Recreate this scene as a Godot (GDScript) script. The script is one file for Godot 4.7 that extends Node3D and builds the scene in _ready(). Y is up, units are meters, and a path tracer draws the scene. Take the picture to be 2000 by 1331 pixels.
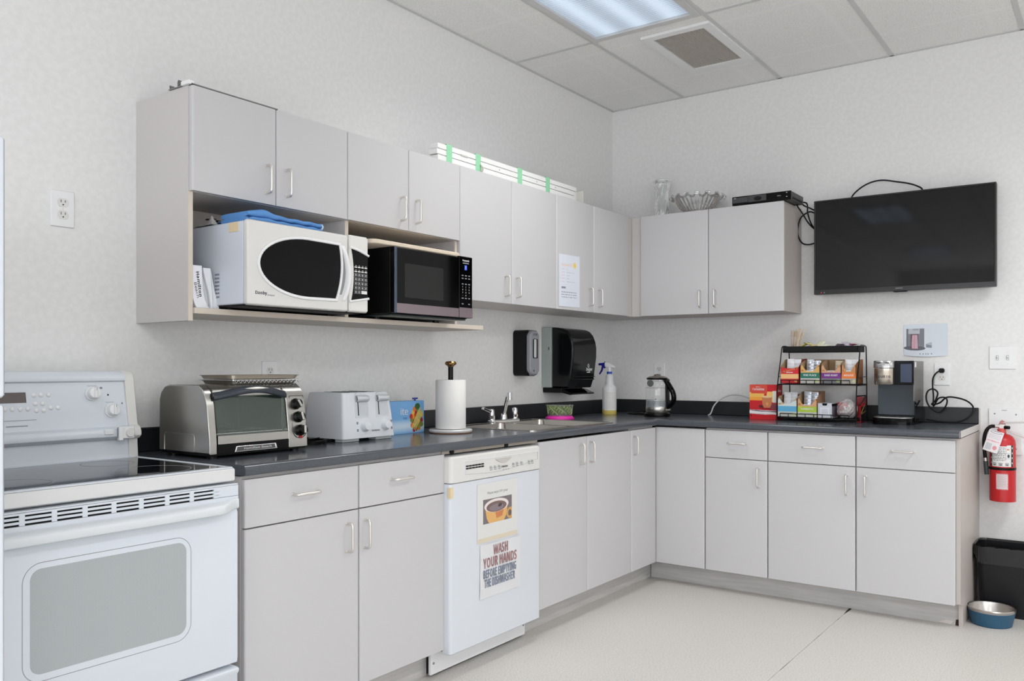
extends Node3D

# ---------------------------------------------------------------- mesh builder
class MB:
	var v := PackedVector3Array()
	var n := PackedVector3Array()
	var uv := PackedVector2Array()
	var T := Transform3D.IDENTITY

	func tri(a: Vector3, b: Vector3, c: Vector3, na: Vector3, nb: Vector3, nc: Vector3, ua := Vector2.ZERO, ub := Vector2.ZERO, uc := Vector2.ZERO) -> void:
		if (c - a).cross(b - a).dot(na + nb + nc) < 0.0:
			var t := b; b = c; c = t
			t = nb; nb = nc; nc = t
			var w := ub; ub = uc; uc = w
		for p in [a, b, c]:
			v.append(T * p)
		for q in [na, nb, nc]:
			n.append((T.basis * q).normalized())
		for w2 in [ua, ub, uc]:
			uv.append(w2)

	func quad(a: Vector3, b: Vector3, c: Vector3, d: Vector3, na: Vector3, nb = null, nc = null, nd = null, ua := Vector2(0, 1), ub := Vector2(1, 1), uc := Vector2(1, 0), ud := Vector2(0, 0)) -> void:
		var b1: Vector3 = na if nb == null else nb
		var c1: Vector3 = na if nc == null else nc
		var d1: Vector3 = na if nd == null else nd
		tri(a, b, c, na, b1, c1, ua, ub, uc)
		tri(a, c, d, na, c1, d1, ua, uc, ud)

	func box(a: Vector3, b: Vector3, r := 0.0) -> void:
		var c := (a + b) * 0.5
		var h := (b - a).abs() * 0.5
		r = minf(r, minf(h.x, minf(h.y, h.z)) * 0.98)
		var P := func(s: Vector3, ax: int) -> Vector3:
			var q := Vector3(s.x * (h.x - r), s.y * (h.y - r), s.z * (h.z - r))
			q[ax] = s[ax] * h[ax]
			return c + q
		for ax in 3:
			var i := (ax + 1) % 3
			var j := (ax + 2) % 3
			for sg in [-1.0, 1.0]:
				var nn := Vector3.ZERO
				nn[ax] = sg
				var q := []
				for st in [[-1.0, -1.0], [1.0, -1.0], [1.0, 1.0], [-1.0, 1.0]]:
					var s := Vector3.ZERO
					s[ax] = sg; s[i] = st[0]; s[j] = st[1]
					q.append(P.call(s, ax))
				if ax == 2:
					quad(q[0], q[1], q[2], q[3], nn)
				else:
					quad(q[0], q[1], q[2], q[3], nn)
		if r <= 0.0:
			return
		for k in 3:
			var i := (k + 1) % 3
			var j := (k + 2) % 3
			for si in [-1.0, 1.0]:
				for sj in [-1.0, 1.0]:
					var s0 := Vector3.ZERO
					s0[i] = si; s0[j] = sj; s0[k] = -1.0
					var s1 := s0
					s1[k] = 1.0
					var ni := Vector3.ZERO
					ni[i] = si
					var nj := Vector3.ZERO
					nj[j] = sj
					quad(P.call(s0, i), P.call(s1, i), P.call(s1, j), P.call(s0, j), ni, ni, nj, nj)
		for sx in [-1.0, 1.0]:
			for sy in [-1.0, 1.0]:
				for sz in [-1.0, 1.0]:
					var s := Vector3(sx, sy, sz)
					tri(P.call(s, 0), P.call(s, 1), P.call(s, 2), Vector3(sx, 0, 0), Vector3(0, sy, 0), Vector3(0, 0, sz))

	func sweep(pts: PackedVector3Array, rad, seg := 8, caps := true) -> void:
		# rad: a number or an array, one per point
		var m := pts.size()
		var rings := []
		var side := Vector3.ZERO
		for i in m:
			var d := (pts[mini(i + 1, m - 1)] - pts[maxi(i - 1, 0)]).normalized()
			if side == Vector3.ZERO:
				side = d.cross(Vector3.UP if absf(d.y) < 0.9 else Vector3.RIGHT).normalized()
			side = (side - d * side.dot(d)).normalized()
			var up := d.cross(side)
			var ring := []
			for k in seg:
				var a := TAU * k / seg
				ring.append(side * cos(a) + up * sin(a))
			rings.append(ring)
			if caps and (i == 0 or i == m - 1):
				var nn := -d if i == 0 else d
				var rr: float = rad if rad is float else rad[i]
				for k in range(1, seg - 1):
					tri(pts[i] + ring[0] * rr, pts[i] + ring[k] * rr, pts[i] + ring[k + 1] * rr, nn, nn, nn)
		for i in m - 1:
			var r0: float = rad if rad is float else rad[i]
			var r1: float = rad if rad is float else rad[i + 1]
			for k in seg:
				var k2 := (k + 1) % seg
				var A: Vector3 = rings[i][k]
				var B: Vector3 = rings[i][k2]
				var C: Vector3 = rings[i + 1][k2]
				var D: Vector3 = rings[i + 1][k]
				quad(pts[i] + A * r0, pts[i] + B * r0, pts[i + 1] + C * r1, pts[i + 1] + D * r1, A, B, C, D)

	func tube(p: Array, r: float, seg := 8, steps := 6) -> void:
		var out := PackedVector3Array()
		for i in p.size() - 1:
			var p0: Vector3 = p[maxi(i - 1, 0)]
			var p1: Vector3 = p[i]
			var p2: Vector3 = p[i + 1]
			var p3: Vector3 = p[mini(i + 2, p.size() - 1)]
			for s in steps:
				out.append(p1.cubic_interpolate(p2, p0, p3, float(s) / steps))
		out.append(p[-1])
		sweep(out, r, seg)

	func wire(p: Array, r: float, seg := 6) -> void:
		for i in p.size() - 1:
			sweep(PackedVector3Array([p[i], p[i + 1]]), r, seg)

	func cyl(p0: Vector3, p1: Vector3, r0: float, r1 := -1.0, seg := 20, bev := 0.0) -> void:
		if r1 < 0.0:
			r1 = r0
		if bev > 0.0:
			var d := (p1 - p0).normalized()
			sweep(PackedVector3Array([p0, p0 + d * bev, p1 - d * bev, p1]), [r0 - bev, r0, r1, r1 - bev], seg)
		else:
			sweep(PackedVector3Array([p0, p1]), [r0, r1], seg)

	func lathe(prof: Array, seg := 32, c := Vector3.ZERO, sx := 1.0, sz := 1.0) -> void:
		# prof: Vector2(radius, height) along the outline; corners sharper than 40 degrees stay crisp
		var m := prof.size()
		var en := []
		for i in m - 1:
			var d: Vector2 = (prof[i + 1] - prof[i]).normalized()
			en.append(Vector2(d.y, -d.x))
		for i in m - 1:
			var n0: Vector2 = en[i]
			var n1: Vector2 = en[i]
			if i > 0 and en[i - 1].dot(en[i]) > 0.76:
				n0 = (en[i - 1] + en[i]).normalized()
			if i < m - 2 and en[i + 1].dot(en[i]) > 0.76:
				n1 = (en[i + 1] + en[i]).normalized()
			for k in seg:
				var a := TAU * k / seg
				var b := TAU * (k + 1) / seg
				var P := func(q: Vector2, t: float) -> Vector3: return c + Vector3(q.x * cos(t) * sx, q.y, q.x * sin(t) * sz)
				var N := func(q: Vector2, t: float) -> Vector3: return Vector3(q.x * cos(t) / sx, q.y, q.x * sin(t) / sz).normalized()
				var u0 := float(k) / seg
				var u1 := float(k + 1) / seg
				quad(P.call(prof[i], a), P.call(prof[i], b), P.call(prof[i + 1], b), P.call(prof[i + 1], a), N.call(n0, a), N.call(n0, b), N.call(n1, b), N.call(n1, a), Vector2(u0, 1 - float(i) / (m - 1)), Vector2(u1, 1 - float(i) / (m - 1)), Vector2(u1, 1 - float(i + 1) / (m - 1)), Vector2(u0, 1 - float(i + 1) / (m - 1)))

	func _en(poly: PackedVector2Array) -> Array:
		# outward normals of the edges
		var area := 0.0
		var m := poly.size()
		for i in m:
			area += poly[i].cross(poly[(i + 1) % m])
		var out := []
		for i in m:
			var d := (poly[(i + 1) % m] - poly[i]).normalized()
			out.append(Vector2(d.y, -d.x) * signf(area))
		return out

	func inset(poly: PackedVector2Array, by: float) -> PackedVector2Array:
		var en := _en(poly)
		var m := poly.size()
		var out := PackedVector2Array()
		for i in m:
			var a: Vector2 = en[(i + m - 1) % m]
			var b: Vector2 = en[i]
			var s := a + b
			out.append(poly[i] - s * (by / maxf(0.35, 1.0 + a.dot(b))))
		return out

	func wall(poly: PackedVector2Array, q0: PackedVector2Array, z0: float, q1: PackedVector2Array, z1: float, flip := 1.0, nz0 := 0.0, nz1 := 0.0) -> void:
		var en := _en(poly)
		var m := poly.size()
		for i in m:
			var j := (i + 1) % m
			var e: Vector2 = en[i]
			var a := e
			var b := e
			var pe: Vector2 = en[(i + m - 1) % m]
			var ne: Vector2 = en[j]
			if pe.dot(e) > 0.76:
				a = (pe + e).normalized()
			if ne.dot(e) > 0.76:
				b = (ne + e).normalized()
			var A0 := Vector3(a.x * flip, a.y * flip, nz0).normalized()
			var B0 := Vector3(b.x * flip, b.y * flip, nz0).normalized()
			var A1 := Vector3(a.x * flip, a.y * flip, nz1).normalized()
			var B1 := Vector3(b.x * flip, b.y * flip, nz1).normalized()
			quad(Vector3(q0[i].x, q0[i].y, z0), Vector3(q0[j].x, q0[j].y, z0), Vector3(q1[j].x, q1[j].y, z1), Vector3(q1[i].x, q1[i].y, z1), A0, B0, B1, A1)

	func face(poly: PackedVector2Array, z: float, sg: float, ref: PackedVector2Array) -> void:
		var lo := ref[0]
		var hi := ref[0]
		for p in ref:
			lo = lo.min(p)
			hi = hi.max(p)
		var s := hi - lo
		var ids := Geometry2D.triangulate_polygon(poly)
		var nn := Vector3(0, 0, sg)
		for k in range(0, ids.size(), 3):
			var P := []
			var U := []
			for t in 3:
				var p := poly[ids[k + t]]
				P.append(Vector3(p.x, p.y, z))
				U.append(Vector2((p.x - lo.x) / s.x, 1.0 - (p.y - lo.y) / s.y))
			tri(P[0], P[1], P[2], nn, nn, nn, U[0], U[1], U[2])

	func prism(poly: PackedVector2Array, z0: float, z1: float, bev := 0.0, back_bev := 0.0) -> void:
		var f := inset(poly, bev) if bev > 0.0 else poly
		var g := inset(poly, back_bev) if back_bev > 0.0 else poly
		wall(poly, poly, z0 + back_bev, poly, z1 - bev)
		if bev > 0.0:
			wall(poly, poly, z1 - bev, f, z1, 1.0, 0.0, 8.0)
		if back_bev > 0.0:
			wall(poly, g, z0, poly, z0 + back_bev, 1.0, -8.0, 0.0)
		face(f, z1, 1.0, poly)
		face(g, z0, -1.0, poly)

	func ring(outer: PackedVector2Array, inner: PackedVector2Array, z0: float, z1: float, bev := 0.0) -> void:
		# outer and inner with as many points, in the same order
		var m := outer.size()
		var o1 := inset(outer, bev) if bev > 0.0 else outer
		var i1 := inset(inner, -bev) if bev > 0.0 else inner
		wall(outer, outer, z0, outer, z1 - bev)
		wall(inner, inner, z0, inner, z1 - bev, -1.0)
		if bev > 0.0:
			wall(outer, outer, z1 - bev, o1, z1, 1.0, 0.0, 8.0)
			wall(inner, inner, z1 - bev, i1, z1, -1.0, 0.0, 8.0)
		for k in m:
			var j := (k + 1) % m
			for sg in [-1.0, 1.0]:
				var z := z1 if sg > 0 else z0
				var O := o1 if sg > 0 else outer
				var I := i1 if sg > 0 else inner
				quad(Vector3(O[k].x, O[k].y, z), Vector3(O[j].x, O[j].y, z), Vector3(I[j].x, I[j].y, z), Vector3(I[k].x, I[k].y, z), Vector3(0, 0, sg))

	func surf(fn: Callable, nu: int, nv: int, both := 0.0) -> void:
		# fn(u, v) -> point; normals by difference; both > 0 makes a sheet of that thickness
		var e := 0.002
		var P := []
		var N := []
		for i in nu + 1:
			for j in nv + 1:
				var u := float(i) / nu
				var w := float(j) / nv
				var p: Vector3 = fn.call(u, w)
				var du: Vector3 = fn.call(minf(u + e, 1.0), w) - fn.call(maxf(u - e, 0.0), w)
				var dv: Vector3 = fn.call(u, minf(w + e, 1.0)) - fn.call(u, maxf(w - e, 0.0))
				P.append(p)
				var nn := du.cross(dv)
				N.append(nn.normalized() if nn.length_squared() > 1e-22 else Vector3.UP)
		for i in nu:
			for j in nv:
				var a := i * (nv + 1) + j
				var b := a + nv + 1
				var U := [Vector2(float(i) / nu, 1 - float(j) / nv), Vector2(float(i + 1) / nu, 1 - float(j) / nv), Vector2(float(i + 1) / nu, 1 - float(j + 1) / nv), Vector2(float(i) / nu, 1 - float(j + 1) / nv)]
				quad(P[a], P[b], P[b + 1], P[a + 1], N[a], N[b], N[b + 1], N[a + 1], U[0], U[1], U[2], U[3])
				if both > 0.0:
					quad(P[a] - N[a] * both, P[b] - N[b] * both, P[b + 1] - N[b + 1] * both, P[a + 1] - N[a + 1] * both, -N[a], -N[b], -N[b + 1], -N[a + 1])

	func mesh() -> ArrayMesh:
		var arr := []
		arr.resize(Mesh.ARRAY_MAX)
		arr[Mesh.ARRAY_VERTEX] = v
		arr[Mesh.ARRAY_NORMAL] = n
		arr[Mesh.ARRAY_TEX_UV] = uv
		var am := ArrayMesh.new()
		am.add_surface_from_arrays(Mesh.PRIMITIVE_TRIANGLES, arr)
		return am

# ---------------------------------------------------------------- scene helpers
var M := {}
var used := {}

func numbered(called: String) -> String:
	if not used.has(called):
		used[called] = 0
		return called
	used[called] += 1
	return "%s_%03d" % [called, used[called]]

func tag(o: Node, label: String, category: String, group := "") -> void:
	if label: o.set_meta("label", label)
	if category: o.set_meta("category", category)
	if group: o.set_meta("group", group)

func thing(called: String, label: String, category: String, at: Vector3, turn := 0.0, group := "") -> Node3D:
	var o := Node3D.new()
	o.name = numbered(called)
	add_child(o)
	o.position = at
	o.rotation.y = turn
	tag(o, label, category, group)
	return o

# a thing on the wall at x = 0: its own x runs along -z, its own z along +x
func lthing(called: String, label: String, category: String, z: float, y := 0.0, x := 0.0, group := "") -> Node3D:
	return thing(called, label, category, Vector3(x, y, z), PI / 2, group)

func put(mb: MB, called: String, mat: Material, parent: Node, label := "") -> MeshInstance3D:
	var o := MeshInstance3D.new()
	o.name = called
	o.mesh = mb.mesh()
	o.set_surface_override_material(0, mat)
	parent.add_child(o, true)
	if label: o.set_meta("label", label)
	return o

func pbox(called: String, a: Vector3, b: Vector3, mat: Material, parent: Node, r := 0.002, label := "") -> MeshInstance3D:
	var m := MB.new()
	m.box(a, b, r)
	return put(m, called, mat, parent, label)

func structure(o: Node, called: String) -> Node:
	o.name = called
	o.set_meta("kind", "structure")
	if o.get_parent() == null:
		add_child(o)
	return o

func rr(x0: float, y0: float, x1: float, y1: float, r, seg := 6) -> PackedVector2Array:
	# rounded rectangle, counter-clockwise; r: one radius or [bottom left, bottom right, top right, top left]
	var R: Array = r if r is Array else [r, r, r, r]
	var c := [Vector2(x0, y0), Vector2(x1, y0), Vector2(x1, y1), Vector2(x0, y1)]
	var sx := [1, -1, -1, 1]
	var sy := [1, 1, -1, -1]
	var out := PackedVector2Array()
	for k in 4:
		var q: Vector2 = c[k] + Vector2(sx[k], sy[k]) * float(R[k])
		for s in seg + 1:
			var a := PI + k * PI / 2 + (PI / 2) * s / seg
			out.append(q + Vector2(cos(a), sin(a)) * maxf(float(R[k]), 0.00005))
	return out

func oval(cx: float, cy: float, rx: float, ry: float, seg := 32) -> PackedVector2Array:
	var out := PackedVector2Array()
	for k in seg:
		out.append(Vector2(cx + rx * cos(TAU * k / seg), cy + ry * sin(TAU * k / seg)))
	return out

func pv(a: Array) -> PackedVector2Array:
	var out := PackedVector2Array()
	for k in range(0, a.size(), 2):
		out.append(Vector2(a[k], a[k + 1]))
	return out

var fonts := {}
var glyphs := {}
func lettering(s: String, at: Vector3, high: float, mat: Material, parent: Node, wide := 0.0, font := "Droid Sans", weight := 400, turn := Vector3.ZERO) -> MeshInstance3D:
	# centred at `at`, facing the parent's +z; capitals about `high` tall, squeezed to `wide` when given
	var key := font + str(weight)
	if not fonts.has(key):
		var f := SystemFont.new()
		f.font_names = PackedStringArray([font])
		f.font_weight = weight
		fonts[key] = f
	var t := TextMesh.new()
	t.text = s
	t.font = fonts[key]
	t.font_size = 32
	t.pixel_size = high / 23.0
	t.depth = 0.0004
	t.curve_step = 3.0
	t.horizontal_alignment = HORIZONTAL_ALIGNMENT_CENTER
	t.vertical_alignment = VERTICAL_ALIGNMENT_CENTER
	var o := MeshInstance3D.new()
	o.name = "lettering"
	o.mesh = t
	o.material_override = mat
	t.material = mat
	parent.add_child(o, true)
	o.position = at
	o.rotation = turn
	if wide > 0.0:
		var w := t.get_aabb().size.x
		if w > 0.0:
			o.scale.x = wide / w
	return o

func screen_y(a: float) -> float:
	return a

# ---------------------------------------------------------------- materials
func mat(c: Color, rough := 0.5, metal := 0.0, spec := 0.5) -> StandardMaterial3D:
	var m := StandardMaterial3D.new()
	m.albedo_color = c
	m.roughness = rough
	m.metallic = metal
	m.metallic_specular = spec
	return m

func grey(v: int, rough := 0.5) -> StandardMaterial3D:
	return mat(Color8(v, v, v), rough)

func noise_tex(freq: float, ramp: Array, sz := 512, oct := 4, sd := 1, kind := FastNoiseLite.TYPE_SIMPLEX_SMOOTH) -> NoiseTexture2D:
	var f := FastNoiseLite.new()
	f.noise_type = kind
	f.frequency = freq
	f.fractal_octaves = oct
	f.seed = sd
	var g := Gradient.new()
	var offs := PackedFloat32Array()
	var cols := PackedColorArray()
	for r in ramp:
		offs.append(r[0])
		cols.append(r[1])
	g.offsets = offs
	g.colors = cols
	var t := NoiseTexture2D.new()
	t.width = sz
	t.height = sz
	t.seamless = true
	t.noise = f
	t.color_ramp = g
	return t

func bump_tex(freq: float, sz := 512, strength := 4.0, sd := 5, oct := 4) -> NoiseTexture2D:
	var f := FastNoiseLite.new()
	f.frequency = freq
	f.fractal_octaves = oct
	f.seed = sd
	var t := NoiseTexture2D.new()
	t.width = sz
	t.height = sz
	t.seamless = true
	t.as_normal_map = true
	t.bump_strength = strength
	t.noise = f
	return t

func tri_mat(tex: Texture2D, scale: Vector3, rough := 0.6, world := true) -> StandardMaterial3D:
	var m := StandardMaterial3D.new()
	m.albedo_texture = tex
	m.roughness = rough
	m.uv1_triplanar = true
	m.uv1_world_triplanar = world
	m.uv1_scale = scale
	m.uv1_triplanar_sharpness = 8.0
	return m

func glass(c: Color, a := 0.08, rough := 0.02) -> StandardMaterial3D:
	var m := StandardMaterial3D.new()
	m.albedo_color = Color(c.r, c.g, c.b, a)
	m.transparency = BaseMaterial3D.TRANSPARENCY_ALPHA
	m.roughness = rough
	return m

func printed(im: Image, rough := 0.5) -> StandardMaterial3D:
	var m := StandardMaterial3D.new()
	m.albedo_texture = ImageTexture.create_from_image(im)
	m.roughness = rough
	m.texture_repeat = false
	return m

# painting of flat prints, in 0..1 coordinates with y down
func paper(w: int, h: int, c: Color) -> Image:
	var im := Image.create(w, h, false, Image.FORMAT_RGB8)
	im.fill(c)
	return im

func ink_rect(im: Image, x0: float, y0: float, x1: float, y1: float, c: Color) -> void:
	var w := im.get_width()
	var h := im.get_height()
	im.fill_rect(Rect2i(int(x0 * w), int(y0 * h), maxi(1, int((x1 - x0) * w)), maxi(1, int((y1 - y0) * h))), c)

func ink_oval(im: Image, cx: float, cy: float, rx: float, ry: float, c: Color, tilt := 0.0) -> void:
	var w := im.get_width()
	var h := im.get_height()
	var R := maxf(rx, ry)
	for y in range(maxi(0, int((cy - R) * h)), mini(h, int((cy + R) * h) + 1)):
		for x in range(maxi(0, int((cx - R) * w)), mini(w, int((cx + R) * w) + 1)):
			var d := Vector2((x + 0.5) / w - cx, (y + 0.5) / h - cy).rotated(-tilt)
			if (d.x / rx) ** 2 + (d.y / ry) ** 2 < 1.0:
				im.set_pixel(x, y, c)

func ink_poly(im: Image, poly: PackedVector2Array, c: Color) -> void:
	var w := im.get_width()
	var h := im.get_height()
	for y in h:
		for x in w:
			if Geometry2D.is_point_in_polygon(Vector2((x + 0.5) / w, (y + 0.5) / h), poly):
				im.set_pixel(x, y, c)

func ink_lines(im: Image, x0: float, y0: float, x1: float, y1: float, rows: int, c: Color, rng: RandomNumberGenerator) -> void:
	# rows of small print
	for k in rows:
		var y := lerpf(y0, y1, (k + 0.2) / rows)
		var x := x0
		while x < x1:
			var l := rng.randf_range(0.02, 0.08)
			ink_rect(im, x, y, minf(x + l, x1), y + (y1 - y0) / rows * 0.5, c)
			x += l + 0.02

# ---------------------------------------------------------------- the scene
const H := 2.897
const XR := 6.2
const ZF := 11.6
const CT := 0.914
var rng := RandomNumberGenerator.new()

func _ready() -> void:
	rng.seed = 7
	# camera
	var cam := Camera3D.new()
	cam.name = "camera"
	add_child(cam)
	cam.position = Vector3(2.7562, 1.2055, 4.9454)
	cam.rotation.y = 0.6264
	cam.projection = Camera3D.PROJECTION_FRUSTUM
	cam.near = 0.05
	cam.far = 60.0
	cam.size = 2.0 * 0.05 * 665.5 / 1655.83
	cam.frustum_offset = Vector2(0.0, 0.05 * 52.2 / 1655.83)
	cam.current = true
	# environment
	var we := WorldEnvironment.new()
	we.name = "world_environment"
	var env := Environment.new()
	env.background_mode = Environment.BG_COLOR
	env.background_color = Color8(222, 228, 238)
	env.tonemap_mode = Environment.TONE_MAPPER_LINEAR
	env.tonemap_exposure = EXPOSURE
	env.sdfgi_enabled = true
	env.ssao_enabled = true
	env.ssil_enabled = true
	we.environment = env
	add_child(we)
	make_materials()
	room()
	for z in [1.1202, 4.7778, 8.4354]:
		for x in [0.511, 2.9494, 5.3878]:
			troffer(x, z)
	base_cabinets()
	wall_cabinets()
	countertop()
	build_rest()
	for o in find_children("*", "GeometryInstance3D", true, false):
		o.cast_shadow = GeometryInstance3D.SHADOW_CASTING_SETTING_ON

const EXPOSURE := 0.77
const LIGHT := 3.4
const NEAR := 2.0
const DIM := 0.9
const DAY_FILL := 4.2
const SPREAD := 86.0
const GLOW := 0.76

func make_materials() -> void:
	var wp := noise_tex(0.035, [[0.0, Color8(229, 229, 228)], [0.4, Color8(232, 232, 231)], [0.6, Color8(234, 234, 233)], [1.0, Color8(237, 237, 237)]], 512, 5, 3)
	M.wall = tri_mat(wp, Vector3.ONE * 1.9, 0.75)
	var fl := noise_tex(0.09, [[0.0, Color8(172, 167, 160)], [0.36, Color8(203, 199, 194)], [0.6, Color8(209, 206, 202)], [1.0, Color8(222, 220, 217)]], 512, 4, 11)
	M.floor = tri_mat(fl, Vector3.ONE * 2.4, 0.42)
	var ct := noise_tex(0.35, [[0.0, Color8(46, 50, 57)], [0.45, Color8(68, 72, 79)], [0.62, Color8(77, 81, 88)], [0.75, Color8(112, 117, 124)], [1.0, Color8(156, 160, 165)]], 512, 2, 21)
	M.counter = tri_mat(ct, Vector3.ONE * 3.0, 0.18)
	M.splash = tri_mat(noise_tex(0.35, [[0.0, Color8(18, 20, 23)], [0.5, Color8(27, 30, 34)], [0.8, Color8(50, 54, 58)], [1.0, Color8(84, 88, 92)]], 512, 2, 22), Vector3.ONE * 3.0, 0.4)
	var tl := noise_tex(0.22, [[0.0, Color8(150, 149, 147)], [0.26, Color8(206, 205, 203)], [0.36, Color8(242, 242, 241)], [1.0, Color8(247, 247, 246)]], 512, 3, 31)
	M.tile = tri_mat(tl, Vector3(1.6, 1.6, 1.6), 0.9)
	M.grid = grey(208, 0.6)
	M.cab = mat(Color8(200, 199, 201), 0.42)
	M.cabside = mat(Color8(204, 200, 198), 0.45)
	M.edge = mat(Color8(214, 203, 190), 0.5)
	M.inside = mat(Color8(203, 196, 188), 0.55)
	M.toe = tri_mat(noise_tex(0.02, [[0.0, Color8(184, 182, 180)], [1.0, Color8(202, 200, 198)]], 256, 4, 8), Vector3(0.6, 8.0, 0.6), 0.5)
	M.nickel = mat(Color8(222, 219, 214), 0.36, 0.9)
	M.chrome = mat(Color8(225, 226, 228), 0.08, 1.0)
	M.steel = mat(Color8(192, 190, 186), 0.28, 1.0)
	M.brushed = mat(Color8(176, 174, 170), 0.27, 1.0)
	M.enamel = mat(Color8(214, 220, 228), 0.25)
	M.enamel2 = mat(Color8(218, 221, 225), 0.3)
	M.cream = mat(Color8(222, 221, 218), 0.4)
	M.white = mat(Color8(236, 237, 238), 0.45)
	M.offwhite = mat(Color8(226, 225, 221), 0.5)
	M.black = mat(Color8(11, 11, 12), 0.3, 0.0, 0.32)
	M.blackgloss = mat(Color8(4, 4, 5), 0.06, 0.0, 0.3)
	M.blackmat = mat(Color8(20, 20, 22), 0.6, 0.0, 0.35)
	M.dark = mat(Color8(8, 8, 8), 0.9)
	M.darkgrey = mat(Color8(70, 72, 75), 0.5)
	M.midgrey = mat(Color8(140, 142, 146), 0.5)
	M.ink = mat(Color8(52, 54, 58), 0.6)
	M.inkgrey = mat(Color8(140, 144, 150), 0.6)
	M.inkwhite = mat(Color8(225, 226, 228), 0.5)
	M.tape = mat(Color8(228, 210, 172), 0.6)
	M.clear = glass(Color8(238, 242, 242), 0.10)
	M.red = mat(Color8(188, 22, 28), 0.35)
	M.rubber = mat(Color8(14, 14, 15), 0.5, 0.0, 0.35)

func room() -> void:
	var t := 0.12
	for w in [["wall_left", Vector3(-t, -0.1, -t), Vector3(0, H + 0.4, ZF + t)], ["wall_back", Vector3(0, -0.1, -t), Vector3(XR, H + 0.4, 0)], ]:
		var m := MB.new()
		m.box(w[1], w[2])
		structure(put(m, w[0], M.wall, self), w[0])
	# both unseen walls carry added windows, put in as fill for the soft light
	wall_with_added_windows("wall_right", Transform3D(Basis(Vector3.UP, -PI / 2), Vector3(XR, 0, -t)), ZF + 2 * t, [5.4, 8.0, 10.4])
	wall_with_added_windows("wall_front", Transform3D(Basis(Vector3.UP, PI), Vector3(XR, 0, ZF)), XR, [1.4, 3.4, 5.2])
	# floor: a screed under two sheets of vinyl that meet in an open seam
	var fm := MB.new()
	fm.box(Vector3(0, -0.1, 0), Vector3(XR, -0.004, ZF))
	var fl := put(fm, "floor", mat(Color8(46, 38, 32), 0.9), self)
	structure(fl, "floor")
	var gap := [[0.0, 0.008], [0.5, 0.008], [0.56, 0.007], [0.63, 0.0025], [0.655, 0.0008], [0.72, 0.0008], [0.73, 0.002], [0.77, 0.002], [0.78, 0.0007], [1.0, 0.0009], [1.05, 0.0017], [1.2, 0.0009], [1.45, 0.0008], [1.5, 0.002], [1.58, 0.002], [1.6, 0.0008], [ZF, 0.0008]]
	for sgn in [-1.0, 1.0]:
		var poly := PackedVector2Array()
		for g in gap:
			poly.append(Vector2(1.643 + sgn * g[1], -g[0]))
		poly.append(Vector2(0.0 if sgn < 0 else XR, -ZF))
		poly.append(Vector2(0.0 if sgn < 0 else XR, 0.0))
		var vm := MB.new()
		vm.T = Transform3D(Basis(Vector3.RIGHT, -PI / 2), Vector3.ZERO)
		vm.prism(poly, -0.004, 0.0)
		put(vm, "vinyl_sheet", M.floor, fl)
	# ceiling: lay-in tiles over a grid of bars
	var cm := MB.new()
	cm.box(Vector3(0, H + 0.34, 0), Vector3(XR, H + 0.4, ZF))
	var ce := put(cm, "ceiling", grey(150, 0.9), self)
	structure(ce, "ceiling")
	var xs := [0.0]
	var x := 0.511
	while x < XR - 0.05:
		xs.append(x)
		x += 0.6096
	xs.append(XR)
	var zs := [0.0]
	var z := 1.1202
	while z < ZF - 0.05:
		zs.append(z)
		z += 1.2192
	zs.append(ZF)
	for i in xs.size() - 1:
		for j in zs.size() - 1:
			if i % 4 == 1 and j % 3 == 1 and j < 8:
				continue
			var tm := MB.new()
			tm.box(Vector3(xs[i] + 0.002, H + 0.003, zs[j] + 0.002), Vector3(xs[i + 1] - 0.002, H + 0.018, zs[j + 1] - 0.002))
			put(tm, "ceiling_tile", M.tile, ce)
	for i in range(1, xs.size() - 1):
		pbox("grid_bar", Vector3(xs[i] - 0.012, H - 0.001, 0), Vector3(xs[i] + 0.012, H + 0.03, ZF), M.grid, ce, 0.0008)
	for j in range(1, zs.size() - 1):
		pbox("grid_bar", Vector3(0, H - 0.0005, zs[j] - 0.012), Vector3(XR, H + 0.03, zs[j] + 0.012), M.grid, ce, 0.0008)
	for b in [[Vector3(0, H - 0.001, 0), Vector3(0.02, H + 0.03, ZF)], [Vector3(0, H - 0.001, 0), Vector3(XR, H + 0.03, 0.02)], [Vector3(XR - 0.02, H - 0.001, 0), Vector3(XR, H + 0.03, ZF)], [Vector3(0, H - 0.001, ZF - 0.02), Vector3(XR, H + 0.03, ZF)]]:
		pbox("wall_angle", b[0], b[1], M.grid, ce, 0.0008)
	# air vent in the tile before the light
	var v := thing("ceiling_vent", "square white ceiling vent with a fine brown grille beside the light panel", "vent", Vector3(0.74, H, 0.415))
	var w := 0.372
	var d := 0.62
	var o := PackedVector2Array([Vector2(0, 0), Vector2(w, 0), Vector2(w, -d), Vector2(0, -d)])
	var inn := PackedVector2Array([Vector2(0.05, -0.06), Vector2(0.325, -0.06), Vector2(0.325, -0.575), Vector2(0.05, -0.575)])
	var fr := MB.new()
	fr.T = Transform3D(Basis(Vector3.RIGHT, -PI / 2), Vector3.ZERO)
	fr.ring(o, inn, -0.012, 0.002)
	put(fr, "frame", M.white, v)
	pbox("duct_backing", Vector3(0.05, 0.05, 0.06), Vector3(0.325, 0.06, 0.575), mat(Color8(84, 78, 72), 0.8), v, 0.0)
	var gm := MB.new()
	for k in 32:
		var zz := 0.06 + 0.515 * (k + 0.5) / 32
		gm.box(Vector3(0.05, -0.008, zz - 0.0016), Vector3(0.325, 0.012, zz + 0.0016))
	for k in 18:
		var xx := 0.05 + 0.275 * (k + 0.5) / 18
		gm.box(Vector3(xx - 0.0016, -0.008, 0.06), Vector3(xx + 0.0016, 0.012, 0.575))
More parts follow.
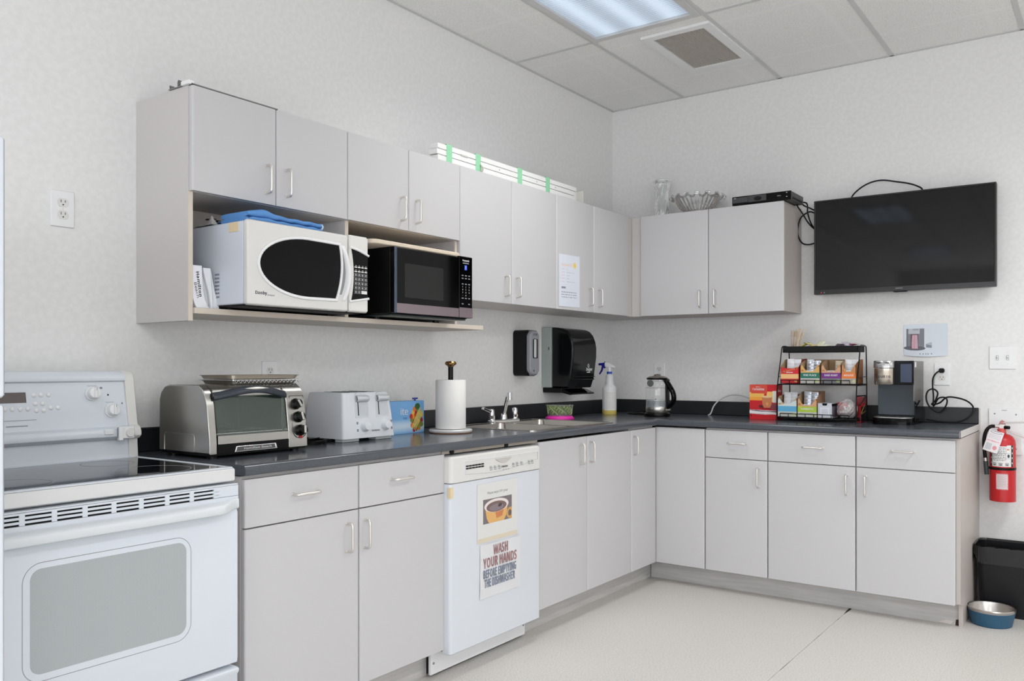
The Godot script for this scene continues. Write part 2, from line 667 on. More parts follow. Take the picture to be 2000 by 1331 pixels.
	var gr := put(gm, "grille", mat(Color8(196, 190, 183), 0.6), v)
	gr.set_meta("kind", "stuff")

var n_added_window := 0
func wall_with_added_windows(called: String, tr: Transform3D, length: float, at: Array) -> void:
	# a wall along its own x, its room side towards +z, with an added window centred at each place
	var t := 0.12
	var w := 0.85
	var y0 := 0.95
	var y1 := 2.35
	var m := MB.new()
	var x := 0.0
	for c in at:
		m.box(Vector3(x, -0.1, -t), Vector3(c - w, H + 0.4, 0))
		m.box(Vector3(c - w, -0.1, -t), Vector3(c + w, y0, 0))
		m.box(Vector3(c - w, y1, -t), Vector3(c + w, H + 0.4, 0))
		x = c + w
	m.box(Vector3(x, -0.1, -t), Vector3(length, H + 0.4, 0))
	var wl := put(m, called, M.wall, self)
	wl.transform = tr
	structure(wl, called)
	for c in at:
		n_added_window += 1
		var o := Node3D.new()  # window added for its fill, out of view
		add_child(o)
		structure(o, "added_window_%d" % n_added_window)
		o.transform = tr * Transform3D(Basis.IDENTITY, Vector3(c, 0, 0))
		put_ring("window_frame", rr(-w, y0, w, y1, 0.001, 1), rr(-w + 0.05, y0 + 0.05, w - 0.05, y1 - 0.05, 0.001, 1), -0.09, -0.03, M.white, o)
		pbox("mullion", Vector3(-0.025, y0 + 0.05, -0.085), Vector3(0.025, y1 - 0.05, -0.035), M.white, o)
		pbox("window_sill", Vector3(-w - 0.04, y0 - 0.03, -0.03), Vector3(w + 0.04, y0, 0.06), M.white, o)
		for s in [-1.0, 1.0]:
			pbox("pane", Vector3(minf(s * 0.025, s * (w - 0.05)), y0 + 0.05, -0.063), Vector3(maxf(s * 0.025, s * (w - 0.05)), y1 - 0.05, -0.058), M.clear, o, 0.0)
		var a := AreaLight3D.new()
		a.name = "added_fill_light"  # area light added in the opening as fill
		a.area_size = Vector2(2 * w - 0.12, y1 - y0 - 0.12)
		a.light_color = Color8(247, 249, 255)
		a.light_energy = DAY_FILL
		a.area_normalize_energy = true
		a.area_range = 25.0
		a.shadow_enabled = true
		o.add_child(a)
		a.position = Vector3(0, (y0 + y1) / 2, -0.02)
		a.rotation.y = PI

var n_lamp := 0
func troffer(x: float, z: float) -> void:
	var first := n_lamp == 0
	n_lamp += 1
	var o := thing("ceiling_light", "flat fluorescent ceiling panel with ribbed lens beside the ceiling vent" if first else "flat fluorescent ceiling panel with ribbed lens further back in the room", "light", Vector3(x, H, z), 0.0, "" if first else "rear ceiling panels")
	var w := 0.6096
	var d := 1.2192
	var outer := PackedVector2Array([Vector2(0.012, -0.012), Vector2(w - 0.012, -0.012), Vector2(w - 0.012, -d + 0.012), Vector2(0.012, -d + 0.012)])
	var inner := PackedVector2Array([Vector2(0.045, -0.045), Vector2(w - 0.045, -0.045), Vector2(w - 0.045, -d + 0.045), Vector2(0.045, -d + 0.045)])
	var fr := MB.new()
	fr.T = Transform3D(Basis(Vector3.RIGHT, -PI / 2), Vector3.ZERO)
	fr.ring(outer, inner, -0.008, 0.03, 0.006)
	put(fr, "frame", M.grid, o)
	var lens := MB.new()
	var ribs := 56 if first else 8
	for k in ribs:
		var z0 := 0.045 + (d - 0.09) * k / ribs
		var z1 := 0.045 + (d - 0.09) * (k + 1) / ribs
		var zm := (z0 + z1) / 2
		var n0 := Vector3(0, -1, -0.6).normalized()
		var n1 := Vector3(0, -1, 0.6).normalized()
		lens.quad(Vector3(0.045, 0.004, z0), Vector3(w - 0.045, 0.004, z0), Vector3(w - 0.045, 0.0, zm), Vector3(0.045, 0.0, zm), n0)
		lens.quad(Vector3(0.045, 0.0, zm), Vector3(w - 0.045, 0.0, zm), Vector3(w - 0.045, 0.004, z1), Vector3(0.045, 0.004, z1), n1)
	lens.box(Vector3(0.045, 0.005, 0.045), Vector3(w - 0.045, 0.012, d - 0.045))
	var lk := "lens" if first else "lens_rear"
	if not M.has(lk):
		var lm := mat(Color8(190, 200, 212), 0.3)
		lm.emission_enabled = true
		# tubes glow through a prismatic sheet: brighter bands lengthwise, fine ribs across
		var li := Image.create(64, 16, false, Image.FORMAT_RGB8)
		for y in 16:
			for x2 in 64:
				var u := (x2 + 0.5) / 64.0
				var k := 0.80 + 0.16 * cos(TAU * 3.0 * u + PI) + (0.10 if y < 8 else -0.06) + (0.05 if x2 % 2 else -0.03)
				li.set_pixel(x2, y, Color8(206, 224, 246) * k)
		lm.emission_texture = ImageTexture.create_from_image(li)
		lm.emission = Color.BLACK
		lm.emission_energy_multiplier = GLOW if first else 1.6
		M[lk] = lm
	put(lens, "light_lens", M[lk], o)
	for q in [0.25, 0.75]:
		var a := SpotLight3D.new()
		a.name = "panel_light"
		a.spot_angle = 72.0 if x < 1.0 else SPREAD
		a.spot_angle_attenuation = 1.0
		a.spot_range = 20.0
		a.spot_attenuation = 2.0
		a.light_size = 0.28
		a.light_color = Color8(255, 254, 251)
		a.light_energy = NEAR * (DIM if first else 1.0) if x < 1.0 else LIGHT
		a.shadow_enabled = true
		o.add_child(a, true)
		a.position = Vector3(w / 2, -0.012, d * q)
		a.rotation.x = -PI / 2

# ---------------------------------------------------------------- cabinets
func pull(parent: Node, at: Vector3, upright: bool) -> void:
	var m := MB.new()
	var h := 0.0475
	var d := 0.028
	var pts := [Vector3(-h, 0, 0), Vector3(-h, 0, d * 0.62), Vector3(-h + 0.003, 0, d * 0.86), Vector3(-h + 0.012, 0, d), Vector3(0, 0, d), Vector3(h - 0.012, 0, d), Vector3(h - 0.003, 0, d * 0.86), Vector3(h, 0, d * 0.62), Vector3(h, 0, 0)]
	m.T = Transform3D(Basis(Vector3.BACK, PI / 2) if upright else Basis.IDENTITY, Vector3.ZERO)
	m.tube(pts, 0.0045, 10, 3)
	for s in [-h, h]:
		m.cyl(Vector3(s, 0, 0), Vector3(s, 0, 0.002), 0.0062, 0.0062, 12)
	put(m, "handle", M.nickel, parent).position = at

func front(root: Node, called: String, x0: float, x1: float, y0: float, y1: float, zf: float, hx := -1.0, hy := 0.0, upright := true) -> Node:
	# a door or drawer front with rolled upright edges; hx, hy: the middle of its handle
	var m := MB.new()
	m.T = Transform3D(Basis(Vector3.RIGHT, -PI / 2), Vector3(0, y0, 0))
	var g := 0.001
	# seen from above: x across, outline in (x, -z)
	var poly := PackedVector2Array()
	var r := 0.007
	poly.append(Vector2(x0 + g, -(zf - 0.0185)))
	for s in 7:
		var a := PI - PI / 2 * s / 6
		poly.append(Vector2(x0 + g + r + r * cos(a), -(zf - r) - r * sin(a)))
	for s in 7:
		var a := PI / 2 - PI / 2 * s / 6
		poly.append(Vector2(x1 - g - r + r * cos(a), -(zf - r) - r * sin(a)))
	poly.append(Vector2(x1 - g, -(zf - 0.0185)))
	m.prism(poly, g, y1 - y0 - g, 0.001, 0.001)
	var o := put(m, called, M.cab, root)
	if hx >= 0.0:
		pull(o, Vector3(hx, hy, zf), upright)
	return o

func base_cabinets() -> void:
	# two drawers over two doors, beside the range
	var zA := 3.366
	var a := lthing("base_cabinet", "greige base cabinet with two drawers over two doors, between range and dishwasher", "cabinet", zA)
	var wA := zA - 2.447
	pbox("body", Vector3(0.0, 0.115, 0.03), Vector3(wA, 0.878, 0.61), M.cabside, a, 0.001)
	front(a, "drawer", 0.0, 0.466, 0.722, 0.87, 0.63, zA - 3.138, 0.804, false)
	front(a, "drawer", 0.469, wA, 0.722, 0.87, 0.63, zA - 2.695, 0.804, false)
	front(a, "door", 0.0, 0.466, 0.115, 0.72, 0.63, zA - 2.956, 0.631)
	front(a, "door", 0.469, wA, 0.115, 0.72, 0.63, zA - 2.875, 0.631)
	# sink base
	var zB := 1.800
	var b := lthing("base_cabinet", "greige sink base cabinet with two tall doors, next to the dishwasher", "cabinet", zB)
	pbox("body", Vector3(0.0, 0.115, 0.03), Vector3(zB - 0.93, 0.68, 0.61), M.cabside, b, 0.001)
	pbox("side_panel", Vector3(0.0, 0.68, 0.03), Vector3(0.016, 0.878, 0.61), M.cabside, b, 0.001)
	front(b, "door", 0.0, zB - 1.381, 0.115, 0.87, 0.63, zB - 1.45, 0.789)
	front(b, "door", zB - 1.379, zB - 0.928, 0.115, 0.87, 0.63, zB - 1.356, 0.79)
	# corner door
	var zC := 0.925
	var c := lthing("base_cabinet", "narrow greige corner cabinet with a single door, at the inner counter corner", "cabinet", zC)
	pbox("body", Vector3(0.004, 0.115, 0.03), Vector3(zC - 0.64, 0.878, 0.61), M.cabside, c, 0.001)
	front(c, "door", 0.0, zC - 0.632, 0.115, 0.87, 0.63, zC - 0.902, 0.788)
	# blank panel
	var d := thing("blind_corner_cabinet", "plain greige corner panel without a handle, beside the narrow corner door", "cabinet", Vector3(0.622, 0, 0))
	front(d, "panel_board", 0.0, 0.294, 0.115, 0.872, 0.63)
	pbox("stud", Vector3(-0.01, 0.115, 0.56), Vector3(0.29, 0.872, 0.61), M.cabside, d, 0.001)
	# one drawer, one door
	var e := thing("base_cabinet", "greige base cabinet with one drawer over one door, under the red drink mix box", "cabinet", Vector3(0.918, 0, 0))
	pbox("body", Vector3(0.0, 0.115, 0.03), Vector3(0.342, 0.878, 0.61), M.cabside, e, 0.001)
	front(e, "drawer", 0.0, 0.341, 0.722, 0.87, 0.63, 1.1 - 0.918, 0.804, false)
	front(e, "door", 0.0, 0.341, 0.115, 0.72, 0.63, 1.214 - 0.918, 0.632)
	# two drawers, two doors, at the end
	var f := thing("base_cabinet", "greige end base cabinet with two drawers and two doors, below the coffee maker", "cabinet", Vector3(1.261, 0, 0))
	pbox("body", Vector3(0.0, 0.115, 0.03), Vector3(0.868, 0.878, 0.61), M.cabside, f, 0.001)
	front(f, "drawer", 0.0, 0.432, 0.722, 0.87, 0.63, 1.49 - 1.261, 0.804, false)
	front(f, "drawer", 0.434, 0.867, 0.722, 0.87, 0.63, 1.907 - 1.261, 0.808, false)
	front(f, "door", 0.0, 0.432, 0.115, 0.72, 0.63, 1.654 - 1.261, 0.631)
	front(f, "door", 0.434, 0.867, 0.115, 0.72, 0.63, 1.741 - 1.261, 0.631)
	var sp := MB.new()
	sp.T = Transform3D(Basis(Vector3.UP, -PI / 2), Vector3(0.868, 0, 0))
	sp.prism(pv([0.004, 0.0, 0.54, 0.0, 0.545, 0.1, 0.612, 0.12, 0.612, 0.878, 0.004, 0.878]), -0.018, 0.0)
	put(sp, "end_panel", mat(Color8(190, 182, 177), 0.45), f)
	# plinths
	var tk := [[0.0, 0.0, 0.543]]
	var p1 := lthing("toe_kick", "beige toe kick board under the drawers beside the dishwasher", "toe kick", 3.366)
	pbox("board", Vector3(0, 0, 0.525), Vector3(0.909, 0.113, 0.543), M.toe, p1, 0.001)
	var p2 := lthing("toe_kick", "beige toe kick board under the sink cabinet, running to the corner", "toe kick", 1.822)
	pbox("board", Vector3(0, 0, 0.525), Vector3(1.822 - 0.527, 0.113, 0.543), M.toe, p2, 0.001)
	var p3 := thing("toe_kick", "scuffed grey toe kick board under the cabinets below the coffee things", "toe kick", Vector3(0.544, 0, 0))
	pbox("board", Vector3(0, 0, 0.507), Vector3(2.129 - 0.544, 0.113, 0.525), M.toe, p3, 0.001)
	var chip := MB.new()
	chip.prism(pv([0.0, 0.0, 0.05, -0.006, 0.06, 0.012, 0.03, 0.014]), 0, 0.0012)
	put(chip, "chipped_edge", mat(Color8(214, 206, 198), 0.7), p3).position = Vector3(1.5, 0.006, 0.525)
	var chip2 := MB.new()
	chip2.prism(pv([0.0, 0.0, 0.014, 0.0, 0.013, 0.03, 0.002, 0.026]), 0, 0.0012)
	put(chip2, "chipped_corner", mat(Color8(62, 40, 30), 0.9), p3).position = Vector3(1.569, 0.0, 0.525)

func wall_cabinets() -> void:
	var top := 2.118
	var zs := [3.338, 3.003, 2.662, 2.318, 1.98, 1.581, 1.18, 0.792, 0.377]
	# two open microwave cabinets share the long shelf
	for k in 2:
		var z0: float = 3.341 if k == 0 else zs[2]
		var z1: float = zs[2] if k == 0 else zs[4]
		var o := lthing("wall_cabinet", "greige wall cabinet with two doors over the open bay of the white microwave" if k == 0 else "greige wall cabinet with two doors over the open bay of the black microwave", "cabinet", z0)
		var w := z0 - z1
		pbox("top_panel", Vector3(0.018, top - 0.018, 0), Vector3(w, top, 0.303), M.cabside, o, 0.001)
		pbox("bay_ceiling", Vector3(0.018, 1.776, 0), Vector3(w, 1.794, 0.303), M.inside, o, 0.001)
		pbox("back_panel", Vector3(0.018, 1.40, 0), Vector3(w, top - 0.018, 0.008), M.inside, o, 0.0)
		var y0 := 1.356 if k == 0 else 1.40
		pbox("side_panel", Vector3(0, y0, 0), Vector3(0.018, top, 0.303), M.cabside, o, 0.001)
		pbox("edge_band", Vector3(0.0005, y0, 0.303), Vector3(0.0175, 1.776, 0.3045), M.edge, o, 0.0004)
		if k == 1:
			pbox("side_panel", Vector3(w - 0.018, 1.40, 0), Vector3(w - 0.001, top, 0.303), M.cabside, o, 0.001)
			pbox("edge_band", Vector3(w - 0.0175, 1.40, 0.303), Vector3(w - 0.0015, 1.776, 0.3045), M.edge, o, 0.0004)
		for q in 2:
			var a: float = zs[2 * k + q]
			var b: float = zs[2 * k + q + 1]
			var hz: float = [3.046, 2.959, 2.365, 2.274][2 * k + q]
			front(o, "door", z0 - a, z0 - b, 1.776, top, 0.322, z0 - hz, 1.863)
	var sh := lthing("microwave_shelf", "long pale shelf board that carries both microwaves", "shelf", 3.323)
	pbox("board", Vector3(0, 1.38, 0), Vector3(3.323 - 1.80, 1.4, 0.312), M.inside, sh, 0.001)
	pbox("edge_band", Vector3(0, 1.3805, 0.312), Vector3(3.323 - 1.80, 1.3995, 0.3135), M.edge, sh, 0.0004)
	# tall doors towards the corner
	for k in 2:
		var z0: float = zs[4] if k == 0 else zs[6]
		var z1: float = zs[6] if k == 0 else zs[8]
		var o := lthing("wall_cabinet", "greige wall cabinet with two tall plain doors, next to the black microwave" if k == 0 else "greige wall cabinet with two tall doors and a white notice, by the corner", "cabinet", z0)
		pbox("body", Vector3(0.0005, 1.514, 0), Vector3(z0 - z1, top, 0.303), M.cabside, o, 0.001)
		for q in 2:
			var a: float = zs[4 + 2 * k + q]
			var b: float = zs[5 + 2 * k + q]
			var hz: float = [1.636, 1.542, 0.845, 0.742][2 * k + q]
			front(o, "door", z0 - a, z0 - b, 1.514, top, 0.322, z0 - hz, 1.6)
	var fi := lthing("corner_filler", "narrow greige filler strip in the inner corner of the wall cabinets", "panel", zs[8])
	pbox("strip", Vector3(0.0005, 1.514, 0.0), Vector3(zs[8] - 0.001, top, 0.304), M.cabside, fi, 0.001)
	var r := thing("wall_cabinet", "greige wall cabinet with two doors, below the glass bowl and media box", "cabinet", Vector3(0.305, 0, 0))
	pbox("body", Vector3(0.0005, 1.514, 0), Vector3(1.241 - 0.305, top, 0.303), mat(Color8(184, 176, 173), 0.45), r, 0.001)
	pbox("filler_strip", Vector3(0.0005, 1.514, 0.303), Vector3(0.063, top, 0.305), M.cabside, r, 0.0004)
	front(r, "door", 0.064, 0.501, 1.514, top, 0.322, 0.761 - 0.305, 1.602)
	front(r, "door", 0.501, 0.939, 1.514, top, 0.322, 0.851 - 0.305, 1.602)

func countertop() -> void:
	# one L of laminate with rolled front edges and a hole for the sink
	var o := thing("countertop", "dark grey speckled laminate countertop running round the corner with its backsplash", "countertop", Vector3.ZERO)
	var f := 0.645
	var lo := CT - 0.032
	var m := MB.new()
	# rolled nosing, in (outwards, up)
	var sec := PackedVector2Array([Vector2(f - 0.03, lo), Vector2(f - 0.004, lo)])
	for s in 4:
		var a := -PI / 2 + PI / 2 * (s + 1) / 4
		sec.append(Vector2(f - 0.006 + 0.006 * cos(a), lo + 0.006 + 0.006 * sin(a)))
	for s in 7:
		var a := PI / 2 * s / 6
		sec.append(Vector2(f - 0.014 + 0.014 * cos(a), CT - 0.014 + 0.014 * sin(a)))
	sec.append(Vector2(f - 0.03, CT))
	var zl := 3.374
	var xr := 2.146
	var en := m._en(sec)
	var cnt := sec.size()
	for i in cnt - 1:
		var a := sec[i]
		var b := sec[i + 1]
		var e: Vector2 = en[i]
		var ea := e
		var eb := e
		if i > 0 and en[i - 1].dot(e) > 0.76: ea = (en[i - 1] + e).normalized()
		if i < cnt - 2 and en[i + 1].dot(e) > 0.76: eb = (en[i + 1] + e).normalized()
		m.quad(Vector3(a.x, a.y, zl), Vector3(b.x, b.y, zl), Vector3(b.x, b.y, b.x), Vector3(a.x, a.y, a.x), Vector3(ea.x, ea.y, 0), Vector3(eb.x, eb.y, 0), Vector3(eb.x, eb.y, 0), Vector3(ea.x, ea.y, 0))
		m.quad(Vector3(xr, a.y, a.x), Vector3(xr, b.y, b.x), Vector3(b.x, b.y, b.x), Vector3(a.x, a.y, a.x), Vector3(0, ea.y, ea.x), Vector3(0, eb.y, eb.x), Vector3(0, eb.y, eb.x), Vector3(0, ea.y, ea.x))
	for k in range(1, cnt - 1):
		m.tri(Vector3(sec[0].x, sec[0].y, zl), Vector3(sec[k].x, sec[k].y, zl), Vector3(sec[k + 1].x, sec[k + 1].y, zl), Vector3(0, 0, 1), Vector3(0, 0, 1), Vector3(0, 0, 1))
		m.tri(Vector3(xr, sec[0].y, sec[0].x), Vector3(xr, sec[k].y, sec[k].x), Vector3(xr, sec[k + 1].y, sec[k + 1].x), Vector3(1, 0, 0), Vector3(1, 0, 0), Vector3(1, 0, 0))
	var g := f - 0.03
	# slabs round the sink cutout (x 0.12..0.565, z 1.04..1.76)
	for s in [[0.0, 1.76, g, zl], [0.0, 0.0, g, 1.04], [0.0, 1.04, 0.12, 1.76], [0.565, 1.04, g, 1.76], [g, 0.0, xr, g]]:
		m.box(Vector3(s[0], lo, s[1]), Vector3(s[2], CT, s[3]))
	put(m, "worktop", M.counter, o)
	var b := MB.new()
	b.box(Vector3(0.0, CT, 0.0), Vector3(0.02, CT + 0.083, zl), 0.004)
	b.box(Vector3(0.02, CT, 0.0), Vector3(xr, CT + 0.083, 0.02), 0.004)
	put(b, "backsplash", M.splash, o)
	# bare substrate at the cut end
	pbox("cut_end", Vector3(xr, CT - 0.045, 0.0), Vector3(xr + 0.006, CT + 0.081, 0.02), M.cabside, o, 0.001)
	pbox("cut_edge", Vector3(xr, lo, 0.0), Vector3(xr + 0.003, CT - 0.0005, 0.61), M.cabside, o, 0.001)

# ---------------------------------------------------------------- appliances
func xprism(m: MB, poly: PackedVector2Array, x0: float, x1: float, bev := 0.0) -> void:
	# outline in (outwards, up), extruded along the thing's own x
	var keep := m.T
	m.T = keep * Transform3D(Basis(Vector3.UP, -PI / 2), Vector3.ZERO)
	m.prism(poly, -x1, -x0, bev, bev)
	m.T = keep

func put_prism(called: String, poly: PackedVector2Array, z0: float, z1: float, mt: Material, parent: Node, bev := 0.0, label := "") -> MeshInstance3D:
	var m := MB.new()
	m.prism(poly, z0, z1, bev)
	return put(m, called, mt, parent, label)

func put_ring(called: String, a: PackedVector2Array, b: PackedVector2Array, z0: float, z1: float, mt: Material, parent: Node, bev := 0.0) -> MeshInstance3D:
	var m := MB.new()
	m.ring(a, b, z0, z1, bev)
	return put(m, called, mt, parent)

func put_cyl(called: String, p0: Vector3, p1: Vector3, r: float, mt: Material, parent: Node, r1 := -1.0, seg := 20, bev := 0.0) -> MeshInstance3D:
	var m := MB.new()
	m.cyl(p0, p1, r, r1, seg, bev)
	return put(m, called, mt, parent)

func put_lathe(called: String, prof: Array, mt: Material, parent: Node, at := Vector3.ZERO, seg := 32, sx := 1.0, sz := 1.0) -> MeshInstance3D:
	var m := MB.new()
	m.lathe(prof, seg, Vector3.ZERO, sx, sz)
	var o := put(m, called, mt, parent)
	o.position = at
	return o

func put_tube(called: String, pts: Array, r: float, mt: Material, parent: Node, seg := 8, steps := 5) -> MeshInstance3D:
	var m := MB.new()
	m.tube(pts, r, seg, steps)
	return put(m, called, mt, parent)

func stove() -> void:
	var o := lthing("range", "white electric range with black glass cooktop and knobs on its back panel", "stove", 4.175)
	var W := 0.742
	pbox("body", Vector3(0.004, 0.02, 0.03), Vector3(W - 0.004, 0.874, 0.652), M.enamel2, o, 0.003)
	var fr := MB.new()
	fr.box(Vector3(0, 0.877, 0.03), Vector3(W, 0.9155, 0.68), 0.005)
	put(fr, "cooktop_frame", mat(Color8(218, 219, 219), 0.35), o)
	var rim := MB.new()
	rim.T = Transform3D(Basis(Vector3.RIGHT, -PI / 2), Vector3(0, 0.9155, 0))
	rim.ring(rr(0.004, -0.676, W - 0.004, -0.168, 0.008), rr(0.016, -0.655, W - 0.016, -0.178, 0.006), 0, 0.0035, 0.002)
	put(rim, "cooktop_rim", M.enamel, o)
	var gl := mat(Color8(14, 17, 22), 0.04)
	gl.metallic_specular = 0.6
	var g := MB.new()
	g.T = Transform3D(Basis(Vector3.RIGHT, -PI / 2), Vector3(0, 0.9155, 0))
	g.prism(rr(0.016, -0.655, W - 0.016, -0.178, 0.006), 0, 0.0015)
	var gp := put(g, "cooktop_glass", gl, o, "black glass cooktop")
	for b in [[0.575, 0.535, 0.1], [0.19, 0.535, 0.1], [0.575, 0.29, 0.075], [0.19, 0.29, 0.075]]:
		var m := MB.new()
		m.T = Transform3D(Basis(Vector3.RIGHT, -PI / 2), Vector3(b[0], 0.917, b[1]))
		m.ring(oval(0, 0, b[2], b[2], 48), oval(0, 0, b[2] - 0.0025, b[2] - 0.0025, 48), 0, 0.0003)
		put(m, "burner_ring", M.inkgrey, gp)
	# back panel
	var bg := MB.new()
	xprism(bg, pv([0.03, 0.88, 0.175, 0.88, 0.168, 0.93, 0.163, 0.975, 0.180, 0.981, 0.189, 0.988, 0.190, 1.0, 0.184, 1.012, 0.166, 1.018, 0.1385, 1.158, 0.146, 1.163, 0.146, 1.178, 0.138, 1.188, 0.12, 1.193, 0.05, 1.193, 0.03, 1.18]), 0.0, W - 0.032)
	var back := put(bg, "backguard", M.enamel, o)
	var cap := MB.new()
	xprism(cap, pv([0.028, 0.88, 0.176, 0.88, 0.17, 0.95, 0.168, 0.975, 0.184, 0.98, 0.192, 0.988, 0.192, 1.0, 0.186, 1.015, 0.170, 1.022, 0.147, 1.16, 0.143, 1.178, 0.130, 1.19, 0.10, 1.195, 0.05, 1.194, 0.028, 1.18]), W - 0.032, W, 0.003)
	put(cap, "end_cap", M.cream, back)
	var fz := func(y: float) -> float: return 0.1385 + (1.158 - y) * 0.0275 / 0.14
	var tilt := Basis(Vector3.RIGHT, -0.194)
	for k in [[0.603, 1.122], [0.660, 1.068]]:
		var n := Node3D.new()
		n.name = "knob"
		o.add_child(n, true)
		n.transform = Transform3D(tilt, Vector3(k[0], k[1], fz.call(k[1])))
		var m := MB.new()
		m.T = Transform3D(Basis(Vector3.RIGHT, PI / 2), Vector3.ZERO)
		m.lathe([Vector2(0.0225, 0.0), Vector2(0.0225, 0.004), Vector2(0.019, 0.007), Vector2(0.0185, 0.018), Vector2(0.0165, 0.023), Vector2(0.0, 0.024)], 28)
		m.T = Transform3D(Basis(Vector3.BACK, -0.15), Vector3.ZERO)
		m.box(Vector3(-0.0045, -0.018, 0.02), Vector3(0.0045, 0.018, 0.030), 0.0025)
		put(m, "dial", M.white, n)
		pbox("pointer", Vector3(-0.0008, 0.006, 0.030), Vector3(0.0008, 0.017, 0.0305), M.inkgrey, n, 0.0).rotation.z = -0.15
	var disp := MB.new()
	disp.T = Transform3D(tilt, Vector3(0.365, 1.1165, fz.call(1.1165)))
	disp.box(Vector3(-0.042, -0.0155, -0.001), Vector3(0.042, 0.0155, 0.0008), 0.0005)
	put(disp, "clock_display", mat(Color8(92, 84, 82), 0.15), back)
	for b in [[0.429, 1.122], [0.450, 1.123], [0.471, 1.123], [0.431, 1.097], [0.452, 1.097], [0.433, 1.077], [0.454, 1.077], [0.475, 1.084], [0.496, 1.083], [0.366, 1.083], [0.388, 1.083], [0.409, 1.083], [0.345, 1.084]]:
		var m := MB.new()
		m.T = Transform3D(tilt * Basis(Vector3.RIGHT, PI / 2), Vector3(b[0], b[1], fz.call(b[1])))
		m.lathe([Vector2(0.0075, -0.001), Vector2(0.0065, 0.002), Vector2(0.004, 0.0036), Vector2(0.0, 0.0042)], 16)
		put(m, "button", M.white, back)
	var pr := MB.new()
	for q in [[0.34, 0.43, 1.0505, 0.0016], [0.345, 0.405, 1.034, 0.003], [0.59, 0.62, 1.147, 0.0012], [0.645, 0.67, 1.095, 0.0012], [0.63, 0.638, 1.14, 0.007], [0.695, 0.7, 1.09, 0.006]]:
		pr.T = Transform3D(tilt, Vector3((q[0] + q[1]) / 2, q[2], fz.call(q[2])))
		pr.box(Vector3(-(q[1] - q[0]) / 2, -q[3] / 2, 0), Vector3((q[1] - q[0]) / 2, q[3] / 2, 0.0004))
	put(pr, "fine_print", M.inkgrey, back)
	var dot := MB.new()
	dot.T = Transform3D(tilt, Vector3(0.654, 1.118, fz.call(1.118)))
	dot.prism(oval(0, 0, 0.003, 0.003, 12), 0, 0.0006)
	put(dot, "indicator_lamp", M.ink, back)
	pbox("rocker_switch", Vector3(0.619, 0.995, 0.188), Vector3(0.648, 1.011, 0.193), M.white, back, 0.002)
	var dr := MB.new()
	xprism(dr, pv([0.652, 0.36, 0.690, 0.36, 0.692, 0.375, 0.692, 0.79, 0.688, 0.80, 0.652, 0.80]), 0.001, W - 0.001, 0.003)
	var door := put(dr, "oven_door", M.enamel, o)
	put_ring("groove", rr(0.152, 0.466, 0.590, 0.747, 0.045, 8), rr(0.1535, 0.4675, 0.5885, 0.7455, 0.0435, 8), 0.6918, 0.6924, M.inkgrey, door)
	var dots := Image.create(8, 8, false, Image.FORMAT_RGB8)
	dots.fill(Color8(176, 182, 184))
	for p in [[0, 0], [1, 0], [0, 1], [1, 1], [4, 4], [5, 4], [4, 5], [5, 5]]:
		dots.set_pixel(p[0], p[1], Color8(122, 128, 130))
	var dm := printed(dots, 0.12)
	dm.texture_repeat = true
	dm.uv1_scale = Vector3(96, 58, 1)
	put_prism("oven_window", rr(0.170, 0.484, 0.575, 0.732, 0.026, 8), 0.6918, 0.6928, dm, door, 0.0004, "speckled grey oven window")
	# vent trim and its handle
	var tr := MB.new()
	tr.box(Vector3(0.0, 0.868, 0.655), Vector3(W, 0.8725, 0.692), 0.002)
	tr.box(Vector3(0.0, 0.80, 0.655), Vector3(W, 0.8375, 0.692), 0.001)
	for y in [0.8425, 0.8525]:
		tr.box(Vector3(0.06, y, 0.6885), Vector3(0.68, y + 0.006, 0.692), 0.0008)
	tr.box(Vector3(0.0, 0.838, 0.655), Vector3(0.085, 0.868, 0.692), 0.001)
	tr.box(Vector3(0.661, 0.838, 0.655), Vector3(W, 0.868, 0.692), 0.001)
	tr.box(Vector3(0.085, 0.8625, 0.6885), Vector3(0.661, 0.868, 0.692), 0.0008)
	for k in 7:
		var x := 0.1525 + 0.0733 * k
		tr.box(Vector3(x - 0.0065, 0.838, 0.6885), Vector3(x + 0.0065, 0.868, 0.6925), 0.0008)
	put(tr, "vent_trim", M.enamel, o)
	pbox("vent_backing", Vector3(0.07, 0.837, 0.680), Vector3(0.67, 0.869, 0.686), M.dark, o, 0.0)
	var hd := MB.new()
	hd.surf(func(u: float, v: float) -> Vector3:
		var t := smoothstep(0.0, 0.1, u) * smoothstep(1.0, 0.9, u)
		var a := TAU * v
		var r := 0.010 + 0.030 * t
		var c := cos(a)
		var s := sin(a)
		return Vector3(lerpf(0.001, W - 0.001, u), 0.8155 + 0.0145 * signf(s) * pow(absf(s), 0.45) - 0.004 * t - 0.007 * c * t, 0.686 + r * signf(c) * pow(absf(c), 0.45)), 48, 32)
	put(hd, "oven_handle", mat(Color8(216, 220, 224), 0.32), o)
	var dw := MB.new()
	xprism(dw, pv([0.652, 0.09, 0.690, 0.09, 0.692, 0.10, 0.692, 0.325, 0.70, 0.335, 0.70, 0.343, 0.694, 0.347, 0.652, 0.347]), 0.001, W - 0.001, 0.004)
	put(dw, "drawer", M.enamel, o)
	pbox("plinth", Vector3(0.02, 0.0, 0.06), Vector3(W - 0.02, 0.09, 0.62), M.darkgrey, o)
	# a kitchen timer stuck on the bumper rail
	var t := lthing("kitchen_timer", "small white round-dial timer stuck on the rail of the range", "timer", 4.175 - 0.686, 0.999, 0.1905)
	pbox("case", Vector3(-0.027, -0.02, 0), Vector3(0.027, 0.02, 0.012), M.white, t, 0.004)
	put_prism("dial", oval(0.01, 0.0, 0.0145, 0.0145, 28), 0.012, 0.0165, M.offwhite, t, 0.0015)
	pbox("clip", Vector3(-0.027, -0.024, 0.0), Vector3(-0.013, 0.02, 0.015), M.white, t, 0.002)

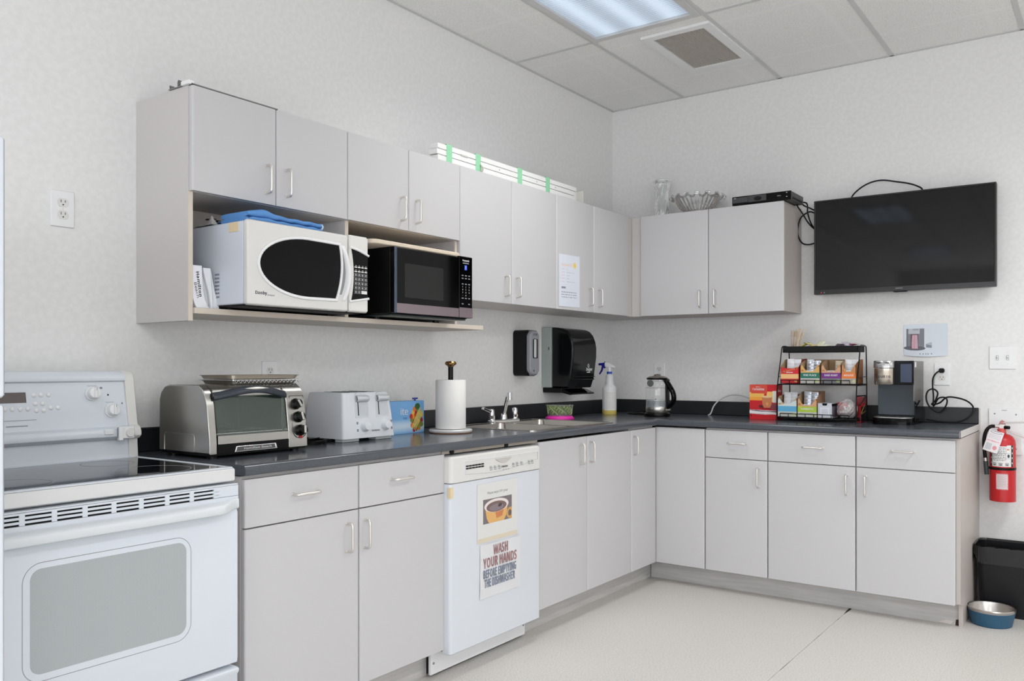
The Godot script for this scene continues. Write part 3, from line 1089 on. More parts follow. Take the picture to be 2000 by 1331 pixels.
func fridge() -> void:
	var o := lthing("refrigerator", "white refrigerator at the picture edge, in front of the range", "refrigerator", 4.935)
	pbox("body", Vector3(0, 0.02, 0.25), Vector3(0.738, 1.65, 0.94), M.enamel, o, 0.004)
	pbox("freezer_door", Vector3(0.0, 1.146, 0.943), Vector3(0.743, 1.652, 1.005), M.enamel, o, 0.006)
	pbox("fridge_door", Vector3(0.0, 0.1, 0.943), Vector3(0.742, 1.134, 1.005), M.enamel, o, 0.006)
	pbox("hinge_cover", Vector3(0.66, 1.65, 0.90), Vector3(0.728, 1.666, 0.985), M.white, o, 0.004)
	pbox("plinth", Vector3(0.02, 0.0, 0.3), Vector3(0.7, 0.095, 0.95), M.darkgrey, o)
	for y in [[1.17, 1.4], [0.75, 1.1]]:
		var m := MB.new()
		m.tube([Vector3(0.05, y[0], 1.0), Vector3(0.05, y[0] + 0.02, 1.03), Vector3(0.05, y[1] - 0.02, 1.03), Vector3(0.05, y[1], 1.0)], 0.011, 10)
		put(m, "handle", M.enamel2, o)

func white_microwave() -> void:
	var o := lthing("microwave", "white microwave with a dark oval door window on the long shelf", "microwave", 3.228, 1.4)
	var W := 0.545
	pbox("body", Vector3(0.002, 0.012, 0.06), Vector3(W - 0.002, 0.284, 0.432), mat(Color8(218, 224, 234), 0.35), o, 0.004)
	for p in [Vector3(0.05, 0, 0.12), Vector3(W - 0.05, 0, 0.12), Vector3(0.05, 0, 0.29), Vector3(W - 0.05, 0, 0.29)]:
		put_cyl("foot", p, p + Vector3(0, 0.013, 0), 0.014, M.black, o, -1.0, 14)
	pbox("base_plate", Vector3(0.012, 0.006, 0.07), Vector3(W - 0.012, 0.012, 0.42), M.blackmat, o)
	var xd := 0.444
	var door := pbox("door", Vector3(0, 0.008, 0.432), Vector3(xd - 0.0012, 0.288, 0.458), M.cream, o, 0.008)
	var w := PackedVector2Array()
	for k in 25:
		var a := PI / 2 + PI * k / 24
		w.append(Vector2(0.25 + 0.202 * cos(a), 0.148 + 0.098 * sin(a)))
	for k in 13:
		var t := -1.0 + 2.0 * k / 12
		w.append(Vector2(0.384 + 0.016 * (1 - t * t) + 0.008 * t, 0.148 + 0.096 * t))
	var m0 := MB.new()
	var rim := m0.inset(w, -0.011)
	put_ring("window_rim", rim, w, 0.457, 0.464, M.white, door, 0.003)
	put_prism("window", w, 0.457, 0.4595, M.blackgloss, door, 0.0, "dark oval glass window")
	var h := MB.new()
	h.surf(func(u: float, v: float) -> Vector3:
		var y := lerpf(0.047, 0.246, u)
		var t := 2.0 * u - 1.0
		var a := TAU * v
		var c := 0.414 + 0.02 * (1.0 - t * t) - 0.004 * t
		return Vector3(c + 0.009 * cos(a), y, 0.459 + (0.015 * (1.0 - pow(absf(t), 3.0)) + 0.002) * maxf(sin(a), -0.2)), 20, 14)
	put(h, "handle", M.white, door)
	var gap := PackedVector2Array()
	for k in 11:
		var t := -1.0 + 2.0 * k / 10
		gap.append(Vector2(0.423 - 0.016 + 0.018 * (1 - t * t), 0.148 + 0.08 * t))
	for k in 11:
		var t := 1.0 - 2.0 * k / 10
		gap.append(Vector2(0.392 + 0.012 * (1 - t * t), 0.148 + 0.08 * t))
	put_prism("handle_recess", gap, 0.4575, 0.4583, M.midgrey, door)
	lettering("Danby", Vector3(0.054, 0.05, 0.4583), 0.0105, mat(Color8(40, 52, 78), 0.5), door, 0.046, "Droid Sans", 700)
	lettering("designer", Vector3(0.094, 0.045, 0.4583), 0.005, M.inkgrey, door, 0.03)
	var cp := pbox("control_panel", Vector3(xd + 0.0012, 0.008, 0.432), Vector3(W, 0.292, 0.457), M.offwhite, o, 0.008)
	var pane := PackedVector2Array()
	for k in 9:
		var t := -1.0 + 2.0 * k / 8
		pane.append(Vector2(0.458 + 0.009 * (1 - t * t), 0.148 - 0.1 * t))
	pane = pv([0.452, 0.245])
	for k in 9:
		var t := -1.0 + 2.0 * k / 8
		pane.append(Vector2(0.4545 + 0.013 * (1 - t * t), 0.146 - 0.096 * t))
	pane.append(Vector2(0.538, 0.066))
	pane.append(Vector2(0.538, 0.222))
	put_prism("keypad", pane, 0.4565, 0.4578, M.blackgloss, cp, 0.0, "black keypad with white key outlines")
	var bow := MB.new()
	bow.tube([Vector3(0.447, 0.246, 0.457), Vector3(0.49, 0.238, 0.458), Vector3(0.543, 0.222, 0.457)], 0.0045, 8)
	bow.tube([Vector3(0.447, 0.046, 0.457), Vector3(0.49, 0.053, 0.458), Vector3(0.543, 0.062, 0.457)], 0.0045, 8)
	put(bow, "panel_rim", M.white, cp)
	for r in 7:
		for c in 4:
			var x := 0.477 + 0.0168 * c
			var y := 0.178 - 0.0158 * r
			if r == 6 and c == 2:
				pbox("key", Vector3(x - 0.006, y - 0.006, 0.4578), Vector3(x + 0.023, y + 0.006, 0.4584), M.offwhite, cp, 0.0005)
				continue
			if r == 6 and c == 3:
				continue
			if r < 2:
				pbox("key", Vector3(x - 0.0065, y - 0.0055, 0.4578), Vector3(x + 0.0065, y - 0.001, 0.4584), M.offwhite, cp, 0.0003)
				pbox("key_mark", Vector3(x - 0.003, y + 0.001, 0.4578), Vector3(x + 0.004, y + 0.004, 0.4582), M.midgrey, cp, 0.0)
			else:
				put_ring("key", rr(x - 0.007, y - 0.0062, x + 0.007, y + 0.0062, 0.001, 1), rr(x - 0.0058, y - 0.005, x + 0.0058, y + 0.005, 0.001, 1), 0.4578, 0.4584, M.midgrey, cp)
				pbox("key_mark", Vector3(x - 0.0018, y - 0.003, 0.4578), Vector3(x + 0.0018, y + 0.003, 0.4583), M.offwhite, cp, 0.0)
	var tp := MB.new()
	tp.box(Vector3(-0.0004, 0.25, 0.361), Vector3(0.002, 0.281, 0.41), 0.0)
	put(tp, "masking_tape", M.tape, o)
	for k in 7:
		pbox("vent_slot", Vector3(0.0012, 0.112 - 0.0125 * k, 0.283), Vector3(0.0024, 0.118 - 0.0125 * k, 0.307), M.midgrey, o, 0.0)
	# what lies on it and beside it
	var blue := mat(Color8(92, 146, 208), 0.9)
	var t := lthing("folded_towel", "sky blue towel folded into a flat pad on the white microwave", "towel", 3.20, 1.686, 0.275)
	for k in 2:
		var m := MB.new()
		var y0 := 0.0165 * k
		m.surf(func(u: float, v: float) -> Vector3:
			var a := TAU * v
			var hump := 0.010 * exp(-pow((u - 0.2) / 0.16, 2.0)) * (k + 0.4) - 0.005 * exp(-pow((u - 0.0) / 0.05, 2.0))
			var c := cos(a)
			var s := sin(a)
			var zc := signf(c) * pow(absf(c), 0.35)
			var ys := signf(s) * pow(absf(s), 0.6)
			return Vector3(lerpf(0.0, 0.315, u), y0 + 0.0088 + 0.0085 * ys + hump * (0.5 + 0.5 * ys) + 0.0012 * sin(u * 31.0 + k), 0.078 + 0.078 * zc * (1.0 - 0.06 * pow(absf(2 * u - 1), 8.0))), 60, 28)
		for ex in [0.0, 0.315]:
			var cap := PackedVector2Array()
			for q in 28:
				var a := TAU * q / 28
				var c := cos(a)
				var s := sin(a)
				cap.append(Vector2(0.078 + 0.0733 * signf(c) * pow(absf(c), 0.35), y0 + 0.0088 + 0.0085 * signf(s) * pow(absf(s), 0.6)))
			xprism(m, cap, ex - 0.001, ex + 0.001)
		put(m, "towel_fold", blue, t)
	var e := put_tube("hem", [Vector3(0.312, 0.012, 0.15), Vector3(0.318, 0.02, 0.152), Vector3(0.314, 0.03, 0.15)], 0.003, mat(Color8(190, 212, 235), 0.9), t)
	var bag := lthing("plastic_bag", "crumpled white plastic bag with black print, behind the blue towel on the microwave", "bag", 3.222, 1.686, 0.16)
	var bm := MB.new()
	bm.surf(func(u: float, v: float) -> Vector3:
		var x := lerpf(0.0, 0.07, u)
		var z := lerpf(0.0, 0.1, v)
		return Vector3(x, 0.001 + 0.03 * sin(PI * u) * sin(PI * v) * (0.7 + 0.5 * sin(u * 9.0 + v * 7.0)) + 0.004 * sin(u * 25.0) * sin(v * 21.0) * sin(PI * u) * sin(PI * v), z), 24, 24, 0.001)
	put(bm, "bag_body", mat(Color8(226, 224, 220), 0.4), bag)
	for s in [[0.03, 0.05, 0.018], [0.045, 0.08, 0.011]]:
		var sm := MB.new()
		sm.surf(func(u: float, v: float) -> Vector3: return Vector3(s[0] + 0.012 * (u - 0.5), s[2] + 0.009 + 0.003 * sin(v * 6), s[1] + 0.05 * (v - 0.5)), 6, 8, 0.001)
		put(sm, "print_stripe", M.black, bag)
	var pk := lthing("blue_packet", "dark blue foil packet lying behind the towel on the white microwave", "packet", 3.145, 1.686, 0.07)
	var pm := MB.new()
	pm.surf(func(u: float, v: float) -> Vector3: return Vector3(lerpf(0, 0.12, u), 0.002 + 0.034 * pow(sin(PI * v), 0.5) * pow(sin(PI * u), 0.4) + 0.003 * sin(u * 30.0) * sin(PI * v), lerpf(0.0, 0.13, v)), 24, 18, 0.001)
	put(pm, "packet_body", mat(Color8(34, 92, 170), 0.3), pk)

func booklets() -> void:
	var wh := mat(Color8(238, 240, 244), 0.6)
	var outl := [
		pv([0.0, 0.1386, 0.037, 0.1396, 0.0385, 0.10, 0.041, 0.061, 0.048, 0.03, 0.058, 0.009, 0.068, 0.001, 0.05, 0.0, 0.017, 0.0, 0.010, 0.012, 0.004, 0.03, 0.001, 0.055]),
		pv([0.0435, 0.134, 0.072, 0.134, 0.0735, 0.11, 0.076, 0.08, 0.0795, 0.045, 0.0815, 0.015, 0.0815, 0.0, 0.0725, 0.0, 0.072, 0.02, 0.066, 0.055, 0.055, 0.09, 0.046, 0.12]),
		pv([0.0745, 0.131, 0.0785, 0.12, 0.084, 0.09, 0.094, 0.05, 0.104, 0.02, 0.109, 0.0, 0.084, 0.0, 0.084, 0.03, 0.081, 0.07, 0.0765, 0.11])]
	var labels := ["white curled instruction booklet with a printed maker name, against the cabinet side", "plain white curled booklet in the middle beside the white microwave", "plain white curled booklet leaning on the side of the white microwave"]
	for k in 3:
		var o := lthing("instruction_booklet", labels[k], "booklet", 3.3225, 1.4, 0.2)
		var m := MB.new()
		m.prism(outl[k], 0.02, 0.098 - 0.004 * k, 0.0012)
		put(m, "cover", wh, o)
		if k == 0:
			lettering("Hamilton", Vector3(0.0255, 0.078, 0.0985), 0.0105, M.ink, o, 0.082, "Droid Sans", 700, Vector3(0, 0, -1.42))
			lettering("Beach", Vector3(0.0165, 0.058, 0.0985), 0.009, M.ink, o, 0.05, "Droid Sans", 400, Vector3(0, 0, -1.35))
			put_prism("page_gap", pv([0.040, 0.12, 0.0425, 0.118, 0.053, 0.09, 0.063, 0.055, 0.0695, 0.02, 0.068, 0.004, 0.06, 0.010, 0.050, 0.03, 0.043, 0.061, 0.0405, 0.10]), 0.02, 0.085, mat(Color8(206, 209, 214), 0.7), o)

func black_microwave() -> void:
	var o := lthing("microwave", "black microwave with a mauve steel strip, under a cutting board", "microwave", 2.540, 1.4)
	var W := 0.488
	pbox("body", Vector3(0.002, 0.016, 0.06), Vector3(W - 0.002, 0.278, 0.425), M.black, o, 0.004)
	for p in [Vector3(0.06, 0, 0.12), Vector3(W - 0.06, 0, 0.12), Vector3(0.06, 0, 0.29), Vector3(W - 0.06, 0, 0.29)]:
		put_cyl("foot", p, p + Vector3(0, 0.017, 0), 0.015, M.black, o, -1.0, 14)
	pbox("base_plate", Vector3(0.01, 0.009, 0.07), Vector3(W - 0.01, 0.016, 0.42), mat(Color8(40, 52, 52), 0.3), o)
	var xd := 0.396
	var dg := MB.new()
	dg.box(Vector3(0, 0.018, 0.425), Vector3(xd - 0.001, 0.277, 0.45), 0.003)
	var door := put(dg, "door", M.blackgloss, o)
	pbox("trim_strip", Vector3(0.0, 0.018, 0.449), Vector3(0.014, 0.277, 0.452), mat(Color8(86, 96, 112), 0.25, 0.7), door, 0.001)
	var mauve := mat(Color8(150, 136, 142), 0.3, 0.8)
	pbox("steel_strip", Vector3(0.014, 0.019, 0.449), Vector3(xd - 0.002, 0.057, 0.4515), mauve, door, 0.0008)
	put_prism("window", rr(0.058, 0.082, 0.293, 0.217, 0.003, 2), 0.4495, 0.4508, mat(Color8(24, 25, 24), 0.1, 0.0, 0.4), door)
	var cp := pbox("control_panel", Vector3(xd + 0.001, 0.018, 0.425), Vector3(W, 0.283, 0.45), M.blackgloss, o, 0.003)
	pbox("steel_strip", Vector3(xd + 0.002, 0.019, 0.449), Vector3(W - 0.001, 0.062, 0.4515), mauve, cp, 0.0008)
	lettering("Panasonic", Vector3(0.442, 0.265, 0.4502), 0.0075, M.inkwhite, cp, 0.045, "Droid Sans", 700)
	lettering("INVERTER", Vector3(0.442, 0.2535, 0.4502), 0.004, M.inkwhite, cp, 0.04)
	var lit := mat(Color8(20, 40, 120), 0.3)
	lit.emission_enabled = true
	lit.emission = Color8(60, 110, 255)
	lit.emission_energy_multiplier = 0.7
	pbox("lit_display", Vector3(0.433, 0.224, 0.4495), Vector3(0.449, 0.245, 0.4504), lit, cp, 0.0, "blue lit display")
	pbox("display_digit", Vector3(0.4395, 0.228, 0.4504), Vector3(0.4425, 0.242, 0.4507), M.inkwhite, cp, 0.0)
	for r in 11:
		if r == 2 or r == 9:
			continue
		for c in 3:
			if r == 10 and c == 1:
				continue
			var x := 0.42 + 0.022 * c
			var y := 0.2 - 0.0122 * r
			if r >= 4 and r < 8:
				lettering(["1", "2", "3", "4", "5", "6", "7", "8", "9", "-", "0", "-"][(r - 4) * 3 + c], Vector3(x, y, 0.4502), 0.0062, M.inkwhite, cp)
			else:
				pbox("key_mark", Vector3(x - 0.006, y - 0.0022, 0.45), Vector3(x + 0.006, y + 0.0022, 0.4503), M.inkgrey, cp, 0.0)
	var b := lthing("cutting_board", "pale beige cutting board lying on top of the black microwave", "cutting board", 2.646, 1.679, 0.15)
	var m := MB.new()
	m.T = Transform3D(Basis(Vector3.RIGHT, -PI / 2), Vector3.ZERO)
	m.prism(rr(0, -0.292, 0.535, 0.0, 0.03), 0.0, 0.018, 0.005, 0.005)
	put(m, "board", mat(Color8(222, 208, 188), 0.5), b)

func dishwasher() -> void:
	var o := lthing("dishwasher", "white dishwasher with two taped paper notices between the base cabinets", "dishwasher", 2.452)
	var W := 0.617
	pbox("body", Vector3(0.01, 0.101, 0.06), Vector3(W - 0.0, 0.862, 0.62), M.midgrey, o)
	pbox("lower_frame", Vector3(0.01, 0.0, 0.06), Vector3(W - 0.01, 0.101, 0.55), M.darkgrey, o)
	var blue := mat(Color8(216, 221, 228), 0.3)
	var dm := MB.new()
	dm.T = Transform3D(Basis(Vector3.RIGHT, -PI / 2), Vector3(0, 0.098, 0))
	var pl := func(zf: float, r: float) -> PackedVector2Array:
		var p := PackedVector2Array([Vector2(0, -0.62)])
		for s in 7:
			var a := PI - PI / 2 * s / 6
			p.append(Vector2(r + r * cos(a), -(zf - r) - r * sin(a)))
		for s in 7:
			var a := PI / 2 - PI / 2 * s / 6
			p.append(Vector2(W - r + r * cos(a), -(zf - r) - r * sin(a)))
		p.append(Vector2(W, -0.62))
		return p
	dm.prism(pl.call(0.66, 0.014), 0.0, 0.657, 0.003, 0.003)
	put(dm, "door", blue, o)
	var cm := MB.new()
	cm.T = Transform3D(Basis(Vector3.RIGHT, -PI / 2), Vector3(0, 0.757, 0))
	cm.prism(pl.call(0.664, 0.018), 0.0, 0.103, 0.008, 0.003)
	var cp := put(cm, "control_panel", M.cream, o)
	# bowed insert
	var ins := PackedVector2Array([Vector2(0.085, 0.837), Vector2(0.085, 0.785)])
	for k in 13:
		var u := float(k) / 12
		ins.append(Vector2(0.085 + 0.505 * u, 0.785 - 0.010 * sin(PI * minf(u * 1.1, 1.0)) + 0.018 * pow(u, 3.0)))
	ins.append(Vector2(0.59, 0.837))
	put_prism("control_insert", ins, 0.6635, 0.6665, blue, cp, 0.0015)
	var lip := PackedVector2Array()
	for k in 13:
		var u := float(k) / 12
		lip.append(Vector2(0.28 + 0.115 * u, 0.8285 - 0.02 * sin(PI * u)))
	put_prism("latch_recess", lip, 0.6645, 0.6675, mat(Color8(196, 192, 186), 0.5), cp, 0.0008)
	for r in 2:
		for c in 6:
			pbox("vent_slot", Vector3(0.09 + 0.0195 * c, 0.8145 - 0.0095 * r, 0.664), Vector3(0.1045 + 0.0195 * c, 0.8195 - 0.0095 * r, 0.6672), M.dark, cp, 0.0)
	lettering("Amana", Vector3(0.342, 0.7945, 0.6666), 0.008, M.ink, cp, 0.045, "Droid Serif", 700)
	for x in [0.25, 0.278, 0.306, 0.405, 0.433, 0.465, 0.52, 0.545]:
		pbox("key_mark", Vector3(x - 0.008, 0.794, 0.6662), Vector3(x + 0.008, 0.797, 0.6669), M.inkgrey, cp, 0.0)
		pbox("key_mark", Vector3(x - 0.006, 0.787, 0.6662), Vector3(x + 0.009, 0.7895, 0.6669), M.inkgrey, cp, 0.0)
		pbox("key_mark", Vector3(x - 0.009, 0.800, 0.6662), Vector3(x + 0.004, 0.802, 0.6669), M.inkgrey, cp, 0.0)
	for x in [0.335, 0.352, 0.37]:
		pbox("key_mark", Vector3(x - 0.0015, 0.7785, 0.6662), Vector3(x + 0.0015, 0.7825, 0.6669), M.inkgrey, cp, 0.0)
	pbox("masking_tape", Vector3(0.0, 0.7, 0.645), Vector3(0.018, 0.742, 0.6606), M.tape, o, 0.0)
	pbox("toe_panel", Vector3(-0.022, 0.012, 0.568), Vector3(W - 0.005, 0.1, 0.58), mat(Color8(236, 237, 239), 0.4), o, 0.001)
	for x in [-0.006, W - 0.018]:
		put_cyl("screw", Vector3(x, 0.055, 0.58), Vector3(x, 0.055, 0.582), 0.005, M.midgrey, o, -1.0, 12)
	pbox("mounting_rail", Vector3(0.002, 0.866, 0.56), Vector3(W + 0.03, 0.88, 0.615), mat(Color8(190, 180, 168), 0.6), o, 0.001)
	for x in [0.06, 0.42]:
		put_cyl("rail_clip", Vector3(x, 0.874, 0.615), Vector3(x, 0.874, 0.62), 0.012, M.dark, o, -1.0, 12)
	# notices
	var a := lthing("paper_notice", "stained notice with a photo of an orange coffee mug, on the dishwasher", "notice", 2.288, 0.0, 0.661)
	pbox("plastic_sleeve", Vector3(0, 0.497, 0), Vector3(0.276, 0.735, 0.0012), mat(Color8(222, 222, 220), 0.25), a, 0.0)
	var ph := paper(160, 120, Color8(120, 112, 116))
	ink_oval(ph, 0.95, 0.75, 0.14, 0.24, Color8(206, 158, 92))
	ink_oval(ph, 0.93, 0.75, 0.06, 0.13, Color8(104, 92, 90))
	ink_poly(ph, pv([0.06, 0.3, 0.86, 0.3, 0.80, 0.8, 0.72, 1.0, 0.2, 1.0, 0.12, 0.8]), Color8(224, 176, 108))
	ink_poly(ph, pv([0.4, 0.52, 0.72, 0.5, 0.66, 0.8, 0.46, 0.86]), Color8(204, 128, 78))
	ink_oval(ph, 0.46, 0.31, 0.42, 0.28, Color8(232, 222, 218))
	ink_oval(ph, 0.46, 0.36, 0.35, 0.22, Color8(122, 98, 94))
	ink_oval(ph, 0.46, 0.40, 0.25, 0.14, Color8(134, 122, 128))
	ink_oval(ph, 0.58, 0.33, 0.06, 0.08, Color8(70, 56, 56), 0.6)
	var pm := MB.new()
	pm.prism(rr(0.038, 0.571, 0.234, 0.670, 0.0005, 1), 0.0012, 0.0017)
	put(pm, "mug_photo", printed(ph, 0.3), a)
	lettering("Please wipe OFF your", Vector3(0.136, 0.694, 0.0014), 0.010, M.inkgrey, a, 0.139)
	pbox("stained_edge", Vector3(0.003, 0.498, 0.0011), Vector3(0.273, 0.516, 0.0014), mat(Color8(216, 206, 186), 0.5), a, 0.0)
	var b := lthing("paper_notice", "crumpled white wash your hands notice below the mug notice", "notice", 2.272, 0.0, 0.661)
	var bm := MB.new()
	bm.surf(func(u: float, v: float) -> Vector3: return Vector3(0.278 * u + 0.004 * v, 0.272 + 0.216 * v, 0.0018 + 0.0014 * sin(u * 9.0 + v * 5.0) * sin(v * 8.0)), 24, 18, 0.0012)
	put(bm, "sheet", mat(Color8(222, 223, 226), 0.35), b)
	var c1 := mat(Color8(156, 112, 114), 0.6)
	var c2 := mat(Color8(118, 128, 148), 0.6)
	lettering("WASH", Vector3(0.139, 0.459, 0.0042), 0.040, c1, b, 0.100, "Droid Sans", 700)
	lettering("YOUR HANDS", Vector3(0.136, 0.412, 0.0042), 0.040, c1, b, 0.229, "Droid Sans", 700)
	lettering("BEFORE EMPTYING", Vector3(0.134, 0.368, 0.0042), 0.034, c2, b, 0.224, "Droid Sans", 700)
	lettering("THE DISHWASHER", Vector3(0.132, 0.330, 0.0042), 0.034, c2, b, 0.210, "Droid Sans", 700)

func toaster_oven() -> void:
	var o := lthing("toaster_oven", "brushed steel toaster oven with glass door and three black knobs", "toaster oven", 3.345, CT)
	var W := 0.396
	var y0 := 0.016
	var prof := pv([0.144, y0, 0.425, y0, 0.424, 0.06, 0.410, 0.17, 0.398, 0.205, 0.385, 0.222, 0.365, 0.234, 0.20, 0.234, 0.175, 0.228, 0.155, 0.21, 0.146, 0.185])
	var shell := MB.new()
	xprism(shell, prof, 0.0, 0.03, 0.004)
	var sh := put(shell, "side_shell", M.brushed, o)
	var rs := MB.new()
	xprism(rs, prof, 0.312, W, 0.004)
	put(rs, "control_panel", M.brushed, o)
	var top := MB.new()
	xprism(top, pv([0.146, 0.185, 0.155, 0.21, 0.175, 0.228, 0.20, 0.234, 0.365, 0.234, 0.385, 0.222, 0.392, 0.213, 0.387, 0.205, 0.365, 0.222, 0.2, 0.222, 0.18, 0.216, 0.165, 0.2, 0.156, 0.18]), 0.03, 0.312)
	put(top, "roof", M.brushed, o)
	var cav := mat(Color8(96, 104, 98), 0.3, 0.8)
	pbox("cavity_back", Vector3(0.03, y0, 0.146), Vector3(0.312, 0.222, 0.152), cav, o, 0.0)
	pbox("cavity_floor", Vector3(0.03, y0, 0.15), Vector3(0.312, y0 + 0.03, 0.40), cav, o, 0.0)
	for x in [0.032, 0.309]:
		pbox("cavity_side", Vector3(x - 0.0015, 0.04, 0.15), Vector3(x + 0.0015, 0.22, 0.392), cav, o, 0.0)
	var rk := MB.new()
	for k in 14:
		rk.wire([Vector3(0.04 + 0.02 * k, 0.078, 0.16), Vector3(0.04 + 0.02 * k, 0.078, 0.395)], 0.0014, 5)
	rk.wire([Vector3(0.034, 0.076, 0.395), Vector3(0.308, 0.076, 0.395)], 0.002, 5)
	rk.wire([Vector3(0.034, 0.076, 0.16), Vector3(0.308, 0.076, 0.16)], 0.002, 5)
	put(rk, "oven_rack", M.chrome, o)
	# door: frame bars, tinted pane, bow handle
	var fz := func(y: float) -> float: return lerpf(0.4245, 0.400, (y - 0.06) / 0.14)
	var db := MB.new()
	xprism(db, pv([0.400, 0.046, 0.4265, 0.046, 0.426, 0.072, 0.400, 0.072]), 0.031, 0.311, 0.001)
	xprism(db, pv([0.385, 0.198, 0.403, 0.198, 0.394, 0.214, 0.380, 0.214]), 0.031, 0.311, 0.001)
	var door := put(db, "door", M.brushed, o)
	var gm := MB.new()
	xprism(gm, pv([0.4185, 0.072, 0.4215, 0.072, 0.4005, 0.199, 0.3975, 0.199]), 0.033, 0.309)
	put(gm, "glass_pane", glass(Color8(110, 140, 124), 0.08, 0.03), door, "greenish glass pane")
	var hd := MB.new()
	hd.surf(func(u: float, v: float) -> Vector3:
		var a := TAU * v
		var bow := sin(PI * u)
		var c := cos(a)
		var s := sin(a)
		return Vector3(lerpf(0.025, 0.312, u), 0.198 + 0.021 * pow(bow, 1.3) + 0.0125 * s, 0.408 + 0.026 * pow(bow, 0.8) - 0.004 + 0.009 * c - 0.004 * s), 30, 14)
	var hh := put(hd, "handle", mat(Color8(44, 50, 60), 0.35), door)
	var hs := MB.new()
	hs.surf(func(u: float, v: float) -> Vector3:
		var a := TAU * v
		var t := sin(PI * u)
		return Vector3(lerpf(0.125, 0.222, u), 0.222 + 0.006 * t * sin(a), 0.4345 + 0.007 * t * cos(a)), 16, 12)
	put(hs, "handle_inlay", M.nickel, hh)
	var st := MB.new()
	xprism(st, pv([0.40, y0, 0.4255, y0, 0.4265, 0.044, 0.40, 0.044]), 0.03, 0.312, 0.001)
	var strip := put(st, "lower_strip", M.black, o)
	put_prism("badge", pv([0.092, 0.017, 0.262, 0.017, 0.256, 0.036, 0.098, 0.036]), 0.4255, 0.4278, M.chrome, strip, 0.001)
	put_prism("badge_field", pv([0.098, 0.0195, 0.253, 0.0195, 0.25, 0.0335, 0.102, 0.0335]), 0.4278, 0.4282, mat(Color8(86, 84, 84), 0.3), strip)
	lettering("Hamilton Beach", Vector3(0.182, 0.0265, 0.4284), 0.007, M.inkwhite, strip, 0.11)
	for k in 3:
		var y: float = [0.163, 0.118, 0.072][k]
		var n := Node3D.new()
		n.name = "knob"
		o.add_child(n, true)
		n.transform = Transform3D(Basis(Vector3.RIGHT, -0.16), Vector3([0.352, 0.358, 0.362][k], y, fz.call(y) + 0.002))
		var m := MB.new()
		m.T = Transform3D(Basis(Vector3.RIGHT, PI / 2), Vector3.ZERO)
		m.lathe([Vector2(0.0195, -0.004), Vector2(0.0195, 0.006), Vector2(0.0155, 0.010), Vector2(0.015, 0.024), Vector2(0.0, 0.0255)], 24)
		put(m, "dial", M.black, n)
		var g := MB.new()
		g.T = Transform3D(Basis(Vector3.BACK, 0.5 - 0.3 * k), Vector3.ZERO)
		g.box(Vector3(-0.0055, -0.0145, 0.022), Vector3(0.0055, 0.0145, 0.031), 0.003)
		put(g, "grip", M.steel, n)
	put_ring("trim_line", rr(0.33, 0.040, 0.392, 0.19, [0.03, 0.03, 0.003, 0.003], 6), rr(0.3315, 0.0415, 0.3905, 0.1885, [0.0285, 0.0285, 0.002, 0.002], 6), 0.0, 0.0012, M.darkgrey, o).transform = Transform3D(Basis(Vector3.RIGHT, -0.16), Vector3(0, 0.005, 0.433))
	put_prism("warning_mark", oval(0.364, 0.048, 0.009, 0.005, 16), 0.4252, 0.4262, M.red, o)
	var ls := MB.new()
	ls.T = Transform3D(Basis(Vector3.UP, -PI / 2), Vector3.ZERO)
	ls.ring(rr(0.175, y0 + 0.004, 0.345, 0.078, [0.001, 0.001, 0.012, 0.012], 4), rr(0.1775, y0 + 0.0035, 0.3425, 0.0755, [0.0008, 0.0008, 0.010, 0.010], 4), -0.001, 0.0012)
	put(ls, "side_emboss", M.steel, sh)
	var bs := MB.new()
	bs.box(Vector3(0.004, 0.0085, 0.155), Vector3(W - 0.004, y0, 0.418), 0.002)
	put(bs, "base", M.black, o)
	for p in [Vector3(0.03, 0, 0.18), Vector3(W - 0.03, 0, 0.18), Vector3(0.03, 0, 0.395), Vector3(W - 0.035, 0, 0.395)]:
		put_cyl("foot", p, p + Vector3(0, 0.012, 0), 0.016, M.black, o, -1.0, 14)
	# trays on its roof
	var tin := mat(Color8(150, 142, 130), 0.35, 0.9)
	var t1 := lthing("broiler_pan", "shallow dark pan with a wire grid, lower of two on the toaster oven", "pan", 3.215, CT + 0.2345, 0.168)
	pan(t1, 0.29, 0.19, 0.012, mat(Color8(96, 92, 86), 0.4, 0.9))
	var gr := MB.new()
	for k in 18:
		gr.wire([Vector3(0.008 + 0.0163 * k, 0.014, 0.003), Vector3(0.008 + 0.0163 * k, 0.014, 0.192)], 0.0014, 5)
	gr.wire([Vector3(0.004, 0.0138, 0.193), Vector3(0.288, 0.0138, 0.193), Vector3(0.288, 0.0138, 0.003), Vector3(0.004, 0.0138, 0.003), Vector3(0.004, 0.0138, 0.193)], 0.0022, 6)
	for k in 17:
		gr.wire([Vector3(0.008 + 0.0163 * k, 0.0135, 0.194), Vector3(0.016 + 0.0163 * k, 0.004, 0.193)], 0.0012, 5)
		gr.wire([Vector3(0.016 + 0.0163 * k, 0.004, 0.193), Vector3(0.0243 + 0.0163 * k, 0.0135, 0.194)], 0.0012, 5)
	put(gr, "wire_grid", M.chrome, t1)
	var t2 := lthing("baking_tray", "thin grey baking tray, topmost on the toaster oven", "tray", 3.22, CT + 0.2515, 0.165)
	pan(t2, 0.30, 0.195, 0.0125, tin)

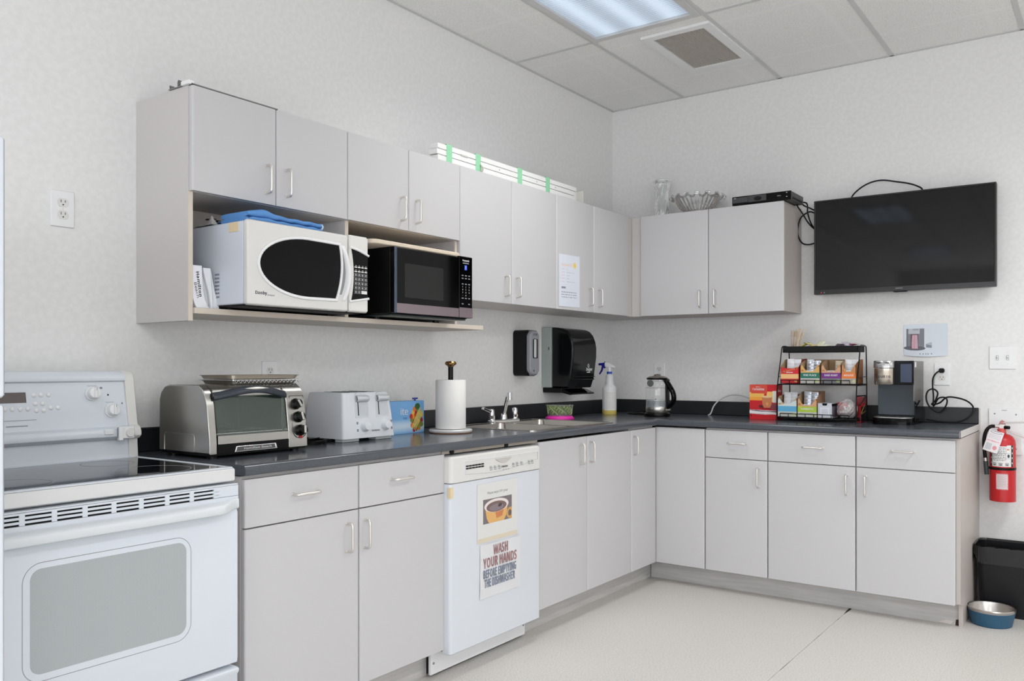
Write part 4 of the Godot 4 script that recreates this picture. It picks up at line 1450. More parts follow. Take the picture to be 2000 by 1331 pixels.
func pan(o: Node, w: float, d: float, h: float, mt: Material) -> void:
	var m := MB.new()
	m.T = Transform3D(Basis(Vector3.RIGHT, -PI / 2), Vector3.ZERO)
	m.prism(rr(0.012, -d + 0.012, w - 0.012, -0.012, 0.02), 0.0, 0.0012)
	var a := rr(0.012, -d + 0.012, w - 0.012, -0.012, 0.02)
	var b := rr(0.004, -d + 0.004, w - 0.004, -0.004, 0.025)
	m.wall(a, a, 0.0, b, h)
	m.wall(a, a, 0.0012, b, h, -1.0)
	put(m, "dish", mt, o)
	var r := MB.new()
	r.T = m.T
	r.ring(rr(0.0, -d, w, 0.0, 0.028), rr(0.0045, -d + 0.0045, w - 0.0045, -0.0045, 0.0245), h - 0.001, h + 0.0008, 0.0006)
	put(r, "rim", mt, o)

func toaster() -> void:
	var o := lthing("toaster", "white four-slice toaster with two levers and two dials", "toaster", 2.698, CT)
	var W := 0.285
	var wh := mat(Color8(224, 228, 233), 0.35)
	# tapering body: rounded rectangles stacked
	var m := MB.new()
	var secs := []
	for q in [[0.014, 0.0], [0.02, 0.001], [0.10, 0.008], [0.16, 0.015], [0.182, 0.019], [0.19, 0.024], [0.192, 0.032]]:
		secs.append([q[0], rr(0.0 + q[1] * 0.7, 0.105 + q[1] * 0.3, W - q[1], 0.335 - q[1] * 0.9, 0.014, 5)])
	for i in secs.size() - 1:
		var a: PackedVector2Array = secs[i][1]
		var b: PackedVector2Array = secs[i + 1][1]
		m.T = Transform3D(Basis(Vector3.RIGHT, PI / 2), Vector3.ZERO)
		m.wall(a, a, -secs[i][0], b, -secs[i + 1][0])
	m.T = Transform3D(Basis(Vector3.RIGHT, PI / 2), Vector3.ZERO)
	m.face(secs[-1][1], -0.192, -1.0, secs[-1][1])
	m.face(secs[0][1], -0.014, 1.0, secs[0][1])
	var body := put(m, "body", wh, o)
	for x in [0.075, 0.115, 0.168, 0.208]:
		pbox("bread_slot", Vector3(x - 0.009, 0.1915, 0.15), Vector3(x + 0.009, 0.1928, 0.28), M.dark, body, 0.0)
	var tilt := Basis(Vector3.RIGHT, -0.09)
	for k in 2:
		var x: float = [0.105, 0.217][k]
		var n := Node3D.new()
		n.name = "lever_bay"
		o.add_child(n, true)
		n.transform = Transform3D(tilt, Vector3(x, 0.142, 0.3245))
		put_ring("bay_frame", rr(-0.036, -0.048, 0.036, 0.048, [0.004, 0.004, 0.02, 0.02], 5), rr(-0.0335, -0.0455, 0.0335, 0.0455, [0.003, 0.003, 0.018, 0.018], 5), -0.004, 0.0012, wh, n, 0.0005)
		put_prism("bay", rr(-0.0335, -0.0455, 0.0335, 0.0455, [0.003, 0.003, 0.018, 0.018], 5), -0.004, 0.0004, mat(Color8(204, 208, 213), 0.4), n)  # flat bay darkened to look recessed; its shade is in the colour
		pbox("lever_track", Vector3(-0.022, -0.04, 0.0002), Vector3(-0.018, 0.022, 0.0012), M.dark, n, 0.0)
		var lv := MB.new()
		lv.surf(func(u: float, v: float) -> Vector3:
			var a := PI * v
			return Vector3(lerpf(-0.032, 0.032, u), 0.026 + 0.013 * cos(a), 0.001 + (0.014 + 0.008 * sin(PI * u)) * sin(a)), 12, 8)
		put(lv, "lever", mat(Color8(206, 209, 213), 0.4), n)
	for k in 2:
		var x: float = [0.117, 0.229][k]
		var mm := MB.new()
		mm.T = Transform3D(tilt * Basis(Vector3.RIGHT, PI / 2), Vector3(x, 0.06, 0.3315))
		mm.lathe([Vector2(0.0225, -0.003), Vector2(0.022, 0.006), Vector2(0.019, 0.012), Vector2(0.016, 0.02), Vector2(0.0, 0.0215)], 28)
		var kn := put(mm, "dial", wh, o)
		for q in 2:
			var xx := x + (-0.04 if k == 0 else 0.036)
			pbox("print_mark", Vector3(xx - 0.004, 0.04 + 0.028 * q, 0.331 - 0.0025 * q), Vector3(xx + 0.004, 0.05 + 0.028 * q, 0.3335 - 0.0025 * q), M.inkgrey, o, 0.0)
	lettering("TOASTMASTER", Vector3(0.173, 0.04, 0.3345), 0.006, M.ink, o, 0.045, "Droid Sans", 400, Vector3(-0.09, 0, 0))
	for x in [0.055, 0.235]:
		pbox("foot", Vector3(x - 0.045, 0.0, 0.275), Vector3(x + 0.045, 0.016, 0.318), mat(Color8(200, 206, 204), 0.4), o, 0.003)
		pbox("foot", Vector3(x - 0.045, 0.0, 0.12), Vector3(x + 0.045, 0.016, 0.16), mat(Color8(200, 206, 204), 0.4), o, 0.003)
	var c := lthing("power_cord", "coiled black power cord on the counter beside the white toaster", "cord", 2.86, CT, 0.19)
	var pts := []
	for k in 34:
		var a := TAU * k / 11.0
		pts.append(Vector3(0.075 + (0.062 - 0.0006 * k) * cos(a), 0.0045 + 0.005 * floor(k / 11.0) + 0.002 * sin(a * 2.0), 0.06 + (0.05 + 0.0005 * k) * sin(a)))
	put_tube("cable", pts, 0.0035, M.rubber, c, 7, 4)

func _rest_left() -> void:
	stove()
	fridge()
	white_microwave()
	booklets()
	black_microwave()
	dishwasher()
	toaster_oven()
	toaster()

# ---------------------------------------------------------------- sink side
func sink_and_taps() -> void:
	var o := lthing("kitchen_sink", "stainless steel double-bowl sink set into the dark countertop", "sink", 1.782, CT)
	var W := 0.762
	var st := mat(Color8(196, 192, 186), 0.22, 1.0)
	var flat := Transform3D(Basis(Vector3.RIGHT, -PI / 2), Vector3.ZERO)
	# deck with two openings, cut as strips round them
	var b1 := [0.04, 0.365]
	var b2 := [0.397, 0.722]
	var zb := 0.135
	var zf := 0.552
	var rim := MB.new()
	rim.T = flat
	rim.ring(rr(0, -0.585, W, -0.055, 0.03), rr(0.018, -0.568, W - 0.018, -0.073, 0.016), 0.0, 0.004, 0.0025)
	put(rim, "rim", st, o)
	var dk := MB.new()
	for s in [[0.016, 0.07, W - 0.016, zb], [0.016, zf, W - 0.016, 0.57], [0.016, zb, b1[0], zf], [b1[1], zb, b2[0], zf], [b2[1], zb, W - 0.016, zf]]:
		dk.box(Vector3(s[0], 0.0003, s[1]), Vector3(s[2], 0.0022, s[3]))
	put(dk, "deck", st, o)
	for b in [b1, b2]:
		var m := MB.new()
		m.T = flat
		var secs := []
		for q in [[0.0022, 0.0, 0.03], [-0.004, 0.002, 0.035], [-0.10, 0.010, 0.05], [-0.135, 0.018, 0.05], [-0.15, 0.034, 0.05]]:
			secs.append([q[0], rr(b[0] + q[1], -zf + q[1], b[1] - q[1], -zb - q[1], q[2], 6)])
		for i in secs.size() - 1:
			var a: PackedVector2Array = secs[i][1]
			var c: PackedVector2Array = secs[i + 1][1]
			m.wall(a, a, secs[i][0], c, secs[i + 1][0], -1.0, 0.35, 0.35)
		m.face(secs[-1][1], -0.15, 1.0, secs[-1][1])
		# corners of the opening
		var sq := PackedVector2Array()
		var hole: PackedVector2Array = secs[0][1]
		var cs := [Vector2(b[0], -zf), Vector2(b[1], -zf), Vector2(b[1], -zb), Vector2(b[0], -zb)]
		for k in 4:
			for s in 6:
				var p0 := hole[k * 7 + s]
				var p1 := hole[k * 7 + s + 1]
				m.tri(Vector3(cs[k].x, cs[k].y, 0.0022), Vector3(p0.x, p0.y, 0.0022), Vector3(p1.x, p1.y, 0.0022), Vector3(0, 0, 1), Vector3(0, 0, 1), Vector3(0, 0, 1))
		put(m, "bowl", st, o)
		var cx: float = (b[0] + b[1]) / 2
		put_lathe("drain", [Vector2(0.045, 0.0), Vector2(0.04, 0.003), Vector2(0.03, 0.001), Vector2(0.0, 0.0005)], M.chrome, o, Vector3(cx, -0.1495, 0.34), 24)
	# mixer
	var f := lthing("faucet", "chrome two-handle faucet behind the sink", "faucet", 1.35, CT + 0.0022, 0.098)
	var bm := MB.new()
	bm.T = flat
	bm.prism(rr(-0.128, -0.028, 0.128, 0.028, 0.024, 6), 0.0, 0.016, 0.006)
	put(bm, "base_plate", M.chrome, f)
	put_lathe("spout_hub", [Vector2(0.021, 0.014), Vector2(0.02, 0.03), Vector2(0.016, 0.045), Vector2(0.0, 0.047)], M.chrome, f)
	var sp := MB.new()
	var path := PackedVector3Array()
	var ctrl := [Vector3(0, 0.03, 0), Vector3(-0.012, 0.06, 0.018), Vector3(-0.045, 0.115, 0.055), Vector3(-0.062, 0.139, 0.074), Vector3(-0.078, 0.1445, 0.092), Vector3(-0.088, 0.143, 0.103)]
	for i in ctrl.size() - 1:
		for s in 5:
			path.append(ctrl[i].cubic_interpolate(ctrl[i + 1], ctrl[maxi(i - 1, 0)], ctrl[mini(i + 2, ctrl.size() - 1)], s / 5.0))
	path.append(ctrl[-1])
	sp.sweep(path, 0.0105, 14)
	put(sp, "spout", M.chrome, f)
	put_cyl("aerator", Vector3(-0.09, 0.122, 0.106), Vector3(-0.09, 0.160, 0.106), 0.0135, M.chrome, f, -1.0, 18, 0.003)
	for s in [-1.0, 1.0]:
		var h := Node3D.new()
		h.name = "tap_handle"
		f.add_child(h, true)
		h.position = Vector3(0.103 * s, 0.014, 0)
		put_lathe("valve_cap", [Vector2(0.019, 0.0), Vector2(0.017, 0.012), Vector2(0.0185, 0.016), Vector2(0.0155, 0.052), Vector2(0.012, 0.057), Vector2(0.0, 0.058)], M.chrome, h, Vector3.ZERO, 12)
		var m := MB.new()
		if s < 0:
			m.T = Transform3D(Basis(Vector3.UP, PI + 0.05) * Basis(Vector3.BACK, 0.3), Vector3(0, 0.04, 0))
		else:
			m.T = Transform3D(Basis(Vector3.UP, 0.6) * Basis(Vector3.BACK, 0.4), Vector3(0, 0.042, 0))
		m.box(Vector3(0.0, -0.008, -0.0085), Vector3(0.085 if s < 0 else 0.03, 0.008, 0.0085), 0.004)
		put(m, "lever", M.chrome, h)
	# towels on their stand
	var ps := thing("paper_towel_stand", "paper towel stand with white round base, black rod and brass finial", "stand", Vector3(0.32, CT, 2.045))
	put_lathe("base", [Vector2(0.0, 0.004), Vector2(0.094, 0.004), Vector2(0.097, 0.008), Vector2(0.097, 0.013), Vector2(0.093, 0.017), Vector2(0.0, 0.018)], mat(Color8(208, 208, 208), 0.2), ps, Vector3.ZERO, 48)
	put_lathe("base_ring", [Vector2(0.0, 0.0), Vector2(0.093, 0.0), Vector2(0.0955, 0.003), Vector2(0.094, 0.005), Vector2(0.0, 0.005)], mat(Color8(130, 92, 62), 0.5), ps, Vector3.ZERO, 48)
	put_cyl("rod", Vector3(0, 0.018, 0), Vector3(0, 0.296, 0), 0.0115, M.black, ps)
	put_lathe("finial", [Vector2(0.012, 0.293), Vector2(0.016, 0.298), Vector2(0.0255, 0.304), Vector2(0.026, 0.311), Vector2(0.021, 0.317), Vector2(0.0, 0.320)], mat(Color8(128, 100, 66), 0.2, 1.0), ps)
	var pr := thing("paper_towel_roll", "white roll of paper towels on the black stand", "paper towel", Vector3(0.32, CT + 0.019, 2.045))
	put_lathe("roll", [Vector2(0.019, 0.0), Vector2(0.066, 0.0), Vector2(0.0675, 0.003), Vector2(0.0675, 0.213), Vector2(0.065, 0.216), Vector2(0.019, 0.2165), Vector2(0.019, 0.0)], mat(Color8(234, 233, 231), 0.9), pr, Vector3.ZERO, 56)
	put_lathe("core_tube", [Vector2(0.0185, 0.001), Vector2(0.0185, 0.2155), Vector2(0.0165, 0.2155), Vector2(0.0165, 0.001), Vector2(0.0185, 0.001)], mat(Color8(186, 158, 120), 0.9), pr)
	# carton of food bags
	var bx := lthing("food_bag_box", "blue food bag carton with vegetables printed on it, behind the toaster", "box", 2.42, CT, 0.135)
	pbox("carton", Vector3(0, 0, 0), Vector3(0.335, 0.142, 0.062), mat(Color8(120, 172, 222), 0.5), bx, 0.001)
	var im := paper(192, 82, Color8(122, 176, 228))
	for k in 60:
		ink_rect(im, 0.0, 0.55 + 0.0075 * k, 1.0, 0.56 + 0.0075 * k, Color8(122, 176, 228).lerp(Color8(204, 224, 242), sin(k / 60.0 * PI)))
	for k in 30:
		var a := k * 2.4
		var r := sqrt(k / 30.0)
		var c: Color = [Color8(232, 150, 40), Color8(190, 50, 44), Color8(236, 182, 70), Color8(160, 36, 50), Color8(226, 120, 60), Color8(120, 140, 50)][k % 6]
		ink_oval(im, 0.85 + 0.12 * r * cos(a), 0.58 + 0.36 * r * sin(a), 0.03, 0.08, c)
	ink_oval(im, 0.87, 0.17, 0.05, 0.1, Color8(52, 96, 48))
	for k in 4:
		ink_oval(im, 0.84 + 0.022 * k, 0.52 + 0.03 * k, 0.012, 0.34, Color8(208, 206, 120), 0.25)
		ink_oval(im, 0.84 + 0.03 * k, 0.78, 0.008, 0.16, Color8(96, 130, 60), 0.25)
	var face := MB.new()
	face.prism(rr(0.0005, 0.0005, 0.3345, 0.1415, 0.0005, 1), 0.062, 0.0624)
	var pf := put(face, "printed_face", printed(im, 0.4), bx)
	lettering("ite", Vector3(0.205, 0.096, 0.0625), 0.028, M.inkwhite, pf, 0.046)
	lettering("bags", Vector3(0.212, 0.068, 0.0625), 0.009, mat(Color8(40, 90, 160), 0.5), pf)
	put_prism("hang_tab", pv([0.274, 0.142, 0.284, 0.142, 0.284, 0.149, 0.298, 0.149, 0.298, 0.156, 0.262, 0.156, 0.262, 0.149, 0.274, 0.149]), 0.057, 0.0585, mat(Color8(40, 60, 150), 0.5), bx)
	# salad tub, upside down
	var sa := thing("salad_tub", "clear salad tub with a bright pink lid, upside down behind the sink", "food container", Vector3(0.185, CT, 0.935))
	put_lathe("lid", [Vector2(0.0, 0.0), Vector2(0.078, 0.0), Vector2(0.0805, 0.003), Vector2(0.080, 0.010), Vector2(0.074, 0.012), Vector2(0.071, 0.019), Vector2(0.0, 0.02)], mat(Color8(226, 42, 168), 0.35), sa, Vector3.ZERO, 40, 1.0, 1.0)
	put_lathe("tub", [Vector2(0.069, 0.02), Vector2(0.074, 0.07), Vector2(0.078, 0.075), Vector2(0.078, 0.079), Vector2(0.074, 0.078), Vector2(0.0, 0.077)], glass(Color8(236, 242, 238), 0.08), sa, Vector3.ZERO, 40)
	var lv := MB.new()
	for k in 260:
		var a := rng.randf() * TAU
		var r := 0.066 * sqrt(rng.randf())
		var p := Vector3(r * cos(a), 0.024 + 0.048 * rng.randf(), r * sin(a))
		var d := Vector3(rng.randf_range(-1, 1), rng.randf_range(-1, 1), rng.randf_range(-1, 1)).normalized() * 0.011
		var e := d.cross(Vector3(rng.randf_range(-1, 1), 1, rng.randf_range(-1, 1))).normalized() * 0.004
		if Vector2(p.x + d.x, p.z + d.z).length() > 0.068 or Vector2(p.x - d.x, p.z - d.z).length() > 0.068 or p.y + absf(d.y) > 0.075 or p.y - absf(d.y) < 0.021:
			continue
		var nn := d.cross(e).normalized()
		lv.quad(p - d, p + e, p + d, p - e, nn)
		lv.quad(p - d - nn * 0.0006, p + e - nn * 0.0006, p + d - nn * 0.0006, p - e - nn * 0.0006, -nn)
	var g1 := put(lv, "salad_leaves", mat(Color8(120, 158, 62), 0.6), sa)
	g1.set_meta("kind", "stuff")
	var lb := MB.new()
	for k in 70:
		var a := TAU * k / 70.0
		var p := Vector3(0.0695 * cos(a), 0.026 + 0.04 * fposmod(k * 0.618, 1.0), 0.0695 * sin(a))
		lb.sweep(PackedVector3Array([p, p + Vector3(-sin(a) * 0.012 * (1 if k % 2 else -1), 0.016, cos(a) * 0.012 * (1 if k % 2 else -1))]), 0.0011, 4)
	var g2 := put(lb, "shredded_stems", mat(Color8(206, 220, 150), 0.6), sa)
	g2.set_meta("kind", "stuff")
	# spray bottle
	var sb := thing("spray_bottle", "white trigger spray bottle with blue trigger and yellow liquid, in the corner", "spray bottle", Vector3(0.165, CT, 0.335), 0.25)
	var pl := mat(Color8(226, 228, 230), 0.35)
	pl.backlight_enabled = true
	pl.backlight = Color8(110, 110, 108)
	put_lathe("bottle", [Vector2(0.0, 0.0), Vector2(0.042, 0.0), Vector2(0.0445, 0.004), Vector2(0.0445, 0.030)], mat(Color8(216, 196, 110), 0.3), sb, Vector3.ZERO, 32).name = "liquid_band"
	put_lathe("bottle", [Vector2(0.0445, 0.030), Vector2(0.0445, 0.160), Vector2(0.043, 0.168), Vector2(0.030, 0.180), Vector2(0.027, 0.186), Vector2(0.0245, 0.215), Vector2(0.0235, 0.228), Vector2(0.024, 0.24), Vector2(0.0165, 0.246), Vector2(0.0165, 0.25)], pl, sb, Vector3.ZERO, 32)
	put_lathe("collar", [Vector2(0.0165, 0.246), Vector2(0.0165, 0.264), Vector2(0.0, 0.264)], mat(Color8(30, 76, 178), 0.4), sb, Vector3.ZERO, 20)
	var lab := MB.new()
	for k in 12:
		var a0 := 0.15 + 1.9 * k / 12.0
		var a1 := 0.15 + 1.9 * (k + 1) / 12.0
		var P := func(a: float, y: float) -> Vector3: return Vector3(0.0448 * cos(a), y, 0.0448 * sin(a))
		lab.quad(P.call(a0, 0.026), P.call(a1, 0.026), P.call(a1, 0.148), P.call(a0, 0.148), Vector3(cos(a0), 0, sin(a0)), Vector3(cos(a1), 0, sin(a1)), Vector3(cos(a1), 0, sin(a1)), Vector3(cos(a0), 0, sin(a0)), Vector2(1 - k / 12.0, 1), Vector2(1 - (k + 1) / 12.0, 1), Vector2(1 - (k + 1) / 12.0, 0), Vector2(1 - k / 12.0, 0))
	var li := paper(96, 128, Color8(232, 232, 228))
	ink_lines(li, 0.12, 0.08, 0.9, 0.95, 16, Color8(196, 198, 198), rng)
	put(lab, "label_sheet", printed(li, 0.5), sb)
	put_cyl("spray_neck", Vector3(0, 0.262, 0), Vector3(0, 0.292, 0), 0.011, M.white, sb)
	var hd := MB.new()
	hd.prism(pv([0.034, 0.286, -0.022, 0.290, -0.030, 0.303, -0.030, 0.322, -0.012, 0.325, 0.036, 0.298]), -0.0105, 0.0105, 0.004, 0.004)
	put(hd, "spray_head", M.white, sb)
	var bl := mat(Color8(24, 28, 140), 0.35)
	var tg := MB.new()
	tg.prism(pv([-0.028, 0.327, -0.018, 0.318, -0.03, 0.296, -0.022, 0.288, -0.032, 0.284, -0.038, 0.288, -0.044, 0.268, -0.06, 0.246, -0.066, 0.25, -0.052, 0.276, -0.048, 0.298, -0.052, 0.304]), -0.008, 0.008, 0.003, 0.003)
	put(tg, "trigger", bl, sb)
	put_cyl("nozzle", Vector3(-0.03, 0.313, 0), Vector3(-0.068, 0.309, 0), 0.0075, bl, sb, -1.0, 12)
	# things on the wall over the sink
	var so := lthing("soap_dispenser", "black wall soap dispenser with a grey window front", "soap dispenser", 1.127, 1.156)
	var m := MB.new()
	m.prism(rr(0.0, 0.0, 0.105, 0.256, 0.024, 6), 0.0, 0.096, 0.012)
	put(m, "housing", M.black, so)
	var fm := MB.new()
	fm.prism(rr(0.006, 0.004, 0.102, 0.254, 0.036, 8), 0.09, 0.113, 0.01)
	var fc := put(fm, "front_cover", mat(Color8(150, 153, 160), 0.35), so)
	put_prism("window", rr(0.030, 0.098, 0.078, 0.206, 0.008, 4), 0.1125, 0.1138, M.black, fc)
	var ct := MB.new()
	ct.cyl(Vector3(0.05, 0.102, 0.112), Vector3(0.05, 0.203, 0.112), 0.011, 0.011, 14, 0.002)
	put(ct, "soap_bag", mat(Color8(186, 190, 192), 0.1), fc)
	lettering("LTX", Vector3(0.054, 0.230, 0.1135), 0.011, M.ink, fc, 0.04, "Droid Sans", 700)
	put_prism("lock", oval(0.04, 0.03, 0.004, 0.005, 12), 0.1125, 0.1137, M.black, fc)
	var to := lthing("towel_dispenser", "large smoky black paper towel dispenser with a grey back plate", "towel dispenser", 0.843, 1.05)
	var TW := 0.277
	pbox("back_plate", Vector3(0, 0.037, 0), Vector3(TW, 0.388, 0.066), mat(Color8(172, 182, 178), 0.45), to, 0.004)
	var cv := MB.new()
	xprism(cv, pv([0.066, 0.037, 0.150, 0.034, 0.176, 0.036, 0.188, 0.07, 0.196, 0.085, 0.214, 0.215, 0.215, 0.265, 0.208, 0.305, 0.193, 0.34, 0.17, 0.365, 0.14, 0.378, 0.10, 0.384, 0.066, 0.386]), 0.003, TW - 0.003, 0.012)
	var smoky := mat(Color8(16, 18, 20), 0.12, 0.0, 0.42)
	var cc := put(cv, "cover", smoky, to)
	for y in [0.098, 0.082]:
		pbox("cover_ridge", Vector3(0.016, y, 0.195 if y > 0.09 else 0.191), Vector3(TW - 0.006, y + 0.005, 0.203 if y > 0.09 else 0.199), smoky, cc, 0.002)
	var lt := Vector3(-0.138, 0, 0)
	lettering("Designer", Vector3(0.195, 0.143, 0.2065), 0.017, M.inkwhite, cc, 0.07, "Droid Serif", 700, Vector3(0.138, 0, 0))
	put_ring("logo_ring", oval(0.182, 0.164, 0.009, 0.011, 16), oval(0.182, 0.164, 0.006, 0.008, 16), 0.2085, 0.2092, M.inkwhite, cc)
	pbox("logo_tail", Vector3(0.172, 0.124, 0.2035), Vector3(0.21, 0.128, 0.2045), M.inkwhite, cc, 0.0)
	pbox("side_lock", Vector3(-0.001, 0.255, 0.048), Vector3(0.001, 0.272, 0.053), M.black, to, 0.0)
	pbox("feed_housing", Vector3(0.012, 0.008, 0.0), Vector3(TW - 0.03, 0.037, 0.13), M.black, to, 0.004)
	var pd := MB.new()
	xprism(pd, pv([0.115, 0.012, 0.185, -0.004, 0.20, -0.001, 0.20, 0.006, 0.14, 0.03, 0.118, 0.03]), 0.015, TW - 0.015, 0.002)
	put(pd, "push_lever", M.blackgloss, to)

# ---------------------------------------------------------------- plates and papers on the walls
func outlet(o: Node3D, w := 0.075, h := 0.116) -> void:
	put_prism("cover_plate", rr(-w / 2, -h / 2, w / 2, h / 2, 0.003, 3), 0.0, 0.006, M.white, o, 0.003)
	for s in [-1.0, 1.0]:
		var y: float = 0.0195 * s
		var rec := PackedVector2Array()
		for p in oval(0, y, 0.0172, 0.0172, 28):
			rec.append(Vector2(p.x, clampf(p.y, y - 0.0138, y + 0.0138)))
		var r := put_prism("socket", rec, 0.0055, 0.0075, M.cream, o, 0.0008)
		pbox("slot", Vector3(-0.0075, y + 0.0005, 0.0074), Vector3(-0.0057, y + 0.0085, 0.0078), M.dark, r, 0.0)
		pbox("slot", Vector3(0.0057, y + 0.0005, 0.0074), Vector3(0.0075, y + 0.0085, 0.0078), M.dark, r, 0.0)
		put_prism("ground_hole", oval(0, y - 0.0065, 0.0024, 0.0024, 10), 0.0074, 0.0078, M.dark, r)
	put_prism("screw", oval(0, 0, 0.003, 0.003, 10), 0.006, 0.0068, M.nickel, o)

func wall_plates() -> void:
	outlet(lthing("wall_outlet", "white wall outlet above the range", "outlet", 3.592, 1.712))
	outlet(lthing("wall_outlet", "white wall outlet half hidden behind the trays on the toaster oven", "outlet", 2.782, 1.172))
	outlet(thing("wall_outlet", "white wall outlet behind the glass kettle", "outlet", Vector3(0.342, 1.174, 0)))
	outlet(thing("wall_outlet", "white wall outlet with a black plug, beside the coffee maker", "outlet", Vector3(1.973, 1.168, 0)))
	var s := thing("light_switch", "white double light switch plate near the fire extinguisher", "light switch", Vector3(2.251, 1.253, 0))
	put_prism("cover_plate", rr(-0.06, -0.058, 0.06, 0.058, 0.003, 3), 0.0, 0.006, M.white, s, 0.003)
	for x in [-0.023, 0.023]:
		put_ring("toggle_slot", rr(x - 0.0055, -0.0125, x + 0.0055, 0.0125, 0.001, 2), rr(x - 0.004, -0.011, x + 0.004, 0.011, 0.001, 2), 0.006, 0.0066, M.midgrey, s)
		var m := MB.new()
		m.T = Transform3D(Basis(Vector3.RIGHT, -0.5), Vector3(x, 0.002, 0.006))
		m.box(Vector3(-0.0036, -0.005, -0.002), Vector3(0.0036, 0.005, 0.011), 0.0012)
		put(m, "toggle", M.white, s)
		for y in [-0.029, 0.029]:
			put_prism("screw", oval(x, y, 0.0028, 0.0028, 10), 0.006, 0.0068, M.nickel, s)
	var p := thing("wall_panel", "plain white cover panel behind the fire extinguisher", "panel", Vector3(2.19, 0.764, 0))
	pbox("cover", Vector3(0, 0, 0), Vector3(0.148, 0.232, 0.012), M.white, p, 0.003)
	for q in [[0.027, 0.205], [0.121, 0.203], [0.121, 0.03]]:
		put_prism("screw", oval(q[0], q[1], 0.004, 0.004, 12), 0.012, 0.0128, M.midgrey, p)
	for k in 4:
		pbox("print_mark", Vector3(0.058 + 0.006 * k, 0.221, 0.012), Vector3(0.062 + 0.006 * k, 0.2255, 0.0123), M.inkgrey, p, 0.0)
	# photo sheet over the coffee maker
	var im := paper(220, 164, Color8(214, 222, 232))
	ink_rect(im, 0.065, 0.14, 0.475, 0.72, Color8(128, 130, 140))
	ink_rect(im, 0.065, 0.14, 0.10, 0.72, Color8(108, 110, 120))
	ink_rect(im, 0.11, 0.14, 0.37, 0.31, Color8(186, 190, 198))
	ink_rect(im, 0.21, 0.14, 0.35, 0.2, Color8(160, 164, 172))
	ink_oval(im, 0.25, 0.75, 0.25, 0.07, Color8(98, 100, 110))
	ink_rect(im, 0.16, 0.31, 0.34, 0.78, Color8(104, 84, 92))
	ink_poly(im, pv([0.2, 0.33, 0.315, 0.33, 0.325, 0.6, 0.33, 0.76, 0.19, 0.76, 0.185, 0.6]), Color8(206, 168, 180))
	ink_rect(im, 0.245, 0.33, 0.262, 0.76, Color8(186, 146, 160))
	ink_poly(im, pv([0.51, 0.62, 0.645, 0.66, 0.645, 0.74, 0.515, 0.72]), Color8(134, 140, 150))
	ink_poly(im, pv([0.51, 0.61, 0.645, 0.56, 0.645, 0.65]), Color8(178, 184, 194))
	for x in [0.375, 0.445, 0.505, 0.555, 0.635]:
		ink_rect(im, x, 0.905, x + 0.022, 0.945, Color8(96, 102, 116))
	var ps := thing("photo_sheet", "white sheet with a photo of a pink tumbler, on the wall over the coffee maker", "poster", Vector3(1.787, 1.268, 0.0))
	var sm := MB.new()
	sm.surf(func(u: float, v: float) -> Vector3: return Vector3(0.214 * u, 0.006 * u * (v - 0.5) + 0.166 * v - (1 - v) * 0.004 * sin(u * PI * 1.1), 0.0022 + 0.006 * pow(1 - v, 4.0) * sin(u * PI)), 20, 16, 0.0012)
	var pm := printed(im, 0.6)
	put(sm, "sheet", pm, ps)
	# notice on the cupboard
	var ni := paper(128, 168, Color8(222, 227, 238))
	ink_rect(ni, 0.13, 0.18, 0.62, 0.225, Color8(226, 212, 206))
	ink_oval(ni, 0.76, 0.19, 0.075, 0.055, Color8(238, 206, 116))
	for k in 5:
		ink_rect(ni, 0.12, 0.28 + 0.06 * k, 0.27, 0.288 + 0.06 * k, Color8(226, 168, 176))
		ink_lines(ni, 0.36, 0.278 + 0.06 * k, 0.42 + [0.0, 0.32, 0.1, 0.05, 0.36][k], 0.30 + 0.06 * k, 1, Color8(140, 146, 162), rng)
	ink_rect(ni, 0.12, 0.62, 0.32, 0.66, Color8(140, 138, 148))
	ink_lines(ni, 0.12, 0.71, 0.86, 0.85, 3, Color8(150, 154, 168), rng)
	var no := lthing("paper_notice", "white printed notice taped to the tall cupboard door by the corner", "notice", 1.16, 1.53, 0.3222)
	var nm := MB.new()
	nm.surf(func(u: float, v: float) -> Vector3: return Vector3(0.212 * u, 0.004 * u + 0.279 * v, 0.0014 + 0.0008 * sin(u * 6.0)), 10, 6, 0.001)
	put(nm, "sheet", printed(ni, 0.6), no)

